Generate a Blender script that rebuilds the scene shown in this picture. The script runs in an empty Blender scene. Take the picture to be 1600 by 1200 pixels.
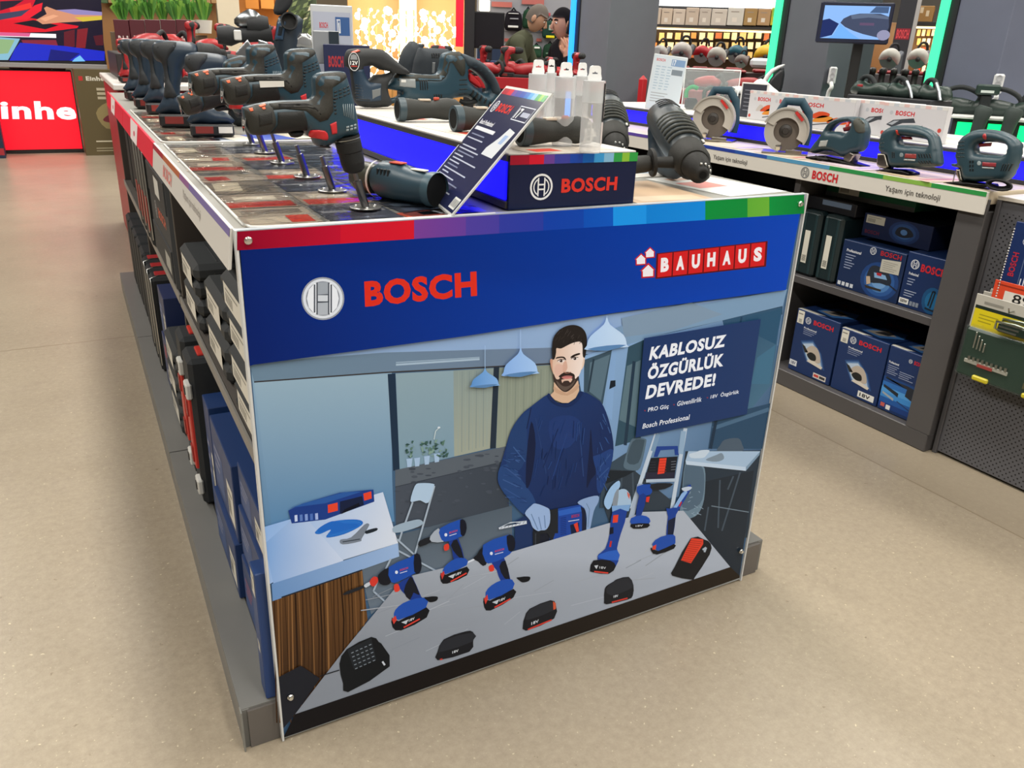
import bpy, math, random
import numpy as np
from mathutils import Matrix, Vector
from mathutils.geometry import tessellate_polygon, delaunay_2d_cdt
random.seed(7)
SC = bpy.context.scene
COL = SC.collection
PI = math.pi

# ------------------------------------------------------------------ camera
FPX = 1267.1
CP = Vector((-0.23338, -1.30766, 1.32586))
_y, _p, _r = 0.513898979, 0.390304946, 0.0393956544
_f = Vector((math.sin(_y)*math.cos(_p), math.cos(_y)*math.cos(_p), -math.sin(_p)))
_r0 = Vector((math.cos(_y), -math.sin(_y), 0)); _u0 = _r0.cross(_f)
RT = math.cos(_r)*_r0+math.sin(_r)*_u0
UP = -math.sin(_r)*_r0+math.cos(_r)*_u0
cam = bpy.data.cameras.new('camera'); camo = bpy.data.objects.new('camera', cam); COL.objects.link(camo)
cam.sensor_fit = 'HORIZONTAL'; cam.sensor_width = 36; cam.lens = FPX/1600*36; cam.clip_end = 200; cam.clip_start = .02
camo.matrix_world = Matrix(((RT.x, UP.x, -_f.x, CP.x), (RT.y, UP.y, -_f.y, CP.y), (RT.z, UP.z, -_f.z, CP.z), (0, 0, 0, 1)))
SC.camera = camo

# ------------------------------------------------------------------ world, lights, exposure
SC.view_settings.view_transform = 'Standard'; SC.view_settings.look = 'None'
SC.view_settings.gamma = 1; SC.view_settings.use_curve_mapping = False
SC.view_settings.exposure = 0.3
W = bpy.data.worlds.new('World'); SC.world = W; W.use_nodes = True
W.node_tree.nodes['Background'].inputs[0].default_value = (1, .97, .93, 1)
W.node_tree.nodes['Background'].inputs[1].default_value = .5
def area(name, loc, sx, sy, power, col=(1, .96, .88)):
    l = bpy.data.lights.new(name, 'AREA'); l.shape = 'RECTANGLE'; l.size = sx; l.size_y = sy; l.energy = power; l.color = col
    o = bpy.data.objects.new(name, l); o.location = loc; COL.objects.link(o); return o
# rows of ceiling strip lamps running along the aisles, about five metres up
for i, x in enumerate((-2.6, 1.0, 4.6, 8.2)):
    for j, y in enumerate((-3.5, 2.0, 7.5)):
        area('ceiling_strip_lamp', (x, y, 5.0), .5, 4.6, 150)

# ------------------------------------------------------------------ pixel helpers (photo pixel -> point on a plane that stands in the shop)
def ray(px, py): return _f+float((px-800)/FPX)*RT-float((py-600)/FPX)*UP
def at(px, py, ax, v):
    d = ray(px, py); i = 'xyz'.index(ax); return CP+d*((v-CP[i])/d[i])
def atd(px, py, dist): return CP+ray(px, py)*float(dist)
def zm(ox, oy, s):
    return lambda pts: [(ox+x/s, oy+y/s) for x, y in pts]

# ------------------------------------------------------------------ colours and materials
def lin(c):
    if isinstance(c, str):
        c = [int(c[i:i+2], 16)/255 for i in (1, 3, 5)]
        return tuple(x/12.92 if x <= .04045 else ((x+.055)/1.055)**2.4 for x in c)
    return tuple(c)
def mul(c, k):
    c = lin(c); return tuple(x*(k[i] if hasattr(k, '__len__') else k) for i, x in enumerate(c))
FIN = {}
def finish(name, rough=.5, metal=0, spec=.5, coat=0, emit=0, alpha=1, trans=0, bump=0, bscale=300, var=0):
    m = bpy.data.materials.new(name); m.use_nodes = True; nt = m.node_tree; b = nt.nodes['Principled BSDF']
    a = nt.nodes.new('ShaderNodeVertexColor'); a.layer_name = 'Col'
    src = a.outputs[0]
    tc = nt.nodes.new('ShaderNodeTexCoord')
    if var:
        n = nt.nodes.new('ShaderNodeTexNoise'); n.inputs['Scale'].default_value = 9; n.inputs['Detail'].default_value = 5
        nt.links.new(tc.outputs['Object'], n.inputs['Vector'])
        r = nt.nodes.new('ShaderNodeMapRange'); r.inputs[3].default_value = 1-var; r.inputs[4].default_value = 1+var
        nt.links.new(n.outputs[0], r.inputs[0])
        mx = nt.nodes.new('ShaderNodeVectorMath'); mx.operation = 'SCALE'
        nt.links.new(src, mx.inputs[0]); nt.links.new(r.outputs[0], mx.inputs['Scale']); src = mx.outputs[0]
    nt.links.new(src, b.inputs['Base Color'])
    b.inputs['Roughness'].default_value = rough; b.inputs['Metallic'].default_value = metal
    b.inputs['Specular IOR Level'].default_value = spec; b.inputs['Coat Weight'].default_value = coat
    b.inputs['Coat Roughness'].default_value = .05
    b.inputs['Alpha'].default_value = alpha; b.inputs['Transmission Weight'].default_value = trans
    if emit:
        nt.links.new(src, b.inputs['Emission Color']); b.inputs['Emission Strength'].default_value = emit
        b.inputs['Base Color'].default_value = (0, 0, 0, 1)
        for l in list(nt.links):
            if l.to_socket == b.inputs['Base Color']: nt.links.remove(l)
    if bump:
        n = nt.nodes.new('ShaderNodeTexNoise'); n.inputs['Scale'].default_value = bscale
        nt.links.new(tc.outputs['Object'], n.inputs['Vector'])
        bp = nt.nodes.new('ShaderNodeBump'); bp.inputs['Strength'].default_value = bump; bp.inputs['Distance'].default_value = .002
        nt.links.new(n.outputs[0], bp.inputs['Height']); nt.links.new(bp.outputs[0], b.inputs['Normal'])
    FIN[name] = m
finish('plastic', .38, bump=.08, bscale=700)
finish('rubber', .62, spec=.35, bump=.25, bscale=500)
finish('matte', .8, spec=.25, var=.04)
finish('card', .45, spec=.45)
finish('print', .22, spec=.4)
finish('poster', .12, spec=.13)
finish('steel', .42, metal=.0, spec=.5, var=.06, bump=.05, bscale=90)
finish('metal', .28, metal=1)
finish('glow', emit=1.0)
finish('glow_led', emit=1.9)
finish('glow_bulb', emit=7.0)
finish('screen', .2, emit=1.0)
finish('leaf', .5, var=.25)
finish('wood', .4, var=.12)
finish('skin', .5, spec=.35)
finish('cloth', .9, spec=.1, bump=.3, bscale=60)
finish('clear', .12, alpha=.10)
finish('frost', .25, alpha=.4)
def film_material():
    m = bpy.data.materials.new('clear_film'); m.use_nodes = True; nt = m.node_tree; N = nt.nodes.new; L = nt.links.new
    nt.nodes.remove(nt.nodes['Principled BSDF']); out = nt.nodes['Material Output']
    tc = N('ShaderNodeTexCoord'); n = N('ShaderNodeTexNoise'); n.inputs['Scale'].default_value = 11; n.inputs['Detail'].default_value = 4; n.inputs['Distortion'].default_value = 1.2; L(tc.outputs['Object'], n.inputs['Vector'])
    bp = N('ShaderNodeBump'); bp.inputs['Strength'].default_value = .55; bp.inputs['Distance'].default_value = .012; L(n.outputs[0], bp.inputs['Height'])
    fr = N('ShaderNodeFresnel'); fr.inputs['IOR'].default_value = 1.5; L(bp.outputs[0], fr.inputs['Normal'])
    g = N('ShaderNodeBsdfGlossy'); g.inputs['Roughness'].default_value = .05; L(bp.outputs[0], g.inputs['Normal'])
    t = N('ShaderNodeBsdfTransparent'); t.inputs[0].default_value = (1, 1, 1, 1)
    x = N('ShaderNodeMixShader'); L(fr.outputs[0], x.inputs[0]); L(t.outputs[0], x.inputs[1]); L(g.outputs[0], x.inputs[2]); L(x.outputs[0], out.inputs[0])
    return m
FIN['film'] = film_material()

# ------------------------------------------------------------------ glyphs
_gl = {}
def glyphs(s, bold=0, shear=0):
    k = (s, bold, shear)
    if k in _gl: return _gl[k]
    c = bpy.data.curves.new('lettering', 'FONT'); c.body = s; c.offset = bold; c.shear = shear; c.resolution_u = 3; c.space_character = 1+bold*2.2; c.fill_mode = 'FRONT'
    o = bpy.data.objects.new('lettering', c); COL.objects.link(o)
    dg = bpy.context.evaluated_depsgraph_get(); dg.update()
    me = bpy.data.meshes.new_from_object(o.evaluated_get(dg))
    V = [(v.co.x, v.co.y) for v in me.vertices]; F = [tuple(p.vertices) for p in me.polygons]
    bpy.data.objects.remove(o); bpy.data.curves.remove(c); bpy.data.meshes.remove(me)
    x0 = min(v[0] for v in V); x1 = max(v[0] for v in V); y0 = min(v[1] for v in V); y1 = max(v[1] for v in V)
    V = [((x-x0)/(x1-x0), (y-y0)/(y1-y0)) for x, y in V]
    _gl[k] = (V, F, (x1-x0)/(y1-y0)); return _gl[k]

def sm(pts, n=4):
    out = []; N = len(pts)
    for i in range(N):
        p0, p1, p2, p3 = [np.array(pts[(i+k) % N], float) for k in (-1, 0, 1, 2)]
        for j in range(n):
            t = j/n
            out.append(tuple(.5*((2*p1)+(p2-p0)*t+(2*p0-5*p1+4*p2-p3)*t*t+(3*p1-p0-3*p2+p3)*t**3)))
    return out
def circ(cx, cy, rx, ry=None, n=24, a0=0, a1=2*PI):
    ry = rx if ry is None else ry
    full = abs(a1-a0-2*PI) < 1e-6
    return [(cx+rx*math.cos(a0+(a1-a0)*i/(n if full else n-1)), cy+ry*math.sin(a0+(a1-a0)*i/(n if full else n-1))) for i in range(n)]

# ------------------------------------------------------------------ mesh builder
def pdist(P, poly):
    P = np.asarray(P, float); A = np.asarray(poly, float); B = np.roll(A, -1, 0)
    d = np.full(len(P), 1e9)
    for a, b in zip(A, B):
        ab = b-a; L = (ab@ab) or 1e-12
        t = np.clip(((P-a)@ab)/L, 0, 1)
        d = np.minimum(d, np.hypot(*(P-(a+t[:, None]*ab)).T))
    return d
def pin(P, poly):
    P = np.asarray(P, float); A = np.asarray(poly, float); B = np.roll(A, -1, 0)
    c = np.zeros(len(P), bool)
    for (x0, y0), (x1, y1) in zip(A, B):
        if y0 == y1: continue
        m = ((y0 > P[:, 1]) != (y1 > P[:, 1]))
        c ^= m & (P[:, 0] < (x1-x0)*(P[:, 1]-y0)/(y1-y0)+x0)
    return c
def resample(poly, s):
    out = []
    for i in range(len(poly)):
        a = np.array(poly[i], float); b = np.array(poly[(i+1) % len(poly)], float)
        n = max(1, int(math.ceil(np.hypot(*(b-a))/s)))
        for j in range(n): out.append(tuple(a+(b-a)*j/n))
    return out
def cdt(polys, s):
    """triangulate polys[0] minus the holes, with inner points about s apart"""
    polys = [resample(p, s) for p in polys]
    A = np.array(polys[0]); lo = A.min(0); hi = A.max(0)
    gx, gy = np.meshgrid(np.arange(lo[0]+s/2, hi[0], s), np.arange(lo[1]+s/2, hi[1], s*.87))
    gx[1::2] += s/2
    G = np.stack([gx.ravel(), gy.ravel()], 1)
    ok = pin(G, polys[0])
    for h in polys[1:]: ok &= ~pin(G, h)
    G = G[ok]
    if len(G):
        d = np.min([pdist(G, p) for p in polys], 0); G = G[d > s*.45]
    V = []; E = []
    for p in polys:
        b = len(V); V += [Vector(q) for q in p]; E += [(b+i, b+(i+1) % len(p)) for i in range(len(p))]
    nb = len(V)
    V += [Vector((float(q[0]), float(q[1]))) for q in G]
    vo, eo, fo, *_ = delaunay_2d_cdt(V, E, [], 0, 1e-7)
    P = np.array([(v.x, v.y) for v in vo]); F = np.array([tuple(f) for f in fo if len(f) == 3])
    C = P[F].mean(1); ok = pin(C, polys[0])
    for h in polys[1:]: ok &= ~pin(C, h)
    F = F[ok]
    ar = np.cross(P[F[:, 1]]-P[F[:, 0]], P[F[:, 2]]-P[F[:, 0]])
    F = F[np.abs(ar) > 1e-12]; ar = ar[np.abs(ar) > 1e-12]
    F[ar < 0] = F[ar < 0][:, ::-1]
    return P, F

class MB:
    def __init__(s, X=None): s.v = []; s.f = []; s.c = []; s.m = []; s.s = []; s.X = X or Matrix(); s.lay = 0
    def add(s, V, F, col, fin='plastic', smooth=False, vc=None):
        b = len(s.v); X = s.X
        s.v += [X @ Vector(p) for p in V]
        cl = None if vc else lin(col)
        for f in F:
            s.f.append([b+i for i in f]); s.m.append(fin); s.s.append(smooth)
            s.c.append([lin(vc[i]) for i in f] if vc else [cl]*len(f))
    def box(s, c, d, col, fin='plastic', bev=0, R=None):
        x, y, z = d[0]/2, d[1]/2, d[2]/2; c = Vector(c)
        def put(P): return c+(R @ Vector(P) if R else Vector(P))
        if not bev:
            V = [(a*x, b*y, e*z) for a in (-1, 1) for b in (-1, 1) for e in (-1, 1)]
            F = [(0, 1, 3, 2), (4, 6, 7, 5), (0, 4, 5, 1), (2, 3, 7, 6), (0, 2, 6, 4), (1, 5, 7, 3)]
            s.add([put(p) for p in V], F, col, fin); return
        B = min(bev, x*.9, y*.9, z*.9); V = []; ix = {}
        for a in (-1, 1):
            for b in (-1, 1):
                for e in (-1, 1):
                    for k in range(3):
                        p = [a*(x-B), b*(y-B), e*(z-B)]; p[k] = (a*x, b*y, e*z)[k]
                        ix[a, b, e, k] = len(V); V.append(p)
        F = []
        for k in range(3):
            o = [q for q in range(3) if q != k]
            for sg in (-1, 1):
                q = []
                for u, w in ((-1, -1), (1, -1), (1, 1), (-1, 1)):
                    t = [0, 0, 0]; t[k] = sg; t[o[0]] = u; t[o[1]] = w; q.append(ix[t[0], t[1], t[2], k])
                F.append(q)
            for u in (-1, 1):
                for w in (-1, 1):
                    t0 = [0, 0, 0]; t0[o[0]] = u; t0[o[1]] = w; t1 = list(t0); t0[k] = -1; t1[k] = 1
                    F.append([ix[(*t0, o[0])], ix[(*t1, o[0])], ix[(*t1, o[1])], ix[(*t0, o[1])]])
        for a in (-1, 1):
            for b in (-1, 1):
                for e in (-1, 1): F.append([ix[a, b, e, k] for k in range(3)])
        for f in F:
            p = [Vector(V[i]) for i in f]; n = (p[1]-p[0]).cross(p[2]-p[0])
            if n.dot(sum(p, Vector())) < 0: f.reverse()
        s.add([put(p) for p in V], F, col, fin)
    def quad(s, P, col, fin='print', vc=None): s.add(P, [tuple(range(len(P)))], col, fin, vc=vc)
    def tube(s, pts, r, col, fin='plastic', n=10, cap=True, flat=1.0, sp=0):
        pts = [Vector(p) for p in pts]; N = len(pts)
        if N > 3 and N < 14 and (sp or (not isinstance(r, (list, tuple)) and n > 6)):
            R0 = r if isinstance(r, (list, tuple)) else [r]*N; Q = []; S_ = []
            for i in range(N-1):
                p0, p1, p2, p3 = pts[max(i-1, 0)], pts[i], pts[i+1], pts[min(i+2, N-1)]
                for j in range(4):
                    t = j/4; Q.append(.5*((2*p1)+(p2-p0)*t+(2*p0-5*p1+4*p2-p3)*t*t+(3*p1-p0-3*p2+p3)*t**3)); S_.append(R0[i]*(1-t)+R0[i+1]*t)
            pts = Q+[pts[-1]]; r = S_+[R0[-1]]; N = len(pts)
        rr = r if isinstance(r, (list, tuple)) else [r]*N
        t0 = (pts[1]-pts[0]).normalized(); a = Vector((0, 0, 1)) if abs(t0.z) < .9 else Vector((1, 0, 0))
        u = t0.cross(a).normalized(); V = []
        for i in range(N):
            t = (pts[min(i+1, N-1)]-pts[max(i-1, 0)]).normalized()
            u = (u-t*u.dot(t)).normalized(); w = t.cross(u)
            for k in range(n):
                g = 2*PI*k/n; V.append(pts[i]+(u*math.cos(g)+w*math.sin(g)*flat)*rr[i])
        F = [(i*n+k, i*n+(k+1) % n, (i+1)*n+(k+1) % n, (i+1)*n+k) for i in range(N-1) for k in range(n)]
        s.add(V, F, col, fin, True)
        if cap: s.add(V[:n], [tuple(range(n))[::-1]], col, fin); s.add(V[-n:], [tuple(range(n))], col, fin)
    def lathe(s, prof, o, d, col, fin='plastic', n=20):
        d = Vector(d).normalized(); o = Vector(o); a = Vector((0, 0, 1)) if abs(d.z) < .9 else Vector((1, 0, 0))
        u = d.cross(a).normalized(); w = d.cross(u); V = []
        for r, h in prof:
            for k in range(n):
                g = 2*PI*k/n; V.append(o+d*h+(u*math.cos(g)+w*math.sin(g))*max(r, 1e-5))
        N = len(prof)
        F = [(i*n+k, i*n+(k+1) % n, (i+1)*n+(k+1) % n, (i+1)*n+k) for i in range(N-1) for k in range(n)]
        # flat shaded along sharp steps: use separate rings, smooth around
        for i in range(N-1):
            s.add(V[i*n:(i+2)*n], [(k, (k+1) % n, n+(k+1) % n, n+k) for k in range(n)], col, fin, True)
        if prof[0][0] > 1e-4: s.add(V[:n], [tuple(range(n))[::-1]], col, fin)
        if prof[-1][0] > 1e-4: s.add(V[-n:], [tuple(range(n))], col, fin)
    def ball(s, c, r, col, fin='plastic', n=12):
        r = r if isinstance(r, (tuple, list)) else (r, r, r); m = n//2
        V = [(c[0]+r[0]*math.sin(PI*i/m)*math.cos(2*PI*k/n), c[1]+r[1]*math.sin(PI*i/m)*math.sin(2*PI*k/n), c[2]+r[2]*math.cos(PI*i/m)) for i in range(m+1) for k in range(n)]
        F = [(i*n+k, (i+1)*n+k, (i+1)*n+(k+1) % n, i*n+(k+1) % n) for i in range(m) for k in range(n)]
        s.add(V, F, col, fin, True)
    def flat(s, pts, fn, col, fin='print', off=0, vcol=None):
        """one filled outline on a surface: fn(x, y, off) -> point"""
        P = [Vector((x, y, 0)) for x, y in pts]
        T = tessellate_polygon([P])
        T = [(a, b, c) if (P[b]-P[a]).cross(P[c]-P[a]).z > 0 else (a, c, b) for a, b, c in T]
        s.add([fn(x, y, off) for x, y in pts], T, col, fin, vc=[vcol(x, y) for x, y in pts] if vcol else None)
    def ring(s, pts_o, pts_i, fn, col, fin='print', off=0):
        n = len(pts_o)
        s.add([fn(x, y, off) for x, y in pts_o+pts_i], [(i, (i+1) % n, n+(i+1) % n, n+i) for i in range(n)], col, fin)
    def line(s, pts, w, fn, col, fin='print', off=0):
        for (x0, y0), (x1, y1) in zip(pts, pts[1:]):
            L = math.hypot(x1-x0, y1-y0) or 1; nx, ny = -(y1-y0)/L*w/2, (x1-x0)/L*w/2
            s.flat([(x0+nx, y0+ny), (x0-nx, y0-ny), (x1-nx, y1-ny), (x1+nx, y1+ny)], fn, col, fin, off)
    def text(s, t, quad, fn, col, fin='print', off=0, bold=0, shear=0):
        """quad: lower left, lower right, upper right, upper left (surface coordinates)"""
        V, F, _ = glyphs(t, bold, shear); (a, b, c, d) = [np.array(q, float) for q in quad]
        P = []
        for u, w in V:
            q = (a*(1-u)+b*u)*(1-w)+(d*(1-u)+c*u)*w; P.append(fn(q[0], q[1], off))
        s.add(P, F, col, fin)
    def puff(s, poly, T, fn, col, fin='plastic', holes=(), r=None, edge=.25, step=None):
        """rounded body from its side outline: fn(u, v, w) -> point, half thickness T"""
        A = np.array(poly); size = (A.max(0)-A.min(0)).max(); step = step or size/26
        r = r or T*1.1
        Tf = T if callable(T) else (lambda P: np.full(len(P), T))
        polys = [poly]+list(holes)
        if callable(T): r = r if isinstance(r, float) else .02
        def h(P):
            P = np.asarray(P, float); d = np.min([pdist(P, q) for q in polys], 0)
            k = np.clip(d/r, 0, 1); t = Tf(P)
            return t*(edge+(1-edge)*np.sqrt(1-(1-k)**2))
        P, F = cdt(polys, step); H = h(P); n = len(P)
        V = [fn(p[0], p[1], q) for p, q in zip(P, H)]+[fn(p[0], p[1], -q) for p, q in zip(P, H)]
        s.add(V, [tuple(f) for f in F]+[tuple(n+f[::-1]) for f in F]+s._rim(F, n), col, fin, True)
        return h
    @staticmethod
    def _rim(F, n):
        E = {}
        for f in F:
            for i in range(3): E[(f[i], f[(i+1) % 3])] = 1
        return [(b, a, n+a, n+b) for a, b in E if (b, a) not in E]
    def patch(s, poly, h, fn, col, fin='plastic', e=.0012, sides=(-1,), step=None):
        """a raised field on a puffed body"""
        A = np.array(poly); size = (A.max(0)-A.min(0)).max(); step = step or size/12
        P, F = cdt([poly], step); H = h(P); d = pdist(P, poly); n = len(P)
        for sd in sides:
            V = [fn(p[0], p[1], sd*(q+(e if k > 1e-7 else e*.6))) for p, q, k in zip(P, H, d)]+[fn(p[0], p[1], sd*(q-e)) for p, q in zip(P, H)]
            FF = [tuple(f) for f in F]+s._rim(F, n)
            s.add(V, FF if sd > 0 else [g[::-1] for g in FF], col, fin, True)
    def build(s, name, parent=None, loc=None, rot=None):
        me = bpy.data.meshes.new(name); me.from_pydata(s.v, [], s.f)
        fins = sorted(set(s.m)); ix = {k: i for i, k in enumerate(fins)}
        for k in fins: me.materials.append(FIN[k])
        me.polygons.foreach_set('material_index', [ix[k] for k in s.m])
        me.polygons.foreach_set('use_smooth', s.s)
        ca = me.color_attributes.new('Col', 'FLOAT_COLOR', 'CORNER')
        ca.data.foreach_set('color', [x for f in s.c for c in f for x in (c[0], c[1], c[2], 1)])
        me.update()
        o = bpy.data.objects.new(name, me); COL.objects.link(o)
        if parent: o.parent = parent
        if loc is not None: o.location = loc
        if rot is not None: o.rotation_euler = (0, 0, rot) if not hasattr(rot, '__len__') else rot
        return o

def tag(o, label, cat, group=None, kind=None):
    o['label'] = label; o['category'] = cat
    if group: o['group'] = group
    if kind: o['kind'] = kind
    return o
def thing(name, label, cat, loc=(0, 0, 0), rot=0, group=None):
    o = bpy.data.objects.new(name, None); o.empty_display_size = .05; COL.objects.link(o); o.location = loc
    o.rotation_euler = (0, 0, rot) if not hasattr(rot, '__len__') else rot
    return tag(o, label, cat, group)
def kids(o): return [c for c in COL.objects if c.parent == o]
def dup(root, loc, rot=None, label=None, group=None, scale=None):
    r = root.copy(); COL.objects.link(r); r.location = loc
    if rot is not None: r.rotation_euler = (0, 0, rot) if not hasattr(rot, '__len__') else rot
    if label: r['label'] = label
    if group: r['group'] = group
    if scale: r.scale = (scale,)*3
    for ch in list(root.children):
        c = ch.copy(); COL.objects.link(c); c.parent = r
        for g in list(ch.children):
            d = g.copy(); COL.objects.link(d); d.parent = c
    return r
def struct(o): o['kind'] = 'structure'; return o
def FR(o, u, v, w):
    """frame: origin and three axes -> fn(u, v, w)"""
    o = Vector(o); u = Vector(u); v = Vector(v); w = Vector(w)
    return lambda a, b, c=0: o+u*a+v*b+w*c
# ------------------------------------------------------------------ floor
def floor_material():
    m = bpy.data.materials.new('polished_concrete'); m.use_nodes = True; nt = m.node_tree; b = nt.nodes['Principled BSDF']
    N = nt.nodes.new; L = nt.links.new
    tc = N('ShaderNodeTexCoord')
    def noise(sc, det, rough=.6):
        n = N('ShaderNodeTexNoise'); n.inputs['Scale'].default_value = sc; n.inputs['Detail'].default_value = det; n.inputs['Roughness'].default_value = rough
        L(tc.outputs['Object'], n.inputs['Vector']); return n.outputs[0]
    def ramp(src, st):
        r = N('ShaderNodeValToRGB'); e = r.color_ramp.elements
        e[0].position, e[0].color = st[0][0], (*lin(st[0][1]), 1); e[1].position, e[1].color = st[1][0], (*lin(st[1][1]), 1)
        for p, c in st[2:]:
            q = e.new(p); q.color = (*lin(c), 1)
        L(src, r.inputs[0]); return r.outputs[0]
    def mix(f, a, c, mode='MIX'):
        x = N('ShaderNodeMix'); x.data_type = 'RGBA'; x.blend_type = mode
        if hasattr(f, 'name'): L(f, x.inputs[0])
        else: x.inputs[0].default_value = f
        L(a, x.inputs[6])
        if hasattr(c, 'name'): L(c, x.inputs[7])
        else: x.inputs[7].default_value = (*lin(c), 1)
        return x.outputs[2]
    base = ramp(noise(1.1, 6), [(.3, '#8f8372'), (.7, '#a49884')])
    fine = ramp(noise(48, 9, .82), [(.3, '#786d61'), (.68, '#b2a692')])
    c = mix(.42, base, fine)
    sp = ramp(noise(90, 3), [(.66, '#000000'), (.72, '#ffffff')])
    c = mix(sp, c, '#cbbfa4')
    st = ramp(noise(3.2, 5, .7), [(.3, '#ffffff'), (.42, '#000000')])
    stm = N('ShaderNodeMath'); stm.operation = 'MULTIPLY'; L(st, stm.inputs[0]); stm.inputs[1].default_value = .35
    c = mix(stm.outputs[0], c, '#85796a')
    dk = ramp(noise(42, 4), [(.27, '#ffffff'), (.32, '#000000')])
    c = mix(dk, c, '#7d705e')
    # saw cut joints
    s = N('ShaderNodeSeparateXYZ'); L(tc.outputs['Object'], s.inputs[0])
    def joint(out, pos, w):
        a = N('ShaderNodeMath'); a.operation = 'SUBTRACT'; L(out, a.inputs[0]); a.inputs[1].default_value = pos
        q = N('ShaderNodeMath'); q.operation = 'ABSOLUTE'; L(a.outputs[0], q.inputs[0])
        t = N('ShaderNodeMath'); t.operation = 'LESS_THAN'; L(q.outputs[0], t.inputs[0]); t.inputs[1].default_value = w
        return t.outputs[0]
    for o, p in ((s.outputs[0], 2.2), (s.outputs[1], 2.75), (s.outputs[1], 6.75), (s.outputs[0], -1.8)):
        c = mix(joint(o, p, .0035), c, '#7d6f5c')
    # the strip between the joint and the right hand gondola is toned greyer
    g = N('ShaderNodeMath'); g.operation = 'GREATER_THAN'; L(s.outputs[0], g.inputs[0]); g.inputs[1].default_value = 2.2
    g2 = N('ShaderNodeMath'); g2.operation = 'MULTIPLY'; L(g.outputs[0], g2.inputs[0]); g2.inputs[1].default_value = .5
    c = mix(g2.outputs[0], c, '#8f8371')
    L(c, b.inputs['Base Color'])
    rr = N('ShaderNodeMapRange'); L(noise(5, 6), rr.inputs[0]); rr.inputs[3].default_value = .22; rr.inputs[4].default_value = .42
    L(rr.outputs[0], b.inputs['Roughness']); b.inputs['Specular IOR Level'].default_value = .5
    bp = N('ShaderNodeBump'); bp.inputs['Strength'].default_value = .12; bp.inputs['Distance'].default_value = .003
    L(noise(120, 4), bp.inputs['Height']); L(bp.outputs[0], b.inputs['Normal'])
    return m
FIN['floor'] = floor_material()
f = MB(); f.quad([(-8, -6, 0), (16, -6, 0), (16, 26, 0), (-8, 26, 0)], '#ffffff', 'floor')
struct(f.build('floor'))

# ------------------------------------------------------------------ the front gondola
PK = (.95, 1.02, 1.17)
gon = thing('display_gondola', 'grey island gondola with the large printed end panel facing the aisle', 'gondola', (0, 0, 0), 0, None)
PZ = .005
def PF(x, y, off=0):
    p = at(x, y, 'y', -.0002-off); return (p.x, p.y, p.z)
b = MB(); b.box((.6235, .008, .5275), (1.247, .0155, 1.045), '#aeb4ba', 'steel')
panel = b.build('end_panel', gon)

# ---- the printed picture on the end panel, layer over layer
P = MB()
_L = [0]
def lay(pts, col, smooth=0, vcol=None, fin='poster'):
    _L[0] += 1
    P.flat(sm(pts, smooth) if smooth else pts, PF, mul(col, PK) if col else '#000000', fin, _L[0]*.000008, (lambda x, y: mul(vcol(x, y), PK)) if vcol else None)
def ln(pts, w, col):
    _L[0] += 1; P.line(pts, w, PF, mul(col, PK), 'poster', _L[0]*.000008)
def tx(t, quad, col, bold=0, shear=0):
    _L[0] += 1; P.text(t, quad, PF, mul(col, PK), 'poster', _L[0]*.000008, bold, shear)
def grad(p0, c0, p1, c1):
    c0 = lin(c0); c1 = lin(c1); dx, dy = p1[0]-p0[0], p1[1]-p0[1]; q = dx*dx+dy*dy
    def g(x, y):
        t = min(1, max(0, ((x-p0[0])*dx+(y-p0[1])*dy)/q)); return tuple(a+(b_-a)*t for a, b_ in zip(c0, c1))
    return g
Z1 = zm(820, 490, 7.057); Z2 = zm(760, 600, 4.286); Z3 = zm(530, 800, 5.161); Z4 = zm(900, 740, 5.457)
Z5 = zm(960, 480, 5.333); Z6 = zm(960, 660, 6.667); Z7 = zm(600, 500, 4.286); Z8 = zm(440, 740, 5.714)
ZA = zm(400, 700, 2.608); ZB = zm(760, 480, 2.308); ZC = zm(360, 300, 1.739)
full = [(370, 362), (1257, 304), (1155.5, 903), (442.5, 1153)]
lay(full, '#44627f')
# back wall, ceiling
lay([(392, 571), (612, 540), (613, 800), (415, 830)], None, vcol=grad((500, 600), '#94b0c2', (500, 790), '#5a84a8'))
lay([(396, 569), (958, 490), (1228, 455), (1215, 540), (960, 560), (865, 545), (397, 562)], '#93afd2')
lay(Z7([(-900, 290), (0, 218), (1130, 185), (1130, 295), (0, 350), (-870, 420)]), None, vcol=grad((430, 590), '#6e8799', (860, 555), '#71839a'))
ln(Z7([(80, 300), (640, 262)]), 3, '#a8bdcc'); ln(Z7([(80, 285), (640, 250)]), 1.5, '#9fb4c4')
ln(Z7([(-870, 415), (0, 352), (1130, 292)]), 2.2, '#3d3a3a')
# glass panes with blinds
lay(Z7([(-870, 420), (30, 362), (60, 1200), (70, 1350), (-750, 1400)]), None, vcol=grad((500, 600), '#98b2c0', (480, 800), '#5886ae'))
lay(Z7([(78, 358), (465, 338), (470, 915), (105, 1000)]), None, vcol=grad((640, 590), '#8fa6ae', (660, 720), '#7f9cac'))
lay(Z7([(465, 338), (735, 322), (712, 860), (470, 915)]), None, vcol=grad((740, 590), '#8e9c96', (740, 700), '#a2a795'))
lay(Z7([(772, 320), (1180, 298), (1180, 820), (750, 858)]), None, vcol=grad((790, 580), '#8b9484', (850, 690), '#9aa08c'))
for k in range(9):
    x = 500+k*24; ln(Z7([(x, 345-k), (x-4, 890-k*6)]), 1.0, ['#98a49b', '#83918d'][k % 2])
for k in range(12):
    x = 800+k*28; ln(Z7([(x, 330), (x-10, 840)]), 1.1, ['#98a08e', '#7f897d'][k % 2])
lay(Z7([(25, 362), (75, 358), (105, 1000), (62, 1010)]), '#203347')
lay(Z7([(735, 315), (772, 313), (748, 858), (710, 862)]), '#26323f')
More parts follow.
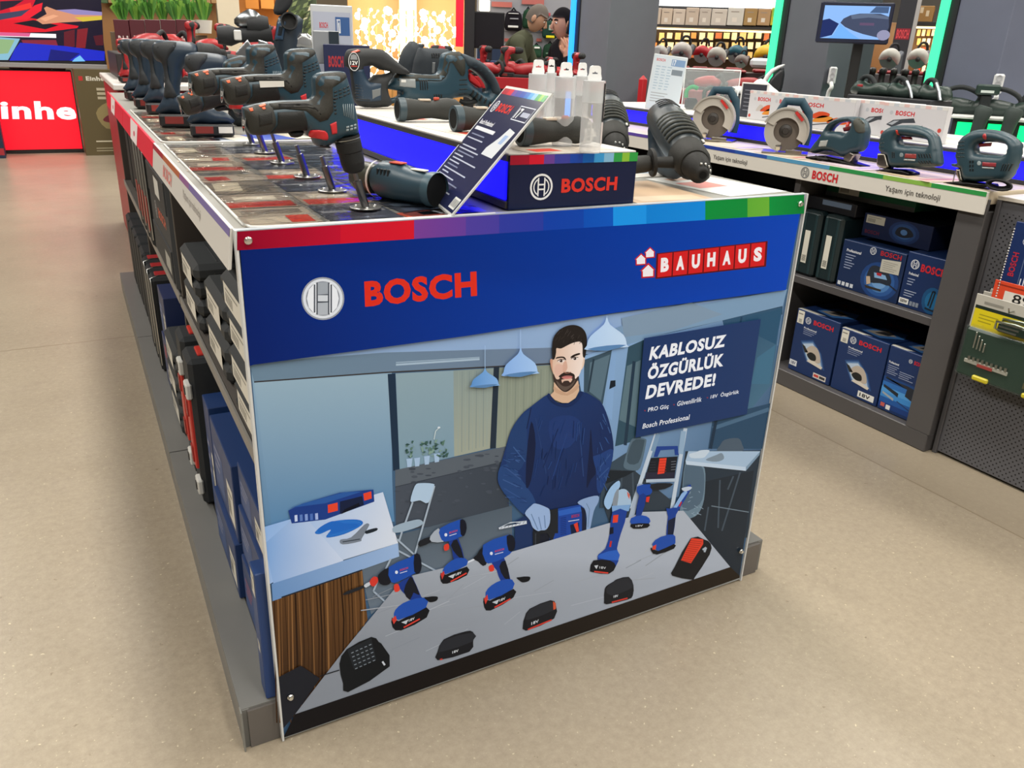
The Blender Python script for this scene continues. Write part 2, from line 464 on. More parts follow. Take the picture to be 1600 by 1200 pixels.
# concrete parapet and floor
lay(Z7([(75, 1005), (820, 845), (840, 1300), (80, 1420)]), None, vcol=grad((620, 760), '#4b525c', (800, 780), '#3c444e'))
lay(Z7([(75, 1005), (820, 845), (820, 945), (75, 1120)]), '#5d656d')
ln(Z7([(75, 1118), (820, 945)]), 1.2, '#363e48')
random.seed(3)
for k in range(60):
    u = random.random(); x = 80+u*700; y = 1010-u*155+random.uniform(10, 320); lay(Z7(circ(x, y, random.uniform(8, 26), random.uniform(4, 10), 7)), random.choice(['#4a515b', '#454c56', '#4d545e', '#424953']))
lay([(612, 838), (800, 790), (800, 880), (650, 905), (580, 960), (560, 880)], None, vcol=grad((620, 830), '#55616c', (640, 930), '#6d7a86'))
# plants on the sill
for x, y in ((168, 955), (220, 950), (285, 938), (352, 922)):
    lay(Z7([(x-18, y-25), (x+22, y-30), (x+16, y+28), (x-12, y+32)]), '#a9c3dd')
for k in range(70):
    x = random.uniform(135, 420); y = random.uniform(800, 905)+abs(x-290)*.15; a = random.uniform(-1, 1); d = random.uniform(18, 40)
    lay(Z7([(x, y), (x+d*math.cos(a)*.5-4, y+d*math.sin(a)*.5-7), (x+d*math.cos(a), y+d*math.sin(a)), (x+d*.4, y+8)]), random.choice(['#3f5f55', '#5d7d6c', '#2f4c47', '#83a092']))
ln(Z7([(335, 800), (345, 745), (370, 720)]), 1.4, '#c8d6d4'); lay(Z7(circ(368, 720, 10, 7, 8)), '#dfe8ea')
# right hand glazing
lay([(900, 560), (1228, 455), (1180, 760), (960, 790), (930, 760)], None, vcol=grad((960, 560), '#8fb2d8', (1180, 700), '#2f4f6d'))
lay(Z5([(-120, 210), (600, 0), (1440, -150), (1400, 0), (520, 200), (0, 340)]), '#7e9db9')
lay(Z5([(60, 90), (640, -40), (900, 60), (500, 190), (80, 250)]), '#8299ae')
lay(Z5([(530, 200), (1400, -10), (1400, 60), (1090, 130), (900, 110), (250, 260)]), '#2f4a60')
lay(Z5([(115, 330), (250, 270), (220, 1100), (5, 1160)]), '#33505f')
lay(Z5([(105, 490), (220, 440), (180, 1000), (40, 940)]), '#5d7680')
ln(Z5([(165, 450), (90, 1150)]), 5, '#23384a')
lay(Z5([(900, 110), (1390, 0), (1310, 640), (1100, 900)]), None, vcol=grad((1140, 500), '#30536f', (1200, 620), '#4a7087'))
lay(Z5([(1080, 90), (1400, 10), (1345, 310), (1180, 230)]), '#2c5470')
ln(Z5([(1060, 80), (1020, 300)]), 3, '#21405a')
lay(Z5([(1190, 420), (1345, 310), (1290, 640), (1140, 640)]), '#44708a')
lay(Z5([(820, 920), (1300, 800), (1240, 1180), (780, 1180)]), '#2e4c66')
ln(Z5([(820, 1010), (1290, 850)]), 6, '#4d6c86'); ln(Z5([(850, 930), (800, 1180)]), 5, '#1f3448')
lay(Z1([(655, 510), (960, 400), (900, 760), (860, 1000), (650, 860)]), '#3d5361')
lay(Z1([(720, 540), (940, 450), (880, 760), (840, 960), (700, 850)]), '#5b7380')
ln(Z1([(760, 500), (700, 860)]), 3, '#2b3c49')
lay(Z1([(960, 400), (1010, 380), (960, 1180), (880, 1080)]), '#86a9d0')
lay(Z1([(945, 740), (1000, 735), (1000, 800), (930, 835)]), '#18222c')
lay(Z2([(780, 560), (1000, 420), (1000, 800), (760, 830)]), '#3b4c59')
# dark furniture zone at right
lay(Z6([(-100, 480), (220, 510), (700, 900), (1450, 640), (1390, 1200), (0, 1200), (-100, 900)]), '#343f49')
lay(Z6([(740, 300), (1530, 290), (1380, 1150), (620, 1150)]), '#2c3843')
lay([(1068, 760), (1178, 735), (1155, 903), (1060, 930)], '#252e37')
for (a, b_) in (((80, 500), (60, 900)), ((190, 520), (200, 830)), ((1310, 520), (1120, 1130)), ((1100, 600), (1080, 1100)), ((980, 880), (940, 1130)), ((1240, 560), (1180, 700))):
    ln(Z6([a, b_]), 2.4, '#46535e')
ln(Z6([(1010, 870), (1400, 935)]), 1.5, '#71808b')
lay(Z6([(-90, 500), (215, 505), (120, 560), (-90, 640)]), '#1f272e')
# covered chairs
lay(Z6([(170, 190), (230, 165), (320, 170), (330, 220), (270, 470), (190, 500), (100, 470), (110, 380)]), '#5a6f7d', 3)
lay(Z6([(190, 200), (300, 180), (310, 220), (250, 420), (130, 410)]), '#43545f', 3)
lay(Z6([(740, 415), (860, 415), (940, 480), (945, 680), (920, 860), (840, 980), (680, 1000), (700, 800)]), '#6f8796', 3)
lay(Z6([(745, 430), (850, 430), (925, 490), (935, 680), (890, 850), (720, 920), (715, 700)]), '#54697a', 3)
for k in range(14):
    x = random.uniform(720, 920); y = random.uniform(700, 980); ln(Z6([(x, y), (x+random.uniform(-50, 50), y+random.uniform(-40, 30))]), .8, '#93a9b8')
lay(Z6([(1100, 240), (1150, 180), (1290, 165), (1330, 230), (1330, 300), (1080, 300)]), '#4f5e6c', 3)
# small white table
lay(Z6([(770, 300), (1520, 300), (1370, 465), (740, 400)]), '#a8c0d6'); lay(Z6([(740, 400), (1370, 465), (1370, 505), (750, 440)]), '#c4d5e4'); lay(Z6([(1370, 465), (1520, 300), (1510, 340), (1370, 505)]), '#7d97ae')
lay(Z6([(780, 330), (850, 310), (900, 290), (990, 290), (960, 340), (920, 370), (800, 370)]), '#c9d7e2', 3); lay(Z6([(950, 390), (1060, 340), (1120, 320), (1140, 380), (1060, 410)]), '#7f8f9c', 3)
# step ladder and red black case
for a, b_ in (((440, 110), (180, 900)), ((740, 60), (600, 900))): ln(Z6([a, b_]), 6, '#c3d0db')
ln(Z6([(720, 90), (690, 330)]), 8, '#93aec6'); ln(Z6([(455, 120), (400, 300)]), 7, '#7d9bb6')
lay(Z6([(240, 640), (300, 640), (200, 1000), (130, 1050)]), '#aebccb')
lay(Z6([(440, 250), (660, 245), (670, 340), (630, 340), (625, 280), (480, 290), (450, 360), (410, 360)]), '#23428c')
lay(Z6([(380, 370), (660, 355), (620, 600), (310, 610)]), '#1c2129')
lay(Z6([(330, 520), (635, 520), (622, 595), (312, 600)]), '#2a2b3c')
for k in range(4):
    ln(Z6([(590, 410+k*28), (640, 405+k*28)]), 1, '#6a6f78'); ln(Z6([(365, 415+k*28), (430, 413+k*28)]), 1, '#30353d')
lay(Z6([(470, 375), (545, 370), (520, 530), (450, 540)]), '#e8442e')
for k in range(5): ln(Z6([(468, 400+k*28), (540, 396+k*28)]), .7, '#b02a1c')
ln(Z6([(330, 610), (640, 600)]), 5, '#b5c5d3')
# white work table at left
lay(Z8([(-170, 480), (905, 165), (1040, 620), (-60, 960), (-110, 990)]), None, vcol=grad((420, 830), '#8fb6e6', (600, 900), '#dfe5ee'))
lay([(413, 850), (470, 800), (540, 880), (430, 925)], None, vcol=grad((415, 850), '#7fa9dd', (520, 860), '#d3def0'))
lay(Z8([(-90, 985), (1040, 620), (1050, 740), (0, 1110), (-80, 1140)]), None, vcol=grad((430, 920), '#6d94c4', (610, 860), '#9fbbe0'))
lay(Z8([(0, 1110), (720, 860), (760, 1250), (0, 1300)]), '#5b3d24')
lay(ZA([(65, 625), (430, 500), (455, 700), (160, 1085), (105, 1150)]), None, vcol=grad((430, 1100), '#2a1a10', (540, 920), '#6b4726'))
for k in range(26):
    x0 = 75+k*14.2; y0 = 622-(x0-65)*.345; y1 = 1120-max(0, x0-150)*1.28; j = random.uniform(-6, 6)
    if y1 > y0+10: ln(ZA([(x0, y0+4), (x0+8+j, (y0+y1)/2), (x0+10, y1)]), random.uniform(.8, 3), random.choice(['#3b2412', '#7d5630', '#2c1a0d', '#8c6238', '#4d321a']))
ln(Z8([(0, 1105), (720, 860)]), 2, '#1f2833')
# blue case, hose, pliers on the work table
lay(Z8([(60, 330), (180, 270), (520, 170), (820, 142), (828, 250), (390, 410), (90, 445)]), '#1d3d86')
lay(Z8([(75, 310), (200, 265), (560, 165), (720, 160), (390, 265), (120, 300)]), '#2c5aa0')
lay(Z8([(520, 250), (720, 200), (735, 280), (520, 360)]), '#16213f'); lay(Z8([(560, 320), (690, 260), (700, 290), (530, 362)]), '#0e1322')
for q in ([(412, 280), (500, 258), (503, 330), (415, 352)], [(730, 178), (800, 158), (805, 222), (738, 242)]): lay(Z8(q), '#e8482f')
for k in range(5): lay(Z8([(115+k*46, 372-k*4), (140+k*46, 368-k*4), (143+k*46, 425-k*4), (118+k*46, 430-k*4)]), ['#c9d6f0', '#5f7fc0', '#86a0d8', '#4d70b8', '#a8b8e4'][k])
for k in range(7):
    a = k*5
    lay(Z8([(300+a, 520-a), (420+a, 440-a*.5), (560, 412+a), (700-a, 415+a), (715-a, 460+a*.3), (560, 540-a), (400+a, 570-a), (440, 500), (340, 540-a*.4)]), ['#1d66c2', '#2f7fd6', '#195bb0', '#3c8be0', '#1a60ba', '#2e7ad2', '#2269c4'][k], 4)
lay(Z8([(525, 590), (620, 570), (740, 455), (780, 450), (775, 475), (715, 580), (700, 605), (545, 632)]), '#7b8490', 3); ln(Z8([(545, 610), (700, 585)]), 1.6, '#3e4650')
lay(Z8([(750, 512), (845, 485), (850, 508), (760, 538)]), '#222a33', 3)
# folding chair
for pts in ([(1365, 110), (1190, 720)], [(1170, 255), (1105, 440)], [(1030, 585), (1180, 720)], [(1045, 690), (1400, 880)], [(1075, 520), (1050, 600)], [(975, 760), (930, 850)], [(880, 900), (820, 1050), (920, 1140)]):
    ln(Z8(pts), 2.8, '#a7b5c2')
lay(Z8([(1150, 245), (1190, 110), (1240, 85), (1350, 90), (1360, 120), (1310, 260), (1240, 240), (1200, 245)]), '#b3cbe0', 3)
lay(Z8([(1005, 470), (1180, 415), (1245, 415), (1260, 450), (1180, 490), (1015, 530)]), '#9fb3c2', 3)
# the man
lay(Z2([(190, 920), (300, 860), (430, 860), (430, 1110), (190, 1115)]), '#1f3560'); lay(Z2([(300, 900), (430, 880), (420, 1060), (330, 1090)]), '#1a1f2c')
lay(Z2([(250, 480), (290, 470), (270, 680), (210, 590)]), '#6c7f8e')
shirt = Z2([(420, 65), (300, 150), (235, 205), (165, 310), (120, 460), (85, 580), (80, 665), (150, 770), (215, 840), (262, 880), (320, 805), (430, 840), (600, 830), (640, 780), (740, 760), (770, 720), (820, 600), (852, 440), (830, 280), (785, 150), (740, 100), (640, 50), (600, 105), (520, 132), (450, 110)])
lay(shirt, None, 3, vcol=grad((790, 640), '#213c70', (930, 760), '#182a55'))
lay(Z2([(90, 560), (170, 540), (235, 640), (330, 790), (262, 878), (150, 770), (82, 665)]), '#28477a', 3)
lay(Z2([(700, 500), (760, 470), (850, 440), (815, 610), (765, 730), (740, 700), (735, 590)]), '#22407a', 3)
lay(Z2([(165, 315), (235, 215), (290, 180), (270, 300), (270, 470), (215, 580), (130, 520)]), '#24406f', 3)
lay(Z2([(270, 470), (300, 250), (330, 400), (300, 640), (265, 690)]), '#15203f', 3)
lay(Z2([(690, 420), (700, 300), (715, 500), (735, 590), (700, 640), (670, 690)]), '#15203f', 3)
lay(Z2([(420, 250), (560, 210), (640, 280), (560, 420), (450, 420)]), '#213a70', 3)
for a, b_, c_ in (((180, 420), (260, 520), '#3c5c90'), ((130, 560), (230, 640), '#38578b'), ((110, 640), (240, 700), '#3c5c90'), ((120, 700), (270, 790), '#34548a'), ((330, 230), (400, 600), '#263f70'), ((620, 250), (650, 620), '#2a4578'), ((760, 560), (830, 470), '#36568c'), ((740, 640), (820, 560), '#36568c'), ((780, 200), (830, 330), '#3a5a8e'), ((300, 160), (270, 300), '#16264c'), ((480, 300), (380, 560), '#172a55'), ((540, 330), (440, 640), '#24407a')):
    ln(Z2([a, b_]), 1.6, c_)
random.seed(12)
for k in range(34):
    x = random.uniform(110, 230); y = random.uniform(430, 800); ln(Z2([(x, y), (x+random.uniform(20, 60), y+random.uniform(-6, 26))]), random.uniform(.5, 1.3), random.choice(['#3f629a', '#1b3160', '#33548c', '#203a6c']))
for k in range(26):
    x = random.uniform(735, 815); y = random.uniform(230, 680); ln(Z2([(x, y), (x+random.uniform(-16, 26), y+random.uniform(20, 60))]), random.uniform(.5, 1.2), random.choice(['#3a5c94', '#1b3160', '#2f508a']))
for k in range(30):
    x = random.uniform(320, 660); y = random.uniform(180, 700); ln(Z2([(x, y), (x-random.uniform(0, 30), y+random.uniform(40, 130))]), random.uniform(.5, 1.5), random.choice(['#2a4880', '#16264e', '#243f76', '#1a2d5a']))
lay(Z1([(320, 760), (590, 740), (600, 850), (560, 930), (480, 985), (410, 985), (330, 950), (280, 900), (320, 860)]), '#d9b596')
lay(Z1([(320, 800), (460, 880), (590, 770), (585, 830), (470, 905), (340, 870)]), '#c9a284', 2)
lay(Z1([(270, 880), (330, 960), (410, 995), (490, 990), (565, 935), (610, 860), (640, 880), (570, 980), (480, 1025), (390, 1020), (300, 975), (250, 905)]), '#182c58', 3)
lay(Z1([(278, 520), (300, 500), (320, 560), (315, 650), (295, 610)]), '#cf9a80', 3); lay(Z1([(640, 480), (660, 470), (655, 560), (625, 620), (630, 540)]), '#e9cdb8', 3)
face = Z1([(330, 380), (450, 330), (560, 300), (640, 330), (645, 470), (625, 610), (590, 700), (540, 800), (440, 860), (370, 810), (320, 700), (305, 560), (320, 440)])
lay(face, None, 3, vcol=grad((866, 560), '#e2bfa6', (905, 560), '#f6e3d6'))
lay(Z1([(345, 560), (420, 570), (425, 640), (370, 690), (325, 640)]), '#e2b8a4', 3)
lay(Z1([(420, 560), (455, 520), (470, 600), (440, 650), (420, 640)]), '#dbae98', 3)
beard = Z1([(315, 660), (345, 720), (380, 720), (400, 680), (470, 655), (545, 670), (555, 720), (590, 690), (590, 720), (540, 800), (480, 855), (430, 862), (370, 815), (320, 740)])
lay(beard, '#3d2f2b', 3)
lay(Z1([(350, 740), (420, 800), (500, 790), (560, 720), (530, 790), (470, 840), (430, 850), (370, 800)]), '#5f5148', 3)
lay(Z1([(405, 735), (420, 725), (515, 715), (520, 735), (500, 760), (480, 740), (430, 745), (415, 765)]), '#e2bda6', 3)
lay(Z1([(375, 690), (430, 650), (490, 645), (545, 670), (540, 695), (500, 680), (420, 690), (390, 705)]), '#2f2422', 3)
lay(Z1([(410, 698), (460, 685), (520, 690), (515, 712), (460, 722), (420, 715)]), '#d0807a', 3); ln(Z1([(405, 700), (460, 697), (525, 692)]), .6, '#8a4a48')
lay(Z1([(425, 640), (470, 655), (510, 640), (495, 655), (450, 660)]), '#9a6a58', 3)
for x, y in ((400, 522), (552, 497)):
    lay(Z1([(x-40, y+4), (x-10, y-16), (x+35, y-14), (x+30, y+10), (x-5, y+16)]), '#efe0d6', 3); lay(Z1(circ(x, y, 16, 15, 12)), '#2e1d18'); lay(Z1(circ(x-4, y-5, 4, 4, 8)), '#d8d0cc')
    ln(Z1([(x-42, y+2), (x-10, y-18), (x+38, y-14)]), 1.0, '#3a2722')
lay(Z1([(338, 498), (360, 478), (430, 475), (455, 505), (450, 515), (420, 490), (370, 492)]), '#2a201c', 3); lay(Z1([(505, 478), (540, 452), (600, 435), (608, 450), (560, 468), (515, 488)]), '#2a201c', 3)
hair = Z1([(308, 500), (300, 400), (315, 270), (370, 190), (450, 140), (540, 125), (620, 150), (670, 210), (685, 300), (668, 470), (640, 470), (635, 350), (610, 310), (540, 320), (480, 345), (400, 385), (350, 380), (345, 430), (330, 495)])
lay(hair, '#26211f', 3)
for k in range(22):
    x = random.uniform(340, 640); y = random.uniform(160, 300); ln(Z1([(x, y), (x-random.uniform(10, 40), y+random.uniform(20, 60))]), .6, random.choice(['#4a423e', '#15110f', '#39322e']))
# gloved hands and the rotary hammer
lay(Z2([(160, 925), (85, 972), (82, 962), (150, 935), (270, 915), (270, 935)]), '#c9d2da'); ln(Z2([(85, 968), (270, 930)]), 3, '#d4dbe2')
for k in range(7): ln(Z2([(95+k*25, 972-k*6), (105+k*25, 955-k*6)]), .7, '#6d7781')
lay(Z2([(420, 845), (480, 830), (480, 1000), (440, 1060), (410, 1000), (360, 1000), (330, 960)]), '#22262c')
lay(Z2([(310, 985), (362, 985), (352, 1150), (315, 1152)]), '#20242a'); ln(Z2([(330, 1000), (328, 1140)]), 1.5, '#3a4048')
lay(Z2([(480, 835), (640, 805), (665, 880), (665, 1040), (640, 1075), (560, 1090), (545, 1040), (520, 1060), (440, 1060), (460, 1000), (480, 1000)]), '#1f469c')
lay(Z2([(480, 850), (650, 815), (655, 850), (485, 885)]), '#2f62bc'); lay(Z2([(630, 815), (662, 840), (668, 1010), (640, 1010), (640, 870)]), '#1a2036')
lay(Z2([(560, 1020), (620, 1010), (620, 1040), (580, 1050)]), '#a9adb2'); lay(Z2([(560, 945), (590, 935), (620, 930), (620, 990), (570, 1020)]), '#14203c'); lay(Z2([(585, 940), (610, 925), (620, 985), (605, 993)]), '#e0402e')
for k in range(10): ln(Z2([(495, 900+k*12), (535, 893+k*12)]), .8, '#14285e')
tx('BOSCH', Z2([(570, 898), (622, 888), (622, 868), (570, 878)]), '#b8322f', .02); ln(Z2([(548, 920), (622, 908)]), 1.2, '#c8d0e0')
lay(Z2([(430, 1040), (550, 1040), (552, 1110), (440, 1142), (410, 1120), (415, 1080)]), '#17191e'); ln(Z2([(440, 1135), (515, 1120)]), 1.8, '#d03a30'); lay(Z2([(435, 1098), (470, 1090), (455, 1118)]), '#c4c8cc'); tx('18V', Z2([(478, 1112), (515, 1102), (515, 1088), (478, 1098)]), '#dadde0')
gl = Z2([(258, 865), (300, 815), (330, 800), (400, 825), (425, 850), (425, 930), (400, 975), (365, 980), (345, 985), (310, 960), (290, 910)])
lay(gl, '#9cb6dc', 3)
for a, b_ in (((312, 900), (345, 975)), ((350, 890), (368, 975)), ((388, 880), (395, 965)), ((300, 870), (330, 940))): ln(Z2([a, b_]), 1.2, '#5f7ba8')
lay(Z2([(610, 795), (660, 765), (745, 748), (750, 790), (720, 850), (690, 990), (668, 1010), (672, 900), (655, 830)]), '#8fa9cf', 3)
ln(Z2([(670, 800), (690, 840), (680, 960)]), 1, '#64809f')
# grey table top in front
tab = [(461, 1116), (540, 1013), (615, 922), (645, 899), (800, 862), (990, 806), (1000, 800), (1068, 798), (1141, 886)]
lay(tab, None, vcol=grad((560, 1080), '#8a8f96', (820, 880), '#b2b9c3'))
for k in range(90):
    x = random.uniform(560, 1080); y = random.uniform(880, 1040)-(x-560)*.14
    if 1116-(x-461)*.338 > y+22 and y > 885-(x-800)*.2 and x < 1010: ln([(x, y), (x+random.uniform(20, 70), y-random.uniform(6, 26))], random.uniform(.6, 1.6), random.choice(['#9ba0a7', '#b4b9bf', '#8d939b', '#a6abb2']))
lay([(461, 1116), (1141, 886), (1156, 900), (1155.5, 903), (442.5, 1153)], None, vcol=grad((480, 1130), '#121013', (1100, 905), '#2a2118'))
lay([(432, 1060), (470, 1040), (500, 1060), (461, 1116), (441, 1140)], '#1f2128')
# cordless drivers on the table
def driver(Z, body, cap, grip, foot, batt, nose, trig, dark):
    for q, c_ in nose: lay(Z(q), c_, 2)
    lay(Z(grip), '#1c3a8a', 2); lay(Z(dark), '#1a1d26', 2); lay(Z(batt), '#17181d', 2); lay(Z(foot), '#2452ae', 2); lay(Z(body), '#2150ac', 2); lay(Z(cap), '#171b28', 2); lay(Z(trig), '#e04030', 2)
driver(Z3, [(400, 445), (560, 370), (640, 340), (650, 460), (600, 500), (480, 560), (420, 565)], [(605, 345), (650, 345), (665, 440), (645, 495), (605, 480)], [(470, 590), (560, 530), (590, 520), (660, 680), (690, 720), (600, 730), (560, 690)], [(440, 820), (480, 760), (560, 715), (690, 690), (700, 770), (480, 870)], [(425, 850), (480, 880), (700, 765), (706, 850), (500, 955), (430, 930)], [([(30, 668), (60, 640), (200, 590), (215, 605), (80, 660)], '#24262b'), ([(200, 590), (240, 565), (260, 580), (215, 610)], '#c9ced4'), ([(245, 560), (280, 520), (320, 540), (290, 595), (260, 595)], '#d83c30'), ([(310, 530), (330, 490), (400, 450), (420, 560), (380, 590), (330, 580)], '#1b1d24')], [(442, 590), (475, 580), (490, 630), (450, 645)], [(520, 640), (560, 540), (590, 530), (650, 670), (600, 650), (570, 710)])
driver(Z3, [(1160, 265), (1340, 190), (1400, 195), (1410, 300), (1330, 370), (1230, 410), (1180, 400)], [(1350, 195), (1400, 190), (1420, 250), (1405, 310), (1365, 310)], [(1230, 410), (1330, 370), (1380, 540), (1400, 570), (1310, 570), (1270, 470)], [(1180, 650), (1230, 590), (1310, 550), (1395, 545), (1400, 620), (1210, 710)], [(1165, 690), (1215, 715), (1405, 620), (1405, 690), (1220, 795), (1170, 770)], [([(950, 440), (1080, 378), (1090, 390), (955, 446)], '#dde2e8'), ([(1080, 375), (1110, 345), (1160, 280), (1195, 400), (1160, 435), (1120, 400)], '#1a1c22')], [(1205, 440), (1240, 425), (1250, 470), (1215, 480)], [(1290, 440), (1340, 390), (1375, 540), (1330, 530)])
driver(Z3, [(815, 130), (960, 65), (1010, 70), (1020, 170), (940, 215), (850, 240), (815, 200)], [(975, 65), (1015, 70), (1028, 130), (1010, 190), (980, 180)], [(880, 230), (960, 210), (1010, 380), (1030, 400), (930, 400), (910, 300)], [(835, 470), (870, 420), (940, 375), (1020, 375), (1028, 430), (860, 500)], [(818, 490), (860, 505), (1030, 440), (1030, 510), (870, 578), (820, 560)], [([(645, 235), (735, 200), (745, 240), (650, 280)], '#202329'), ([(735, 195), (800, 130), (830, 190), (840, 240), (745, 240)], '#aab3bd')], [(845, 270), (880, 255), (885, 300), (850, 312)], [(900, 270), (950, 220), (1005, 380), (950, 350)])
for q in ([(855, 190), (905, 175), (905, 160), (855, 175)],): pass
for (x, y, w) in ((490, 470, 65), (1255, 318, 75), (888, 168, 65)):
    tx('BOSCH', Z3([(x, y+8), (x+w, y-12), (x+w, y-28), (x, y-8)]), '#d24038', .02); ln(Z3([(x, y+24), (x+w*.9, y+6)]), 1, '#d9dfea'); lay(Z3(circ(x-28, y+16, 12, 14, 10)), '#dfe6f2')
for (x, y) in ((500, 890), (1232, 728), (878, 520)):
    lay(Z3([(x, y), (x+60, y-25), (x+40, y+15)]), '#c8ccd0'); tx('18V', Z3([(x+62, y-4), (x+108, y-24), (x+108, y-44), (x+62, y-24)]), '#e4e6e8', .02); ln(Z3([(x+20, y+42), (x+150, y-28)]), 2.2, '#d84034')
lay(Z3([(425, 865), (455, 835), (465, 870), (440, 905)]), '#d84034'); lay(Z3([(1168, 700), (1195, 665), (1200, 700), (1180, 745)]), '#d84034'); lay(Z3([(818, 500), (845, 475), (850, 500), (830, 545)]), '#c83a34')
for (x, y) in ((745, 700), (1490, 540)):
    lay(Z3([(x-60, y-10), (x-30, y-15), (x+10, y-20), (x+50, y-15), (x+40, y+15), (x-10, y+28), (x-40, y+10)]), '#16181c', 3)
# battery packs and charger
def pack(Z, pts, top, red, txt):
    lay(Z(pts), '#1d1e22', 2); lay(Z(top), '#2b2d32', 2)
    ln(Z(red), 2.2, '#cf3c30'); tx('18V', Z(txt), '#dfe2e4', .02)
pack(ZA, [(1095, 690), (1115, 655), (1200, 620), (1222, 640), (1215, 695), (1100, 745), (1088, 720)], [(1100, 690), (1120, 655), (1200, 625), (1215, 660), (1110, 700)], [(1108, 740), (1205, 700)], [(1122, 722), (1152, 710), (1152, 698), (1122, 710)])
lay(ZA([(1210, 625), (1222, 632), (1222, 655), (1212, 660)]), '#d05a3a')
pack(Z4, [(245, 985), (270, 950), (320, 920), (350, 900), (450, 880), (490, 950), (485, 1040), (440, 1075), (260, 1115), (240, 1080)], [(255, 985), (330, 915), (450, 885), (485, 950), (450, 990), (300, 1040)], [(305, 1098), (440, 1062)], [(320, 1060), (360, 1050), (360, 1030), (320, 1040)])
pack(ZA, [(740, 830), (765, 780), (850, 748), (885, 750), (885, 790), (870, 830), (740, 865)], [(745, 825), (768, 782), (885, 752), (880, 790), (760, 830)], [(750, 862), (760, 860)], [(800, 838), (825, 830), (825, 820), (800, 828)])
lay(ZA([(340, 880), (370, 820), (470, 770), (500, 790), (520, 810), (545, 890), (375, 995), (355, 960)]), '#15181b', 2)
lay(ZA([(372, 822), (470, 775), (490, 860), (400, 905)]), '#22262a')
for k in range(5):
    for j in range(5): ln(ZA([(388+j*18+k*4, 836-j*8+k*16), (398+j*18+k*4, 832-j*8+k*16)]), 1.2, '#8a949c')
ln(ZA([(515, 870), (525, 885)]), 3, '#cfd4d8'); ln(ZA([(260, 930), (340, 905)]), 1.5, '#1a1c20')
# grinder, drill, vacuum and red charger at the right
lay(Z4([(365, 60), (300, 110), (250, 200), (240, 260), (270, 305), (300, 280), (330, 180), (375, 110)]), '#9fc3e6', 3)
lay(Z4([(350, 160), (410, 130), (455, 170), (470, 260), (420, 310), (350, 290)]), '#a9c3da', 3); lay(Z4([(330, 170), (365, 130), (350, 280), (310, 270)]), '#8a949e', 2); lay(Z4([(435, 150), (460, 180), (455, 220), (440, 190)]), '#cf6a5a')
lay(Z4([(305, 275), (465, 265), (450, 320), (310, 330)]), '#7fa8d6')
lay(Z4([(310, 325), (435, 320), (380, 520), (350, 640), (365, 690), (340, 790), (200, 760), (190, 690), (250, 640), (290, 500)]), '#1e4296', 2)
lay(Z4([(290, 460), (320, 455), (320, 510), (285, 520)]), '#141a2c'); lay(Z4([(318, 355), (362, 350), (355, 415), (312, 420)]), '#e8442c')
lay(Z4([(200, 690), (350, 650), (360, 740), (200, 720)]), '#2f62c0', 2); lay(Z4([(150, 740), (290, 740), (340, 790), (280, 855), (140, 840), (120, 820)]), '#17181d', 2)
lay(Z4([(155, 785), (190, 780), (175, 815)]), '#c8ccd0'); tx('18V', Z4([(200, 810), (255, 815), (255, 795), (200, 790)]), '#e4e6e8'); ln(Z4([(155, 835), (275, 848)]), 2.2, '#d84034')
ln(Z4([(300, 575), (290, 625)]), 3, '#c0302c')
lay(Z4([(520, 110), (630, 90), (650, 140), (630, 180), (540, 190)]), '#1f4aa2', 2); lay(Z4([(640, 90), (760, 80), (830, 90), (760, 130), (650, 140)]), '#22262b', 2); lay(Z4([(540, 185), (600, 190), (560, 350), (510, 370)]), '#1b3b88', 2); lay(Z4([(600, 200), (630, 195), (620, 245), (595, 240)]), '#d83a2e')
lay(Z4([(470, 380), (560, 355), (625, 380), (620, 430), (480, 440)]), '#2452ae', 2); lay(Z4([(470, 430), (620, 425), (610, 460), (490, 470)]), '#17181d', 2); tx('18V', Z4([(510, 455), (570, 450), (570, 435), (510, 440)]), '#dfe2e6')
lay(Z4([(770, 295), (830, 290), (940, 110), (985, 120), (870, 320), (850, 370), (830, 520), (770, 520), (785, 370)]), '#1e4296', 2); lay(Z4([(830, 290), (900, 170), (940, 140), (950, 160), (860, 290)]), '#8fb4e0'); lay(Z4([(900, 125), (960, 110), (990, 120), (960, 145), (920, 150)]), '#c3cfdb', 2)
lay(Z4([(785, 400), (850, 370), (830, 520), (780, 520)]), '#1a2238'); ln(Z4([(900, 240), (880, 280)]), 2.5, '#b83038')
lay(Z4([(650, 600), (720, 540), (830, 520), (848, 560), (830, 620), (700, 660)]), '#2550aa', 2); lay(Z4([(640, 630), (700, 660), (835, 600), (835, 640), (690, 690), (645, 665)]), '#17181d', 2); lay(Z4([(655, 620), (685, 605), (680, 645), (652, 650)]), '#e0442e')
lay(Z4([(820, 870), (840, 800), (980, 550), (1090, 560), (1150, 600), (1140, 690), (1010, 890), (990, 905)]), '#1c1d20', 2); lay(Z4([(985, 550), (1085, 560), (1085, 600), (980, 765), (895, 740)]), '#e5432c')
for k in range(11): ln(Z4([(975-k*7.2, 570+k*17), (1075-k*9, 582+k*17)]), .8, '#a02c1e')
ln(Z4([(1080, 650), (1110, 630), (1095, 670)]), 3, '#aeb8c0')
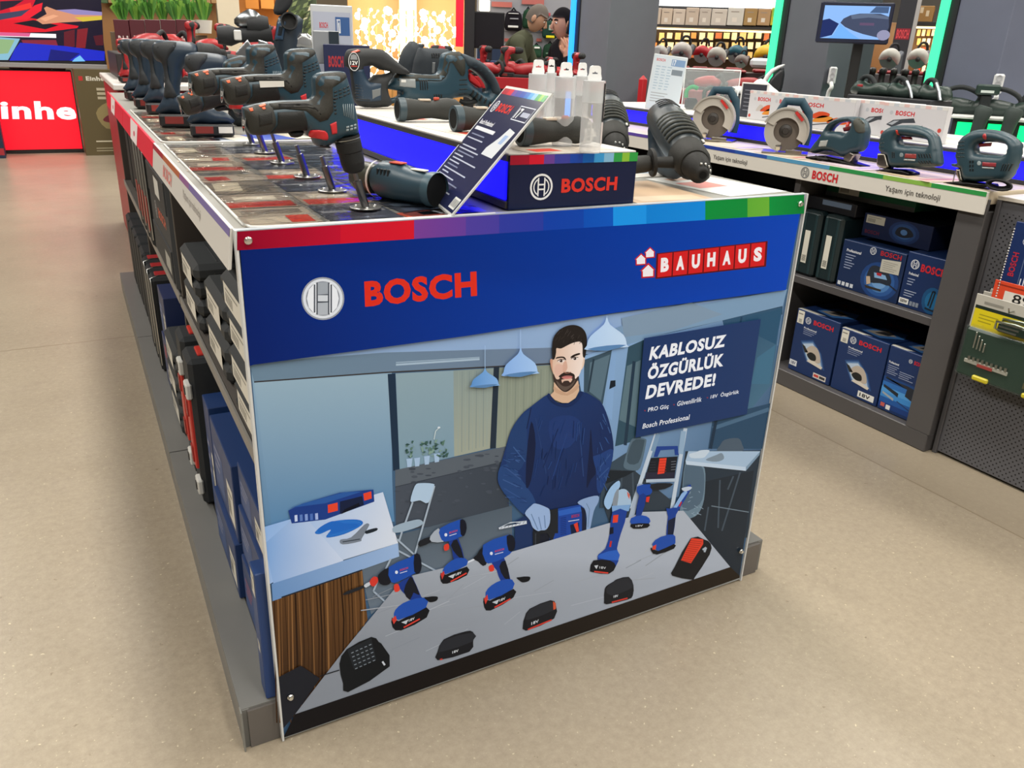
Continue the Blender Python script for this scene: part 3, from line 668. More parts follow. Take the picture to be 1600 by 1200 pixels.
# pendant lamps
def pend(Z, x, y, w, h, c1, c2, top):
    ln(Z([(x, top), (x, y-h*.5)]), .8, '#a9c6e6')
    lay(Z([(x, y-h*.55), (x+w*.08, y-h*.3), (x+w*.42, y+h*.05), (x+w*.5, y+h*.38), (x+w*.49, y+h*.45), (x-w*.49, y+h*.55), (x-w*.5, y+h*.4), (x-w*.42, y+h*.1), (x-w*.08, y-h*.3)]), None, 3, vcol=grad(Z([(x-w/2, y)])[0], c1, Z([(x+w/2, y)])[0], c2))
    lay(Z([(x-w*.49, y+h*.52), (x, y+h*.4), (x+w*.49, y+h*.38), (x, y+h*.58)]), '#5b86b4', 2)
pend(Z7, 677, 385, 182, 120, '#5f94cf', '#86b4e6', 170); pend(Z7, 915, 280, 228, 175, '#8bb4ea', '#a9ccf5', 60)
pend(Z1, 905, 220, 440, 330, '#b4d2f2', '#c9e0f6', 20)
# blue header band and colour stripe
lay([(370, 362), (1257, 304), (1250, 334), (1228, 453), (958, 489), (728, 525), (396, 570), (390, 572), (375.5, 391)], None, vcol=grad((385, 500), '#001f66', (1100, 380), '#0043b4'))
def sp(x0, x1, c0, c1=None):
    n = 4; yt = lambda x: 361.8-(x-370)*.0654; yb = lambda x: 391-(x-375)*.0650
    X = [x0+(x1-x0)*i/n for i in range(n+1)]
    lay([(x, yt(x)+.2) for x in X]+[(x+min(4, (x-370)*.0), yb(x)) for x in X[::-1]], None, vcol=grad((x0, 360), c0, (x1, 360), c1 or c0))
for x0, x1, c0, c1 in ((370.5, 532, '#8f0526', '#c00f30'), (532, 647, '#d0142c', '#d8182c'), (647, 728, '#7a3f92', '#683f98'), (728, 780, '#51409c', '#4a3e9c'), (780, 849, '#333c9c', '#2b3c9e'), (849, 912, '#123fa4', '#0f44a8'), (912, 958, '#0a50b4', '#0a56bc'), (958, 1010, '#1b94e4', '#1b94e4'), (1010, 1102, '#0e80d2', '#1289da'), (1102, 1168, '#0a8d3c', '#128a3a'), (1168, 1202, '#62ab36', '#6cb038'), (1202, 1256.5, '#0c8f3e', '#067a34')): sp(x0, x1, c0, c1)
# emblem and word mark
cx, cy = 504.5, 466.5
lay(circ(cx, cy, 33.5, 33.5, 40), '#9ba1a8'); lay(circ(cx, cy, 31, 31, 40), '#e2e5e8'); lay(circ(cx, cy, 26.5, 27, 40), '#8b9098'); lay(circ(cx, cy, 24.5, 25, 36), '#d4d8db')
for sg in (-1, 1):
    lay([(cx+sg*13, cy-24), (cx+sg*9, cy-24), (cx+sg*9, cy-5), (cx+sg*9, cy+5), (cx+sg*9, cy+24), (cx+sg*13, cy+24), (cx+sg*22, cy+14), (cx+sg*25, cy), (cx+sg*22, cy-14)], '#eef0f2')
    ln([(cx+sg*13, cy-22), (cx+sg*13, cy+22)], 2.4, '#4d525a')
    ln([(cx+sg*9, cy-25), (cx+sg*9, cy+25)], 2.4, '#4d525a')
for dy in (-6, 6): ln([(cx-9, cy+dy-.5), (cx+9, cy+dy-.5)], 2.4, '#4d525a')
lay([(cx-8, cy-25), (cx+8, cy-26), (cx+8, cy-7), (cx-8, cy-6)], '#a2a8ae'); lay([(cx-8, cy+7), (cx+8, cy+6), (cx+8, cy+25), (cx-8, cy+26)], '#b4b9be')
tx('BOSCH', [(570.5, 480), (745.5, 462.5), (744.5, 423.5), (569, 439.5)], '#e0301f', .045)
# house mark and store word mark in red tiles
w0 = np.array([1026, 433.5]); w1 = np.array([1195, 414.5]); w2 = np.array([1197.5, 377.5]); w3 = np.array([1027.5, 396.5])
def WQ(u, v): return tuple((w0*(1-u)+w1*u)*(1-v)+(w3*(1-u)+w2*u)*v)
lay([WQ(-.01, -.06), WQ(1.012, -.06), WQ(1.012, 1.02), WQ(-.01, 1.02)], '#5d0f14')
for i, ch in enumerate('BAUHAUS'):
    a = i/7+.006; e = (i+1)/7-.006
    lay([WQ(a, 0), WQ(e, 0), WQ(e, .98), WQ(a, .98)], '#d41f22')
    tx(ch, [WQ(a+.028, .2), WQ(e-.028, .2), WQ(e-.028, .8), WQ(a+.028, .8)], '#f6eded', .06)
def house(x, y, s, w):
    q = [(x-s, y+s*1.0), (x-s, y-s*.15), (x-s*1.25, y-s*.1), (x+s*.05, y-s*1.35), (x+s*1.15, y-s*.3), (x+s, y-s*.3), (x+s, y+s*.85)]
    lay([(x+(a-x)*1.28, y+(b_-y)*1.28) for a, b_ in q], '#c81e22'); lay(q, '#f3ecec')
house(1001.5, 406.5, 6.5, 1); house(1015.5, 396, 6, 1); house(1012.5, 424.5, 8, 1)
# campaign box
lay([(1006.5, 528.5), (1189, 498.6), (1167, 647), (993, 684)], None, vcol=grad((1010, 600), '#1c3664', (1180, 560), '#233b68'))
tx('KABLOSUZ', Z5([(287, 445), (918, 330), (935, 226), (310, 330)]), '#f2f4f8', .042)
tx('ÖZGÜRLÜK', Z5([(270, 607), (905, 492), (922, 362), (292, 470)]), '#f2f4f8', .042)
tx('DEVREDE!', Z5([(256, 770), (835, 654), (850, 548), (277, 650)]), '#f2f4f8', .042)
tx('PRO Güç', Z5([(278, 880), (450, 850), (456, 806), (283, 838)]), '#e6ebf2', .02)
tx('Güvenilirlik', Z5([(520, 826), (725, 786), (732, 745), (527, 785)]), '#e6ebf2', .015)
tx('18V  Özgürlük', Z5([(798, 772), (1036, 728), (1042, 680), (806, 726)]), '#e6ebf2', .015)
tx('Bosch Professional', Z5([(232, 1014), (622, 936), (630, 892), (242, 970)]), '#eef1f6', .015)
for x, y in ((255, 862), (497, 812), (775, 754)): lay(Z5(circ(x, y, 7, 6, 8)), '#8a3a4a')
pr = P.build('printed_picture', panel)
# bright trims down both edges of the sheet, and the bolts
for x in (-.001, 1.248):
    t = MB(); t.box((x, .004, .527), (.004, .018, 1.048), '#cdd0d2', 'steel'); t.build('edge_trim', panel)
for px, py in ((387, 375), (1248, 318), (453, 1087), (1156, 860)):
    q = at(px, py, 'y', -.002); m = MB(); m.lathe([(.0065, 0), (.0065, .0015), (.0045, .0035), (.0045, .006), (.002, .0065)], (q.x, -.006, q.z), (0, -1, 0), '#dcdcd8', 'metal', 12); m.build('bolt', panel)
# ------------------------------------------------------------------ gondola bodies (three bays in a row)
BR = -.02
BX = Matrix.Rotation(BR, 4, 'Z')
def bp(x, y, z): return BX @ Vector((x, y, z))
GW = 1.247
DK = '#4b4744'
def gon_body(root, y0, y1, first=False):
    X = BX
    m = MB(X); L = y1-y0
    if first:
        a, b_ = bp(-.06, y1-.003, 0), bp(GW+.07, y1-.003, 0); m.X = Matrix()
        Q = [(-.062, .01), (GW+.068, .01), (b_.x, b_.y), (a.x, a.y)]
        m.add([(x, y, z) for z in (.001, .094) for x, y in Q], [(3, 2, 1, 0), (4, 5, 6, 7), (0, 1, 5, 4), (1, 2, 6, 5), (2, 3, 7, 6), (3, 0, 4, 7)], '#5f5b58', 'steel'); m.X = X
    else: m.box((GW/2+.005, (y0+y1)/2, .0475), (GW+.13, L-.006, .093), '#55514e', 'steel', .003)
    s_ = .03 if first else 0
    m.box((-.066, (y0+y1)/2, .048), (.018, L-.002, .1), '#6a6a68', 'steel', .002); m.box((GW+.076, (y0+y1+s_)/2, .048), (.018, L-.002-s_, .1), '#6a6a68', 'steel', .002)
    m.box((-.037, (y0+y1)/2, .0965), (.074, L-.004, .005), '#70706e', 'steel'); m.box((GW+.045, (y0+y1+s_)/2, .0965), (.074, L-.004-s_, .005), '#70706e', 'steel')
    if first: m.box((-.0745, y0+.0, .05), (.003, .02, .1), '#7a7a76', 'steel')
    m.build('plinth', root)
    m = MB(X); m.box((GW/2, (y0+y1)/2, .55), (.03, L-.02, .9), '#38353a', 'steel'); m.build('back_board', root)
    for sx in (1, -1):
        m = MB(X); cx = .31 if sx > 0 else GW-.31
        e_ = .03 if first and sx < 0 else 0
        m.box((cx, (y0+y1+e_)/2, .594), (.585, L-.02-e_, .022), '#57524e', 'steel', .002)
        m.box((cx-sx*.2945, (y0+y1+e_)/2, .594), (.006, L-.02-e_, .03), '#7b7874', 'steel', .001)
        m.build('shelf', root)
        m = MB(X); m.box((cx+sx*.005, y1-.012, .56), (.59, .02, .92), '#3b3633', 'steel', .002); m.build('side_board', root)
    m = MB(X)
    if first:
        a, b_ = bp(.002, y1-.002, 0), bp(GW-.002, y1-.002, 0); m.X = Matrix(); Q = [(.002, .014), (GW-.002, .014), (b_.x, b_.y), (a.x, a.y)]
        m.add([(x, y, z) for z in (1.028, 1.047) for x, y in Q], [(3, 2, 1, 0), (4, 5, 6, 7), (0, 1, 5, 4), (1, 2, 6, 5), (2, 3, 7, 6), (3, 0, 4, 7)], '#8b8983', 'steel')
    else: m.box((GW/2, (y0+y1)/2, 1.0375), (GW-.004, L-.004, .019), '#8b8983', 'steel', .002)
    m.build('counter_top', root)
gon_body(gon, .013, 1.22, True)
g2 = thing('display_gondola', 'grey gondola bay with a bright red shelf edge, joined behind the front bay', 'gondola', (0, 0, 0)); gon_body(g2, 1.222, 2.42)
g3 = thing('display_gondola', 'farthest grey gondola bay of the front island, under the upright cordless drills', 'gondola', (0, 0, 0)); gon_body(g3, 2.422, 3.6)

def rail(root, y0, y1, kind):
    """angled price rail along the left top edge"""
    o = bp(-.013, y0, .985); u = bp(0, 1, 0); v = Vector((.009, 0, .064)); v0 = v.normalized(); n = Vector((-1, 0, -.15)).normalized()
    L = y1-y0; m = MB()
    m.box((0, 0, 0), (.006, L, .068), '#d5d3cf' if kind else '#e5173c', 'card', .001, None)
    for i in range(len(m.v)): p = m.v[i]; m.v[i] = o+u*(p.y+L/2)+v0*(p.z+.034)+n*p.x*1.0
    fn = lambda a, b_, c=0: o+u*a+v0*b_+n*(.0034+c)
    if kind:
        for a, e, c in ((0, .47, '#7569a8'), (.47, .62, '#8f5a96'), (.62, .95, '#b4613c'), (.95, L, '#a31733')): m.flat([(a, .054), (e, .054), (e, .068), (a, .068)], fn, c, 'card', .0002)
        m.text('Yaşam için teknoloji', [(.56, .02), (.3, .02), (.3, .042), (.56, .042)], fn, '#a09c9a', 'card', .0003)
        m.text('BOSCH', [(.94, .014), (.76, .014), (.76, .044), (.94, .044)], fn, '#e98f8c', 'card', .0003, .03)
    else:
        m.flat([(.52, .0), (.78, 0), (.8, .068), (.5, .068)], fn, '#f6eef0', 'card', .0002)
        m.flat(circ(.63, .03, .03, .009, 10), fn, '#d9395a', 'card', .0004)
    m.build('price_rail', root)
rail(gon, .012, 1.215, 1); rail(g2, 1.225, 2.418, 0); rail(g3, 2.43, 3.59, 0)

# ------------------------------------------------------------------ leaflets and clear sheet on the counter
random.seed(11)
CT = 1.047
def leaflet(x, y, w, h, rot, bg, art, label, z=CT+.0008, name='leaflet'):
    m = MB(); m.box((0, 0, 0), (w, h, .0006), bg, 'card')
    fn = lambda a, b_, c=0: (a, b_, .00045+c)
    for (x0, y0, x1, y1, c) in art: m.flat([(x0*w, y0*h), (x1*w, y0*h), (x1*w, y1*h), (x0*w, y1*h)], fn, c, 'card', .0001)
    p = bp(x, y, z); return tag(m.build(name, None, p, rot+BR), label, 'leaflet', 'leaflets under the clear sheet')
arts = [('#b8ac9c', [(-.4, -.4, .1, -.05, '#d4c8b4'), (.12, -.4, .42, 0, '#d24030'), (-.4, .15, .4, .4, '#8a8074')]),
        ('#2e323e', [(-.4, .2, .4, .42, '#586474'), (-.4, -.1, .2, .08, '#465064'), (-.3, -.4, .0, -.2, '#a0a8b4')]),
        ('#a89c8e', [(-.45, -.45, .45, -.1, '#cc4034'), (-.3, .0, .3, .3, '#e0d6c4')]),
        ('#8a8074', [(-.4, -.3, .0, .4, '#d8ceb8'), (.05, -.4, .4, .1, '#6a645e')]),
        ('#3c4252', [(-.45, .0, .45, .12, '#989aa0'), (-.4, -.4, .3, -.3, '#5c6476')]),
        ('#b8ac9c', [(-.42, .1, .42, .42, '#706e6a'), (-.4, -.4, -.05, -.05, '#c43830')])]
words = ['front left corner', 'near the left edge', 'below the first metal peg', 'in front of the riser', 'beside the red price block', 'under the wrinkled film', 'between two peg discs', 'along the left rim', 'near the bay joint', 'behind the second peg']
colw = ['beige', 'navy', 'red and grey', 'grey brown', 'dark blue', 'buff']
k = 0
for j in range(7):
    for i in range(3):
        x = .085+i*.14; y = .11+j*.158
        a = (i*2+j*5+(i*j)) % 6
        if i == 0: a = (0, 2, 3, 5, 2, 0, 3)[j]
        if i == 2 or (i == 1 and j % 2 == 0): a = (1, 4)[(i+j) % 2]
        row = ['front', 'second', 'third', 'fourth', 'fifth', 'sixth', 'seventh'][j]; cl = ['left', 'middle', 'right'][i]
        leaflet(x, y, .13, .15, random.uniform(-.12, .12), *arts[a], '%s leaflet under the clear sheet, %s row from the front, %s column' % (colw[a], row, cl)); k += 1
m = MB(); n = 40
V = []; random.seed(5)
hs = {}
for j in range(n+1):
    for i in range(13):
        z = .0022+.0016*(math.sin(i*1.7+j*.9)+math.sin(j*1.31-i*.6)+1.2*math.sin(i*.5+j*.37+2))*.5+.0012
        V.append((.018+i*.036, .03+j*.0292, CT+z))
m.X = BX
m.add(V, [(j*13+i, j*13+i+1, (j+1)*13+i+1, (j+1)*13+i) for j in range(n) for i in range(12)], '#f4f4f2', 'film', True)
tag(m.build('plastic_sheet'), 'clear wrinkled plastic sheet laid over the leaflets on the front counter', 'plastic sheet')
def frame_strip(y0, y1, label, x1=.46):
    m = MB(BX)
    pts = [(.02, y1, CT+.002), (.02, y0+.03, CT+.002), (.028, y0+.006, CT+.002), (.05, y0, CT+.002), (x1, y0, CT+.002)]
    m.tube(pts, .0028, '#d8d8d4', 'steel', 6); return tag(m.build('sheet_rim'), label, 'trim strip')
frame_strip(.018, 1.2, 'white plastic rim holding down the clear sheet at the front left counter corner')
frame_strip(1.245, 2.4, 'white plastic rim on the counter of the second bay')
# second bay: strips of film and leaflets
for j in range(5):
    for i in range(2):
        a = (3, 5, 0, 3, 2)[j] if i == 0 else (1, 3, 4, 5, 1)[j]
        leaflet(.09+i*.13, 1.34+j*.2, .12, .16, 0, *arts[a], '%s leaflet on the second bay counter, %s from the joint, %s side' % (colw[a], ['nearest', 'second', 'third', 'fourth', 'fifth'][j], ['left', 'right'][i]))
leaflet(.33, 1.36, .25, .16, .25, '#d9d2c4', [(-.2, -.5, .25, .5, '#4f63b8'), (.3, -.5, .5, .5, '#e6ddca')], 'cream and blue leaflet lying beside the nearest cordless drill battery', CT+.0016)
m = MB(BX); V = []
for j in range(41):
    y = 1.26+j*.026; w = .15+.014*abs(math.sin(j*.62))
    for i in range(7): V.append((.024+w*i/6, y, CT+.003+.002*math.sin(i*1.3+j*.8)))
m.add(V, [(j*7+i, j*7+i+1, (j+1)*7+i+1, (j+1)*7+i) for j in range(40) for i in range(6)], '#f4f4f2', 'film', True)
tag(m.build('plastic_sheet'), 'clear plastic strip with a scalloped edge on the second bay counter', 'plastic sheet')
# right part of the counter
leaflet(1.13, .2, .19, .27, .12, '#dfe0de', [(-.4, -.1, .1, .2, '#d9847c'), (-.3, .3, .4, .42, '#c9a58d')], 'white leaflet with a pink picture near the right counter corner')
leaflet(.9, .16, .2, .28, -.05, '#b99f84', [(-.4, -.4, .4, -.2, '#c9b49c')], 'tan leaflet below the rotary hammer chuck')
leaflet(1.03, .48, .3, .26, .05, '#cfcac2', [(-.3, -.3, .3, .3, '#b3cbe0')], 'pale leaflet under the handle of the front rotary hammer')
leaflet(.345, .055, .1, .07, .3, '#c8532f', [(-.4, -.4, .2, .4, '#7c2f22')], 'orange red leaflet under the lying cordless tool')

# ------------------------------------------------------------------ emblem and word mark used on packaging
def emblem(m, fn, cx, cy, r, col, fin='card', off=.0004, bg=None):
    if bg: m.flat(circ(cx, cy, r, r, 24), fn, bg, fin, off*.6)
    m.ring(circ(cx, cy, r, r, 28), circ(cx, cy, r*.84, r*.84, 28), fn, col, fin, off)
    for s_ in (-1, 1):
        m.flat([(cx+s_*r*.34, cy-r*.66), (cx+s_*r*.22, cy-r*.72), (cx+s_*r*.22, cy+r*.72), (cx+s_*r*.34, cy+r*.66)], fn, col, fin, off)
        a = circ(cx, cy, r*.66, r*.66, 9, -1.0, 1.0)
        m.line([(cx+s_*(x-cx), y) for x, y in a], r*.1, fn, col, fin, off)
    m.flat([(cx-r*.24, cy-r*.24), (cx+r*.24, cy-r*.24), (cx+r*.24, cy-r*.12), (cx-r*.24, cy-r*.12)], fn, col, fin, off)
    m.flat([(cx-r*.24, cy+r*.12), (cx+r*.24, cy+r*.12), (cx+r*.24, cy+r*.24), (cx-r*.24, cy+r*.24)], fn, col, fin, off)
def word(m, fn, x, y, h, col, t='BOSCH', fin='card', off=.0004, bold=.03, w=None):
    w = w or glyphs(t, bold)[2]*h
    m.text(t, [(x, y), (x+w, y), (x+w, y+h), (x, y+h)], fn, col, fin, off, bold); return w
STRIPE = ((0, .14, '#a50f2e'), (.14, .25, '#cf1430'), (.25, .33, '#6a3f97'), (.33, .45, '#3c409f'), (.45, .55, '#1a47ae'), (.55, .64, '#0b63c0'), (.64, .72, '#3a97d6'), (.72, .8, '#7fb4d8'), (.8, .87, '#2f9a4a'), (.87, .93, '#86b93c'), (.93, 1, '#2f9a45'))

# ------------------------------------------------------------------ lit riser on the counter
ri = thing('display_riser', 'dark display riser with glowing blue side on the front counter', 'display riser', bp(.498, .035, CT+.0015), BR)
m = MB(); m.box((.142, .6, .05), (.272, 1.176, .098), '#26262a', 'steel', .002); m.build('body', ri)
m = MB(); m.box((.142, .6, .1005), (.284, 1.18, .004), '#d9d4cc', 'card', .001); m.build('top_board', ri)
m = MB(); m.box((.0, .6, .094), (.008, 1.18, .012), '#3a3733', 'steel', .001); m.build('top_frame', ri)
m = MB(); m.box((.0, .6, .009), (.008, 1.18, .014), '#3a3733', 'steel', .001); m.build('bottom_frame', ri)
m = MB(); m.box((.0015, .6, .052), (.004, 1.16, .07), (.006, .004, .92), 'glow_led'); m.build('light_panel', ri)
m = MB(); m.box((.142, .008, .05), (.284, .008, .1), '#101b3e', 'print', .001)
fn = FR((0, .0035, 0), (1, 0, 0), (0, 0, 1), (0, -1, 0))
for a, e, c in STRIPE: m.flat([(a*.284, .083), (e*.284, .083), (e*.284, .1), (a*.284, .1)], fn, c, 'print', .0002)
emblem(m, fn, .068, .041, .0245, '#e6e8ee', 'print', .0004)
word(m, fn, .112, .028, .027, '#d8332a', 'BOSCH', 'print', .0004, .04, .128)
m.build('front_panel', ri)
for i, (y, c) in enumerate(((.1, '#c9bfb2'), (.42, '#cfc6ba'), (.78, '#d8d2c8'))):
    q = MB(); q.box((0, 0, 0), (.2, .22, .0006), c, 'card')
    q.flat([(-.08, -.1), (-.02, -.1), (-.02, -.06), (-.08, -.06)], lambda a, b_, c_=0: (a, b_, .0005+c_), '#c9432f', 'card')
    tag(q.build('leaflet', None, bp(.5+.13, .06+y, CT+.1045), BR+.1), '%s leaflet lying on the lit riser, %s from the front' % (['tan', 'pale brown', 'off white'][i], ['first', 'second', 'third'][i]), 'leaflet', 'leaflets on the riser')
RZ = CT+.1045

# ------------------------------------------------------------------ tools seen side on: outline on the plane of the tool itself
class Side:
    def __init__(s, Z, P0, ang): s.Z = Z; s.P = Vector(P0); s.a = ang; s.u = Vector((math.cos(ang), math.sin(ang), 0)); s.n = Vector((-math.sin(ang), math.cos(ang), 0))
    def __call__(s, pts):
        out = []
        for x, y in s.Z(pts):
            d = ray(x, y); q = CP+d*((s.P-CP).dot(s.n)/d.dot(s.n))-s.P; out.append((q.dot(s.u), q.z))
        return out
SF = lambda a, b_, c=0: (a, c, b_)
TEAL = '#22404f'; TEALD = '#1b333f'; RUB = '#2b2c2b'; RUBD = '#191a1b'; RED = '#c8242b'; ORG = '#c4492c'
def drill_angle(P0, label):
    S = Side(zm(360, 60, 4.2115), P0, 0)
    t = thing('angled_drill', label, 'drill', P0, 0, 'angled drills on metal pegs')
    body = sm(S([(80, 465), (95, 450), (230, 420), (330, 410), (500, 405), (530, 390), (545, 365), (540, 270), (560, 240), (600, 222), (700, 215), (740, 222), (755, 250), (800, 400), (838, 620), (770, 650), (690, 670), (640, 705), (575, 708), (545, 680), (535, 650), (505, 640), (490, 612), (470, 605), (385, 612), (240, 630), (215, 632), (135, 632), (110, 600), (85, 520)]), 2)
    m = MB(); h = m.puff(body, .027, SF, TEAL, 'plastic', r=.026, edge=.3, step=.007); bd = m.build('housing', t)
    m = MB(); m.patch(sm(S([(82, 470), (95, 452), (232, 424), (268, 500), (272, 570), (215, 628), (137, 628), (112, 600), (88, 520)]), 2), h, SF, '#30302d', 'rubber', .0016)
    m.patch(S([(160, 492), (245, 472), (252, 552), (165, 572)]), h, SF, '#222221', 'rubber', .0028); bt = m.build('battery_cap', t)
    m = MB()
    for q in ([(105, 456), (130, 450), (132, 470), (112, 474)], [(172, 436), (215, 424), (217, 436), (178, 448)], [(186, 448), (208, 442), (212, 458), (192, 462)]): m.patch(S(q), h, SF, '#c9592f', 'plastic', .003)
    m.build('clip', bt)
    e = S([(96, 480), (112, 590)]); c = ((e[0][0]+e[1][0])/2-.0035, 0, (e[0][1]+e[1][1])/2)
    m = MB(); dn = Vector((-1, 0, .12)).normalized(); fx = FR(c, (0, -1, 0), (.12, 0, 1), tuple(dn))
    m.flat(circ(0, 0, .0145, .02, 24), fx, '#16171a', 'card', .0002); m.ring(circ(0, 0, .0145, .02, 24), circ(0, 0, .013, .0185, 24), fx, '#c9ccce', 'card', .0004)
    m.flat([(-.011, .002), (.011, .002), (.008, .014), (0, .017), (-.008, .014)], fx, '#8e9296', 'card', .0004)
    m.text('12V', [(-.0095, -.009), (.0095, -.009), (.0095, 0), (-.0095, 0)], fx, '#e8e8e8', 'card', .0005, .03); m.flat([(-.007, -.013), (.007, -.013), (.007, -.011), (-.007, -.011)], fx, '#c43a30', 'card', .0005)
    m.build('badge', bt)
    m = MB(); m.patch(S([(285, 478), (455, 470), (480, 545), (488, 600), (380, 606), (248, 622), (285, 560)]), h, SF, '#1f2020', 'rubber', .0014)
    m.patch(S([(240, 424), (330, 414), (500, 409), (530, 394), (549, 365), (545, 270), (562, 243), (602, 226), (700, 219), (738, 226), (750, 252), (640, 318), (646, 470), (610, 525), (560, 540), (520, 510), (470, 468), (330, 455), (252, 462)]), h, SF, '#33322e', 'rubber', .0015)
    for k in range(3):
        o = k*9
        m.patch(S([(300, 424+o), (480, 420+o), (520+o, 432+o), (560+o*.3, 470+o), (558+o*.3, 478+o), (515+o, 441+o), (480, 428+o), (300, 432+o)]), h, SF, '#1c1c1b', 'rubber', .0022)
    m.build('grip', t)
    m = MB(); m.patch(sm(S([(503, 608), (520, 595), (590, 598), (612, 630), (608, 660), (560, 652), (508, 645)]), 2), h, SF, RED, 'plastic', .003); m.build('trigger', t)
    m = MB(); m.patch(S([(625, 555), (665, 538), (672, 615), (640, 622)]), h, SF, '#c92c34', 'plastic', .0022); m.build('switch', t)
    m = MB()
    for k in range(4):
        for j in range(3):
            x = 650+k*30+j*2; y = 345+j*22-k*11; m.patch(S([(x, y), (x+20, y-8), (x+20, y+2), (x, y+10)]), h, SF, '#0c1216', 'plastic', .0006, step=.01)
    for j in range(5): m.patch(S([(645+j*2, 385+j*24), (658+j*2, 381+j*24), (660+j*2, 394+j*24), (647+j*2, 398+j*24)]), h, SF, '#0c1216', 'plastic', .0006, step=.01)
    m.build('vents', t)
    m = MB()
    for k in range(6): m.patch(S([(706+k*15, 425+abs(k-2)*3), (711+k*15, 423), (720+k*13, 500+k*5), (715+k*13, 502+k*5)]), h, SF, '#7f8d94', 'card', .0007, step=.02)
    for k in range(3):
        for j in range(2): m.patch(S([(730+k*26, 570-k*6+j*20), (748+k*26, 566-k*6+j*20), (750+k*26, 578-k*6+j*20), (732+k*26, 583-k*6+j*20)]), h, SF, '#93a0a6', 'card', .0007, step=.02)
    m.build('rating_text', t)
    m = MB(); m.puff(sm(S([(385, 608), (470, 603), (472, 636), (440, 650), (400, 648)]), 2), .014, SF, '#17181a', 'rubber', r=.01); m.build('battery_latch', t)
    m = MB(); m.puff(sm(S([(545, 675), (640, 702), (650, 720), (580, 712)]), 2), .016, SF, '#1a1a1b', 'rubber', r=.01); m.build('torque_stop', t)
    a, b_ = S([(765, 640), (820, 880)]); d = Vector((b_[0]-a[0], 0, b_[1]-a[1])); L = d.length
    m = MB(); m.lathe([(.0, 0), (.0225, .0), (.0228, .004), (.0215, .006), (.0225, .010), (.0225, L*.42), (.0212, L*.44), (.021, L*.72), (.0185, L*.92), (.012, L), (.0, L)], (a[0], 0, a[1]), d, '#1a1b1c', 'rubber', 24)
    m.lathe([(.0229, .0045), (.0229, .0058)], (a[0], 0, a[1]), d, '#b9bcbc', 'metal', 24)
    m.build('chuck', t)
    return t
def peg(P0, top, label):
    t = thing('display_peg', label, 'display peg', P0, 0, 'metal display pegs on the counter')
    m = MB(); m.lathe([(.029, 0), (.029, .0015), (.027, .0022), (0, .0022)], (0, 0, 0), (0, 0, 1), '#a5a5a2', 'metal', 28); m.build('base_disc', t)
    for k in range(3):
        g = 2*PI*k/3+.3; q = MB(); q.lathe([(.0035, .002), (.0035, .003), (.002, .0042), (0, .0044)], (.02*math.cos(g), .02*math.sin(g), 0), (0, 0, 1), '#c9c9c6', 'metal', 8); q.build('screw', t)
    m = MB(); d = top.normalized(); L = top.length; m.lathe([(.0075, 0), (.0075, L*.72), (.004, L*.74), (.004, L)], (0, 0, 0), d, '#77777a', 'metal', 12); m.build('post', t)
    return t
PEGS = [(.252, .118), (.251, .315), (.253, .51), (.257, .746), (.264, .952), (.273, 1.146)]
P1 = Vector((.252, .118, CT+.005))
tp = at(553, 266, 'y', .118)-P1
ordn = ['nearest', 'second', 'third', 'fourth', 'fifth', 'farthest']
pg = peg(P1, tp, 'nearest metal peg on a round disc, holding the front angled drill by its chuck')
for k in range(1, 6): dup(pg, Vector((PEGS[k][0], PEGS[k][1], CT+.0052)), None, '%s metal peg on a round disc in the row behind the front angled drill' % ordn[k])
dr = drill_angle(P1, 'black and teal angled drill nearest the panel, chuck down on the first peg')
d2 = dup(dr, Vector((PEGS[1][0]+.006, PEGS[1][1], CT+.038)), None, 'second black and teal angled drill behind the front one, white sticker on its grip')
S = Side(zm(360, 60, 4.2115), Vector((PEGS[1][0]+.006, PEGS[1][1], CT+.038)), 0)
m = MB(); q = S([(165, 275), (325, 275), (328, 312), (172, 318)]); m.add([(a, -.0305, c) for a, c in q]+[(a, -.0298, c) for a, c in q], [(0, 1, 2, 3), (7, 6, 5, 4), (0, 4, 5, 1), (1, 5, 6, 2), (2, 6, 7, 3), (3, 7, 4, 0)], '#e4e2da', 'card'); m.build('sticker', d2)
dup(dr, Vector((.228, .51, CT+.042)), .1, 'third black and teal angled drill, only its handle end showing behind the second')
dup(dr, Vector((.266, .75, CT+.026)), (0, -.2, .0), 'fourth angled drill, tilted handle end low beside the cordless drill battery')
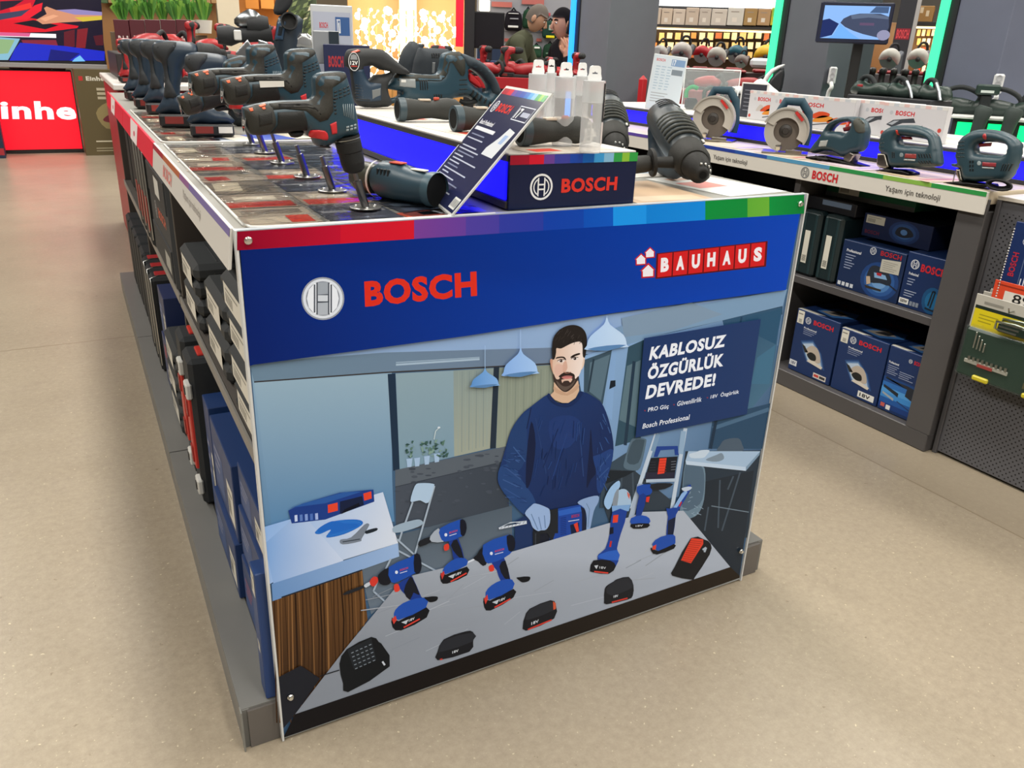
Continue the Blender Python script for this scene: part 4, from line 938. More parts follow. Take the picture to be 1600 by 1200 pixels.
# ------------------------------------------------------------------ tools and things on the riser
def jig12():
    Z = zm(520, 60, 6.154); P0 = at(580, 169, 'z', RZ); P0.z = RZ+.002
    t = thing('cordless_jigsaw', 'black cordless jigsaw with a round 12V badge on its handle end', 'jigsaw', P0, 0)
    S = Side(Z, P0, 0); m = MB()
    out = sm(S([(120, 180), (140, 120), (200, 98), (330, 95), (470, 110), (560, 180), (640, 250), (740, 330), (660, 345), (590, 335), (560, 380), (520, 440), (530, 540), (560, 610), (520, 655), (300, 662), (220, 620), (190, 500), (170, 300), (122, 270)]), 2)
    hole = sm(S([(285, 270), (400, 268), (450, 300), (560, 322), (470, 348), (400, 350), (345, 400), (310, 380)]), 2)
    h = m.puff(out, .03, SF, '#2a2c2e', 'rubber', [hole], r=.022, edge=.3, step=.011); m.build('housing', t)
    m = MB(); m.patch(S([(175, 310), (275, 290), (330, 420), (430, 430), (430, 590), (330, 600), (210, 590)]), h, SF, '#20364a', 'plastic', .0015)
    for k in range(6): m.patch(S([(195, 440+k*26), (330, 452+k*26), (330, 462+k*26), (197, 450+k*26)]), h, SF, '#11171c', 'plastic', .0022)
    m.build('motor_cover', t)
    m = MB(); m.patch(S([(340, 490), (425, 470), (425, 540), (345, 580)]), h, SF, '#6d7274', 'card', .002); m.build('rating_label', t)
    m = MB(); m.patch(S([(150, 130), (220, 105), (240, 118), (170, 142)]), h, SF, ORG, 'plastic', .003); m.build('clip', t)
    m = MB(); c = S([(170, 220)])[0]; fx = FR((c[0], -.031, c[1]), (1, 0, 0), (0, 0, 1), (0, -1, 0))
    m.flat(circ(0, 0, .0165, .025, 24), fx, '#17181b', 'card', .0002); m.ring(circ(0, 0, .0165, .025, 24), circ(0, 0, .0145, .023, 24), fx, '#cfd2d4', 'card', .0004)
    m.flat([(-.011, .005), (.011, .005), (.008, .017), (0, .02), (-.008, .017)], fx, '#8e9296', 'card', .0004); m.text('12V', [(-.011, -.009), (.011, -.009), (.011, .002), (-.011, .002)], fx, '#f0f0f0', 'card', .0006, .03)
    m.flat([(-.009, -.0135), (.009, -.0135), (.009, -.011), (-.009, -.011)], fx, '#c43a30', 'card', .0006); m.build('badge', t)
jig12()
def recip():
    Z = zm(520, 60, 6.154); P0 = at(690, 168, 'z', RZ); P0.z = RZ+.002
    t = thing('reciprocating_saw', 'large teal reciprocating saw with a D shaped rear handle on the lit riser', 'saw', P0, 0)
    S = Side(Z, P0, 0); m = MB()
    out = sm(S([(520, 600), (560, 575), (620, 560), (640, 505), (505, 480), (545, 400), (590, 330), (780, 338), (960, 350), (1020, 310), (1042, 180), (1080, 135), (1150, 122), (1220, 140), (1300, 170), (1420, 230), (1530, 350), (1592, 500), (1570, 570), (1500, 670), (1440, 690), (1350, 600), (1280, 560), (1140, 575), (1100, 610), (880, 615), (700, 595), (560, 625)]), 2)
    hole = sm(S([(1290, 300), (1330, 300), (1400, 350), (1470, 440), (1480, 510), (1430, 520), (1340, 450), (1290, 400)]), 2)
    h = m.puff(out, .036, SF, TEAL, 'plastic', [hole], r=.024, edge=.3, step=.011); m.build('housing', t)
    m = MB(); m.patch(sm(S([(595, 335), (780, 342), (960, 354), (1025, 312), (1048, 180), (1085, 140), (1150, 128), (1215, 145), (1225, 330), (1180, 350), (1120, 250), (1080, 230), (1060, 330), (1000, 400), (900, 400), (590, 400)]), 2), h, SF, '#34342f', 'rubber', .0016); m.build('top_cover', t)
    m = MB(); m.patch(S([(1200, 150), (1300, 175), (1420, 235), (1525, 350), (1585, 500), (1560, 545), (1500, 520), (1480, 440), (1400, 340), (1300, 280), (1250, 260)]), h, SF, '#28333c', 'rubber', .0018); m.build('grip', t)
    m = MB(); m.patch(S([(600, 378), (750, 385), (752, 470), (600, 455)]), h, SF, '#8e9496', 'card', .0024)
    m.patch(S([(612, 388), (660, 392), (660, 420), (612, 416)]), h, SF, '#e6e6e2', 'card', .0032); m.build('rating_label', t)
    m = MB()
    for k in range(4): m.patch(S([(790+k*22, 395), (800+k*22, 395), (805+k*22, 490), (795+k*22, 490)]), h, SF, '#0d1216', 'plastic', .0012)
    for k in range(4): m.patch(S([(925+k*22, 530), (937+k*22, 530), (945+k*22, 590), (933+k*22, 590)]), h, SF, '#0d1216', 'plastic', .0012)
    for k in range(4): m.patch(S([(1170, 390+k*45), (1245, 385+k*45), (1245, 395+k*45), (1170, 400+k*45)]), h, SF, '#11181d', 'plastic', .0012)
    for k in range(5): m.patch(S([(1300+k*40, 480+k*28), (1316+k*40, 488+k*28), (1300+k*40, 560+k*22), (1285+k*40, 550+k*22)]), h, SF, '#10161a', 'plastic', .0012)
    m.build('vents', t)
    m = MB(); m.puff(S([(1290, 330), (1320, 325), (1400, 400), (1440, 470), (1400, 480), (1300, 410)]), .012, SF, RED, 'plastic', r=.01); m.build('trigger', t)
    m = MB()
    for x, y in ((655, 523), (775, 368), (990, 362), (875, 603), (675, 588)):
        c = S([(x, y)])[0]; m.lathe([(.005, 0), (.0052, .003), (.003, .0035)], (c[0], -.018, c[1]), (0, -1, 0), '#101214', 'plastic', 10)
    m.build('screws', t)
    m = MB(); c = S([(1290, 600)])[0]; m.tube([(c[0]-.03, -.01, c[1]-.0), (c[0]-.01, -.02, c[1]-.006), (c[0]+.02, -.015, c[1]-.0), (c[0]+.04, 0, c[1]+.01)], .008, '#1a1c1e', 'rubber', 10); m.build('blade_clamp', t)
recip()
def sander(P0, out, hole, label, ang=0):
    Z = zm(520, 60, 6.154); t = thing('belt_sander', label, 'sander', P0, ang); S = Side(Z, P0, ang); m = MB()
    h = m.puff(sm(S(out), 2), .045, SF, '#272e35', 'rubber', [sm(S(q), 2) for q in hole], r=.035, edge=.3, step=.018); m.build('housing', t)
    return t, S, h
Pq = at(640, 120, 'z', RZ); Pq = Vector((1.02, 1.55, CT+.002))
t, S, h = sander(Pq, [(635, 340), (660, 160), (720, 60), (765, 25), (805, 50), (870, 60), (830, 130), (790, 260), (750, 345), (720, 730), (640, 730)], [], 'dark rounded sander with a red edge line, standing behind the reciprocating saw')
m = MB(); m.patch(S([(745, 280), (800, 120), (815, 120), (762, 285)]), h, SF, '#7d2430', 'plastic', .0025); m.build('trim_line', t)
t, S, h = sander(Pq+Vector((.06, -.2, 0)), [(770, 345), (825, 115), (860, 92), (1040, 98), (1110, 112), (1090, 180), (1050, 345), (1000, 735), (800, 735)], [], 'dark upright planer with a red switch, right of the rounded sander')
m = MB()
for j in range(3):
    for k in range(4): m.patch(S([(900+k*22, 140+j*16), (914+k*22, 140+j*16), (914+k*22, 150+j*16), (900+k*22, 150+j*16)]), h, SF, '#0f1316', 'plastic', .002, step=.01)
m.build('vents', t)
m = MB()
for x in (905, 990): m.patch(S([(x, 225), (x+26, 225), (x+18, 330), (x-5, 330)]), h, SF, '#8a3038' if x > 950 else '#6b6f72', 'plastic', .003)
m.build('switch', t)
def gripper(P0, ang, L, label, kind=0):
    """battery driver handle lying on its side, open battery bay at one end"""
    t = thing('cordless_multitool', label, 'power tool', P0, ang)
    m = MB(); prof = [(0, .026), (.012, .0275), (.03, .027), (.07, .022), (.095, .021), (.115, .025), (.14, .0275), (.165, .024), (.18, .014), (.186, .004)]
    s_ = L/.186; r0 = .0276
    m.tube([(x*s_, 0, r0+.001+(.002 if x > .1 else 0)) for x, r in prof], [r for x, r in prof], '#2e2f2d', 'rubber', 20, True, .98)
    m.build('housing', t)
    m = MB(); m.tube([(-.001, 0, r0+.001), (.016, 0, r0+.001)], [.0278, .0284], '#34464f', 'plastic', 20, False); m.tube([(-.0015, 0, r0+.001), (.0, 0, r0+.001)], [.0215, .0215], '#07090a', 'matte', 18)
    m.ring([(a, b_) for a, b_ in circ(0, 0, .0278, .0278, 20)], circ(0, 0, .0215, .0215, 20), FR((-.0012, 0, r0+.001), (0, 1, 0), (0, 0, 1), (-1, 0, 0)), '#3b4d56', 'plastic', .0006); m.build('battery_bay', t)
    m = MB(); m.box((.075*s_, -.0, r0*2-.0035), (.03, .016, .005), '#c9b9a8', 'card', .001); m.build('sticker', t)
    m = MB(); m.box((.108*s_, -.004, r0*2-.0005), (.014, .01, .008), '#b8442e', 'plastic', .002); m.build('switch', t)
    if kind:
        m = MB(); c = Vector((.158*s_, 0, r0)); V = []
        for i in range(9):
            g = PI*(-.5+i/8*.42)-PI*.32
            for dx, r in ((-.011, .0277), (.011, .0262)): V.append((c.x+dx, (r)*math.cos(g+PI/2+.5)*-1 if 0 else -r*math.cos(g+PI*.5), c.z+r*math.sin(g+PI*.5)))
        m.add(V, [(2*i, 2*i+1, 2*i+3, 2*i+2) for i in range(8)], '#c9c7c2', 'card', True); m.build('name_strip', t)
    return t
P = at(622, 190, 'z', RZ); gripper(P, -.08, .17, 'black cordless multitool handle lying by the saw, empty battery bay facing left')
P = at(709, 206, 'z', RZ); gripper(P, -.05, .16, 'second multitool handle half hidden behind the tilted price board')
P = at(812, 229, 'z', RZ); gr = gripper(P, -.06, .165, 'black multitool handle in front of the plastic tubes, name strip on its rounded end', 1)
m = MB(); c = (.148*.887, 0, .0285); fx = FR((.137, -.0282, .0285), (0, 0, 1), (-1, 0, 0), (0, -1, 0))
m.flat(sm([(-.019, -.0062), (.017, -.0062), (.019, .0035), (-.017, .0035)], 3), fx, '#b9b8b4', 'card', .0012); m.text('BOSCH', [(-.015, .0025), (-.015, -.0045), (.015, -.0045), (.015, .0025)][0:1]+[(.015, .0025), (.015, -.005), (-.015, -.005)], lambda a, b_, c_=0: fx(a, -b_-.0015, c_), '#3b3b3a', 'card', .0016, .03); m.build('name_label', gr)

# ---- plastic tubes with hang tabs
def tube_pack(P0, r, H, label, kind):
    t = thing('plastic_tube', label, 'plastic tube', P0, random.uniform(-.2, .2), 'clear plastic tubes on the riser')
    m = MB(); m.lathe([(0, .0), (r*.96, .0), (r, .003), (r, H*.8), (r*.98, H*.805)], (0, 0, 0), (0, 0, 1), '#e6e9ec', 'frost', 24); m.build('tube_body', t)
    m = MB(); m.lathe([(r*1.0, H*.56), (r*1.03, H*.565), (r*1.03, H*.8), (r*.9, H*.805), (0, H*.806)], (0, 0, 0), (0, 0, 1), '#dfe3e6', 'frost', 24); m.build('cap', t)
    m = MB(); w = r*.72; q = sm([(-w, 0), (-w*.92, H*.09), (-w*.78, H*.165), (0, H*.175), (w*.78, H*.165), (w*.92, H*.09), (w, 0)], 2)
    hl = [(-.007, H*.085), (-.007, H*.1), (-.003, H*.1), (0, H*.118), (.003, H*.1), (.007, H*.1), (.007, H*.085)]
    P_, F_ = cdt([q, hl], .006); n = len(P_)
    m.add([(x, -.0012, H*.79+y) for x, y in P_]+[(x, .0012, H*.79+y) for x, y in P_], [tuple(f) for f in F_]+[tuple(n+f[::-1]) for f in F_]+MB._rim(F_, n), '#f1f3f4', 'plastic'); m.build('hang_tab', t)
    if kind:
        m = MB(); fx = lambda a, b_, c=0: ((r*1.04+c)*math.sin(a), -(r*1.04+c)*math.cos(a), b_)
        V = []; 
        for i in range(7):
            a = .35+i*.1
            V += [fx(a, H*.36, .0004), fx(a, H*.78, .0004)]
        m.add(V, [(2*i, 2*i+2, 2*i+3, 2*i+1) for i in range(6)], '#1c1b1d', 'card', True)
        V = []
        for i in range(7):
            a = .35+i*.1
            V += [fx(a, H*.1, .0004), fx(a, H*.35, .0004)]
        m.add(V, [(2*i, 2*i+2, 2*i+3, 2*i+1) for i in range(6)], '#d9d0cf', 'card', True)
        m.text('STARMAX', [(.87, H*.4), (.87, H*.75), (.62, H*.75), (.62, H*.4)], fx, '#d8cfc6', 'card', .001, .02)
        m.build('side_label', t)
    return t
for i, (px, py, topy, r, lab) in enumerate(((836, 222, 88, .0185, 'leftmost clear plastic tube, standing behind the price board top'), (856, 213, 88, .012, 'narrow clear plastic tube in the back, second from the left'), (878, 228, 92, .021, 'wide clear plastic tube in the middle of the tube group'), (903, 218, 93, .0175, 'rear right clear plastic tube with a dark hole in its tab'), (921, 238, 97, .0205, 'rightmost front clear plastic tube with a dark printed side label'))):
    q = at(px, py, 'z', RZ); 
    d = ray(px, topy); k = ((Vector((q.x, q.y, 0))-Vector((CP.x, CP.y, 0))).length)/Vector((d.x, d.y, 0)).length
    tube_pack(q, r, (CP.z+d.z*k)-RZ, lab, i == 4)

# ---- price board leaning on the riser edge
B1 = Vector((.42016, .26791, CT+.002)); B2 = Vector((.3691, .00453, CT+.002)); T1 = Vector((.5931, .23438, 1.2546))
u = (B2-B1).normalized(); w = (T1-B1); Lh = w.length*1.02; w.normalize(); nn = u.cross(w); Wd = (B2-B1).length
bd = MB(); fx = FR(B1, u, w, nn)
V = [fx(a, b_, c) for c in (-.003, 0) for a, b_ in ((0, 0), (Wd, 0), (Wd, Lh), (0, Lh))]
bd.add(V, [(3, 2, 1, 0), (4, 5, 6, 7), (0, 1, 5, 4), (1, 2, 6, 5), (2, 3, 7, 6), (3, 0, 4, 7)], '#c5c7c6', 'card')
sgn = 1
bd.flat([(.006, .006), (Wd-.006, .006), (Wd-.006, Lh-.006), (.006, Lh-.006)], fx, '#24294a', 'print', .0003)
for a, e, c in STRIPE: bd.flat([(.006+a*(Wd-.012), Lh-.02), (.006+e*(Wd-.012), Lh-.02), (.006+e*(Wd-.012), Lh-.006), (.006+a*(Wd-.012), Lh-.006)], fx, c, 'print', .0005)
emblem(bd, fx, .034, Lh-.05, .014, '#e6e8ee', 'print', .0006)
word(bd, fx, .055, Lh-.06, .02, '#d8332a', 'BOSCH', 'print', .0006, .035, .085)
bd.ring([(Wd-.095, Lh-.068), (Wd-.012, Lh-.068), (Wd-.012, Lh-.036), (Wd-.095, Lh-.036)], [(Wd-.093, Lh-.066), (Wd-.014, Lh-.066), (Wd-.014, Lh-.038), (Wd-.093, Lh-.038)], fx, '#d7dbe6', 'print', .0006)
bd.text('17', [(Wd-.09, Lh-.064), (Wd-.066, Lh-.064), (Wd-.066, Lh-.041), (Wd-.09, Lh-.041)], fx, '#f2f3f6', 'print', .0007, .03); bd.flat([(Wd-.06, Lh-.058), (Wd-.018, Lh-.058), (Wd-.018, Lh-.048), (Wd-.06, Lh-.048)], fx, '#aeb4c8', 'print', .0007)
bd.text('Bosch Professional', [(.02, Lh-.094), (.11, Lh-.094), (.11, Lh-.083), (.02, Lh-.083)], fx, '#eef0f5', 'print', .0006, .02)
bd.flat([(.02, Lh-.108), (.15, Lh-.108), (.15, Lh-.1), (.02, Lh-.1)], fx, '#dfe2ea', 'print', .0006)
for k, (y, l) in enumerate(((.12, .09), (.13, .1), (.148, .1), (.156, .13), (.164, .12), (.172, .06), (.18, .17), (.188, .07), (.196, .08), (.205, .16), (.213, .05), (.221, .11), (.23, .16), (.238, .12), (.247, .15))):
    bd.flat([(.026, Lh-y), (.026+l, Lh-y), (.026+l, Lh-y+.0028), (.026, Lh-y+.0028)], fx, '#b9bfd0' if k % 4 else '#7f869f', 'print', .0006)
    if k % 2: bd.flat([(.02, Lh-y), (.023, Lh-y), (.023, Lh-y+.003), (.02, Lh-y+.003)], fx, '#eef0f5', 'print', .0006)
bd.flat([(Wd-.075, Lh-.15), (Wd-.03, Lh-.15), (Wd-.02, Lh-.09), (Wd-.06, Lh-.085), (Wd-.075, Lh-.11), (Wd-.1, Lh-.135), (Wd-.1, Lh-.15)], fx, '#d5dae0', 'print', .0006); bd.flat([(Wd-.06, Lh-.12), (Wd-.04, Lh-.12), (Wd-.035, Lh-.1), (Wd-.055, Lh-.1)], fx, '#9fb6dc', 'print', .0008)
bd.flat([(Wd-.05, .012), (Wd-.012, .012), (Wd-.012, .035), (Wd-.05, .035)], fx, '#dcdedb', 'print', .0006)
for k in range(5): bd.flat([(Wd-.046+k*.007, .016), (Wd-.043+k*.007, .016), (Wd-.043+k*.007, .031), (Wd-.046+k*.007, .031)], fx, '#4c4f52', 'print', .0008)
tag(bd.build('price_board'), 'navy price board in a clear sleeve, leaning on the left edge of the lit riser', 'sign')

# ---- compact cordless tool lying on the counter
A = Vector((.305, .262, CT)); B = Vector((.385, .1, CT))
ax = (B-A).normalized(); t = thing('cordless_polisher', 'compact teal cordless tool lying on the counter with its empty battery bay forward', 'power tool', A, math.atan2(ax.y, ax.x))
m = MB(); LL = (B-A).length
m.tube([(.035, 0, .036), (.05, 0, .038), (.09, 0, .037), (.13, 0, .034), (.155, 0, .033), (LL, 0, .033)], [.029, .036, .036, .031, .029, .0315], '#2c4350', 'plastic', 22, False); m.build('housing', t)
m = MB(); m.tube([(-.03, 0, .036), (-.026, 0, .036), (-.01, 0, .036), (.0, 0, .036), (.03, 0, .036)], [.01, .024, .03, .031, .028], '#3c3e35', 'plastic', 20); m.build('head_ring', t)
m = MB(); m.tube([(.03, 0, .037), (.036, 0, .037)], [.0355, .0365], '#d9d6cf', 'plastic', 22, False); m.build('seam_ring', t)
m = MB(); m.tube([(LL-.016, 0, .033), (LL, 0, .033), (LL+.002, 0, .033)], [.0322, .0328, .0318], '#3b5460', 'plastic', 22, False)
m.tube([(LL-.004, 0, .033), (LL-.003, 0, .033)], [.0312, .0312], '#060809', 'matte', 20); m.build('battery_bay', t)
m = MB(); m.box((.088, -.004, .0735), (.03, .02, .003), '#b8432f', 'card', .001); m.build('name_plate', t)
m = MB(); m.box((.14, -.002, .0655), (.035, .014, .003), '#d7d4cc', 'card', .001); m.build('sticker', t)
m = MB()
for k in range(4): m.box((.06+k*.009, -.03, .056), (.004, .006, .014), '#0e1519', 'plastic', .001)
m.build('vents', t)

# ---- rotary hammers on the right half of the counter
def hammer(P0, ang, label, tilt=.36, group=None):
    t = thing('rotary_hammer', label, 'rotary hammer', P0, ang, 'rotary hammers beside the riser')
    # local: chuck at origin pointing -Y, body rising backwards
    d = Vector((0, math.cos(tilt), math.sin(tilt))); n = Vector((0, -math.sin(tilt), math.cos(tilt))); O = Vector((0, 0, .045))
    q = lambda s_, h=0, x=0: O+d*s_+n*h+Vector((x, 0, 0))
    m = MB(); m.tube([q(-.012), q(-.01), q(.0), q(.004), q(.03), q(.034), q(.05)], [.012, .016, .0175, .026, .028, .031, .031], '#1d1d1c', 'rubber', 22)
    m.tube([q(-.0125), q(-.013)], [.0085, .0085], '#050505', 'matte', 14)
    m.build('chuck', t)
    m = MB()
    for k in range(5): g = k*.5-.2; m.ball(q(.001, .0205*math.cos(g), .0205*math.sin(g)), .0035, '#b8b8b4', 'metal', 8)
    m.build('detent_balls', t)
    m = MB(); m.tube([q(.048), q(.056), q(.1), q(.12)], [.034, .04, .042, .042], '#262624', 'rubber', 22); m.build('collar', t)
    m = MB(); m.tube([q(.11, .0), q(.13, .004), q(.2, .012), q(.27, .016), q(.33, .012), q(.36, .004)], [.041, .045, .049, .047, .04, .024], '#2a3237', 'plastic', 22, True, .95); m.build('housing', t)
    m = MB()
    for k in range(7):
        s_ = .125+k*.017; R_ = .0462+.0022*math.sin(k*.5); h_ = .004+.0105*k/7
        pts = [q(s_+.004*abs(math.cos(g)), h_+R_*math.sin(g)*.97, R_*math.cos(g)) for g in [PI*(.12+.76*i/10) for i in range(11)]]
        m.tube(pts, .0042, '#383a36', 'rubber', 6)
    for k in range(4):
        s_ = .285+k*.013
        pts = [q(s_, .016+.0455*(1-k*.02)*math.sin(g), .0455*(1-k*.02)*math.cos(g)) for g in [PI*(.3+.4*i/6) for i in range(7)]]
        m.tube(pts, .0016, '#12161a', 'plastic', 5)
    m.build('ribs', t)
    m = MB(); m.box(q(.14, .03, .036), (.006, .06, .004), '#cfcfca', 'plastic', .001, Matrix.Rotation(tilt, 3, 'X')); m.build('trim_bar', t)
    m = MB(); m.tube([q(.34, .0), q(.36, -.035), q(.33, -.075), q(.25, -.088), q(.16, -.06), q(.12, -.03)], [.024, .02, .019, .018, .02, .024], '#24303a', 'rubber', 14); m.build('rear_handle', t)
    m = MB(); m.tube([q(.085, -.01, -.03), q(.088, -.012, -.075), (q(.088, -.012, -.08))], [.014, .012, .012], '#232322', 'rubber', 14); m.lathe([(.012, 0), (.031, .0), (.032, .004), (.031, .008), (.012, .008)], q(.088, -.012, -.082), (-1, 0, -.12), '#1b1b1a', 'rubber', 22)
    m.tube([q(.088, -.013, -.09), q(.088, -.016, -.1), q(.088, -.022, -.15), q(.088, -.03, -.21)], [.016, .0195, .0205, .018], '#2c2c2a', 'rubber', 16); m.build('side_handle', t)
    return t
h1 = hammer(Vector((1.02, .1, CT-.002)), -.36, 'front rotary hammer lying chuck forward on the counter corner, side handle to the left', .25)
dup(h1, Vector((1.075, .5, CT)), -.5, 'second rotary hammer, ribbed body rising just right of the plastic tubes')
# ------------------------------------------------------------------ goods on the left shelves
def carton(name, label, cat, size, loc, rot, col, art=None, group=None, fin='card', bev=.002, side=None):
    w, d, h = size; m = MB(); m.box((0, d/2, h/2), (w, d, h), col, fin, bev)
    fn = FR((-w/2, 0, 0), (1, 0, 0), (0, 0, 1), (0, -1, 0))
    if art: art(m, fn, w, h)
    if side: side(m, FR((w/2, 0, 0), (0, 1, 0), (0, 0, 1), (1, 0, 0)), d, h)
    return tag(m.build(name, None, loc, rot), label, cat, group)
def bars(m, fn, x, y, w, n, lh, col, hh=.35):
    for k in range(n): m.flat([(x, y-k*lh), (x+w*(1-.15*((k*7) % 3)), y-k*lh), (x+w*(1-.15*((k*7) % 3)), y-k*lh+lh*hh), (x, y-k*lh+lh*hh)], fn, col, 'card', .0005)
def sticker(m, fn, x, y, w, h, col='#d9d6cc', vert=False):
    m.flat([(x, y), (x+w, y), (x+w, y+h), (x, y+h)], fn, col, 'card', .0006)
    n = 6
    for k in range(n):
        if vert: m.flat([(x+w*.25, y+h*(.08+k*.05)), (x+w*.75, y+h*(.08+k*.05)), (x+w*.75, y+h*(.1+k*.05)), (x+w*.25, y+h*(.1+k*.05))], fn, '#4e4d4a', 'card', .0008)
        else: m.flat([(x+w*(.1+k*.07), y+h*.15), (x+w*(.13+k*.07), y+h*.15), (x+w*(.13+k*.07), y+h*.6), (x+w*(.1+k*.07), y+h*.6)], fn, '#4e4d4a', 'card', .0008)
    m.flat([(x+w*.1, y+h*.72), (x+w*.8, y+h*.72), (x+w*.8, y+h*.8), (x+w*.1, y+h*.8)], fn, '#77746e', 'card', .0008)
LROT = -PI/2+BR       # front face looks into the left aisle (-x)
CB = '#2b2e31'
def flatcase(size, loc, rot, label, group=None, lab=True):
    """black plastic tool case lying flat, label on the front edge, carry handle on its near end"""
    w, d, h = size; t = thing('tool_case', label, 'tool case', loc, rot, group)
    m = MB(); m.box((0, d/2, h*.24), (w, d, h*.46), CB, 'rubber', .012); m.build('lower_shell', t)
    m = MB(); m.box((0, d/2, h*.74), (w, d, h*.5), '#303336', 'rubber', .014)
    for k in range(4): m.box((0, d*(.2+k*.2), h*.99), (w*.8, .006, .003), '#26282b', 'rubber', .001)
    m.build('upper_shell', t)
    if lab:
        m = MB(); sticker(m, FR((-w/2, 0, 0), (1, 0, 0), (0, 0, 1), (0, -1, 0)), w*.16, h*.2, w*.64, h*.6); m.build('label', t)
    m = MB(); z = h*.5
    m.tube([(w/2, d*.3, z), (w/2+.016, d*.34, z), (w/2+.02, d*.5, z), (w/2+.016, d*.66, z), (w/2, d*.7, z)], .006, '#17181a', 'rubber', 8); m.build('handle', t)
    for y in (.2, .8):
        m = MB(); m.box((w/2, d*y, h*.5), (.008, .03, h*.5), '#1b1c1e', 'plastic', .002); m.build('latch', t)
    return t
SZ = .606
fc = flatcase((.29, .3, .074), bp(.02, .195, SZ), LROT, 'bottom black tool case of the stack next to the printed panel, middle shelf', 'black cases stacked by the panel')
for k, nm in enumerate(('second black tool case from the bottom, stack next to the printed panel', 'third black tool case from the bottom, stack next to the printed panel', 'top black tool case of the stack next to the printed panel')):
    dup(fc, bp(.016+.004*(k % 2), .197+.006*k, SZ+.0752*(k+1)), LROT, nm)
fb = flatcase((.29, .32, .092), bp(.025, .60, SZ), LROT, 'lower tool case of the two case pile in the middle of the middle shelf')
dup(fb, bp(.03, .605, SZ+.0935), LROT, 'upper tool case of the two case pile in the middle of the middle shelf')
for k, nm in enumerate(('lower', 'upper')):
    dup(fb, bp(.02, .98+.004*k, SZ+.0935*k), LROT, '%s case of the two case pile beside the divider board, middle shelf' % nm, None)
# cases on the bottom shelf of the second bay
fd = flatcase((.29, .3, .098), bp(-.02, 1.46, .1), LROT, 'lowest of three black cases on the bottom shelf behind the divider')
dup(fd, bp(-.02, 1.462, .1995), LROT, 'middle one of three black cases on the bottom shelf behind the divider'); dup(fd, bp(-.018, 1.464, .299), LROT, 'top one of three black cases on the bottom shelf behind the divider')
def upcase(size, loc, rot, label, edge='#b9bab8', name='tool_case', red=True, word_=False, body='#1d2024', group=None):
    """tool case standing upright, narrow front edge to the aisle"""
    w, d, h = size; t = thing(name, label, 'tool case', loc, rot, group)
    m = MB(); m.box((0, d/2, h/2), (w, d, h), body, 'rubber', .012); m.build('shell', t)
    if edge:
        m = MB(); m.tube([(w/2+.001, .004, .03), (w/2+.001, .002, h-.03), (w/2-.01, .002, h-.004), (w/2-.03, .03, h+.001), (w/2-.03, d*.6, h+.001)], .0035, edge, 'metal', 6); m.build('rim', t)
    if red:
        m = MB(); m.box((-w*.1, d*.18, h), (w*.5, d*.22, .008), '#a5262a', 'plastic', .002); m.build('latch', t)
    return t
# big black case with the orange word mark, face to the aisle
t = thing('tool_case', 'large black case with orange lettering standing at the start of the second bay', 'tool case', bp(.012, 1.545, SZ), LROT)
w, d, h = .6, .14, .37
m = MB(); m.box((0, d/2, h/2), (w, d, h), '#33363a', 'rubber', .014); fn = FR((-w/2, 0, 0), (1, 0, 0), (0, 0, 1), (0, -1, 0))
m.box((0, 0, h*.2), (w*.9, .008, .1), '#2b2e32', 'rubber', .003); m.box((0, 0, h*.75), (w*.9, .008, .1), '#2b2e32', 'rubber', .003)
m.build('shell', t)
m = MB(); emblem(m, fn, w*.32, h*.5, .03, '#9a9da0', 'card', .0006); word(m, fn, w*.44, h*.46, .034, '#c8502f', 'BOSCH', 'card', .0006, .03, w*.36); m.build('lettering', t)
m = MB(); m.flat([(w*.48, h*.68), (w*.72, h*.68), (w*.72, h*.84), (w*.48, h*.84)], fn, '#c9cac6', 'card', .005); m.build('label', t)
m = MB(); m.flat([(w*.66, h*.12), (w*.9, h*.12), (w*.9, h*.26), (w*.66, h*.26)], fn, '#9c9d98', 'card', .005); m.build('lower_label', t)
m = MB(); m.tube([(-.09, d/2, h), (-.08, d/2, h+.03), (.0, d/2, h+.034), (.08, d/2, h+.03), (.09, d/2, h)], .009, '#1a1b1d', 'rubber', 8); m.build('handle', t)
for k, y in enumerate((1.94, 2.08, 2.22, 2.35)):
    u_ = upcase((.1, .3, .362), bp(.004, y, SZ), LROT, '%s upright case with a silver rim, row behind the orange lettered case' % ('first', 'second', 'third', 'fourth')[k])
    m = MB(); m.box((0, -.001, .12), (.05, .004, .12), '#8d2a26', 'plastic', .001); m.build('grip_strip', u_)
upcase((.16, .26, .25), bp(.05, 1.12, SZ+.0), LROT, 'black case with a red corner latch standing behind the pile of three', body='#1c2126') if 0 else None
t = upcase((.22, .2, .17), bp(.12, 1.03, SZ+.188), LROT, 'black box case with a red latch standing on the pile beside the divider board', body='#1c2126')
# bay three, dark cases
for k in range(4): upcase((.2, .3, .34), bp(.04, 2.58+k*.25, SZ), LROT, 'dark case in the farthest bay, %s from the near side board' % ('first', 'second', 'third', 'fourth')[k], edge=None)
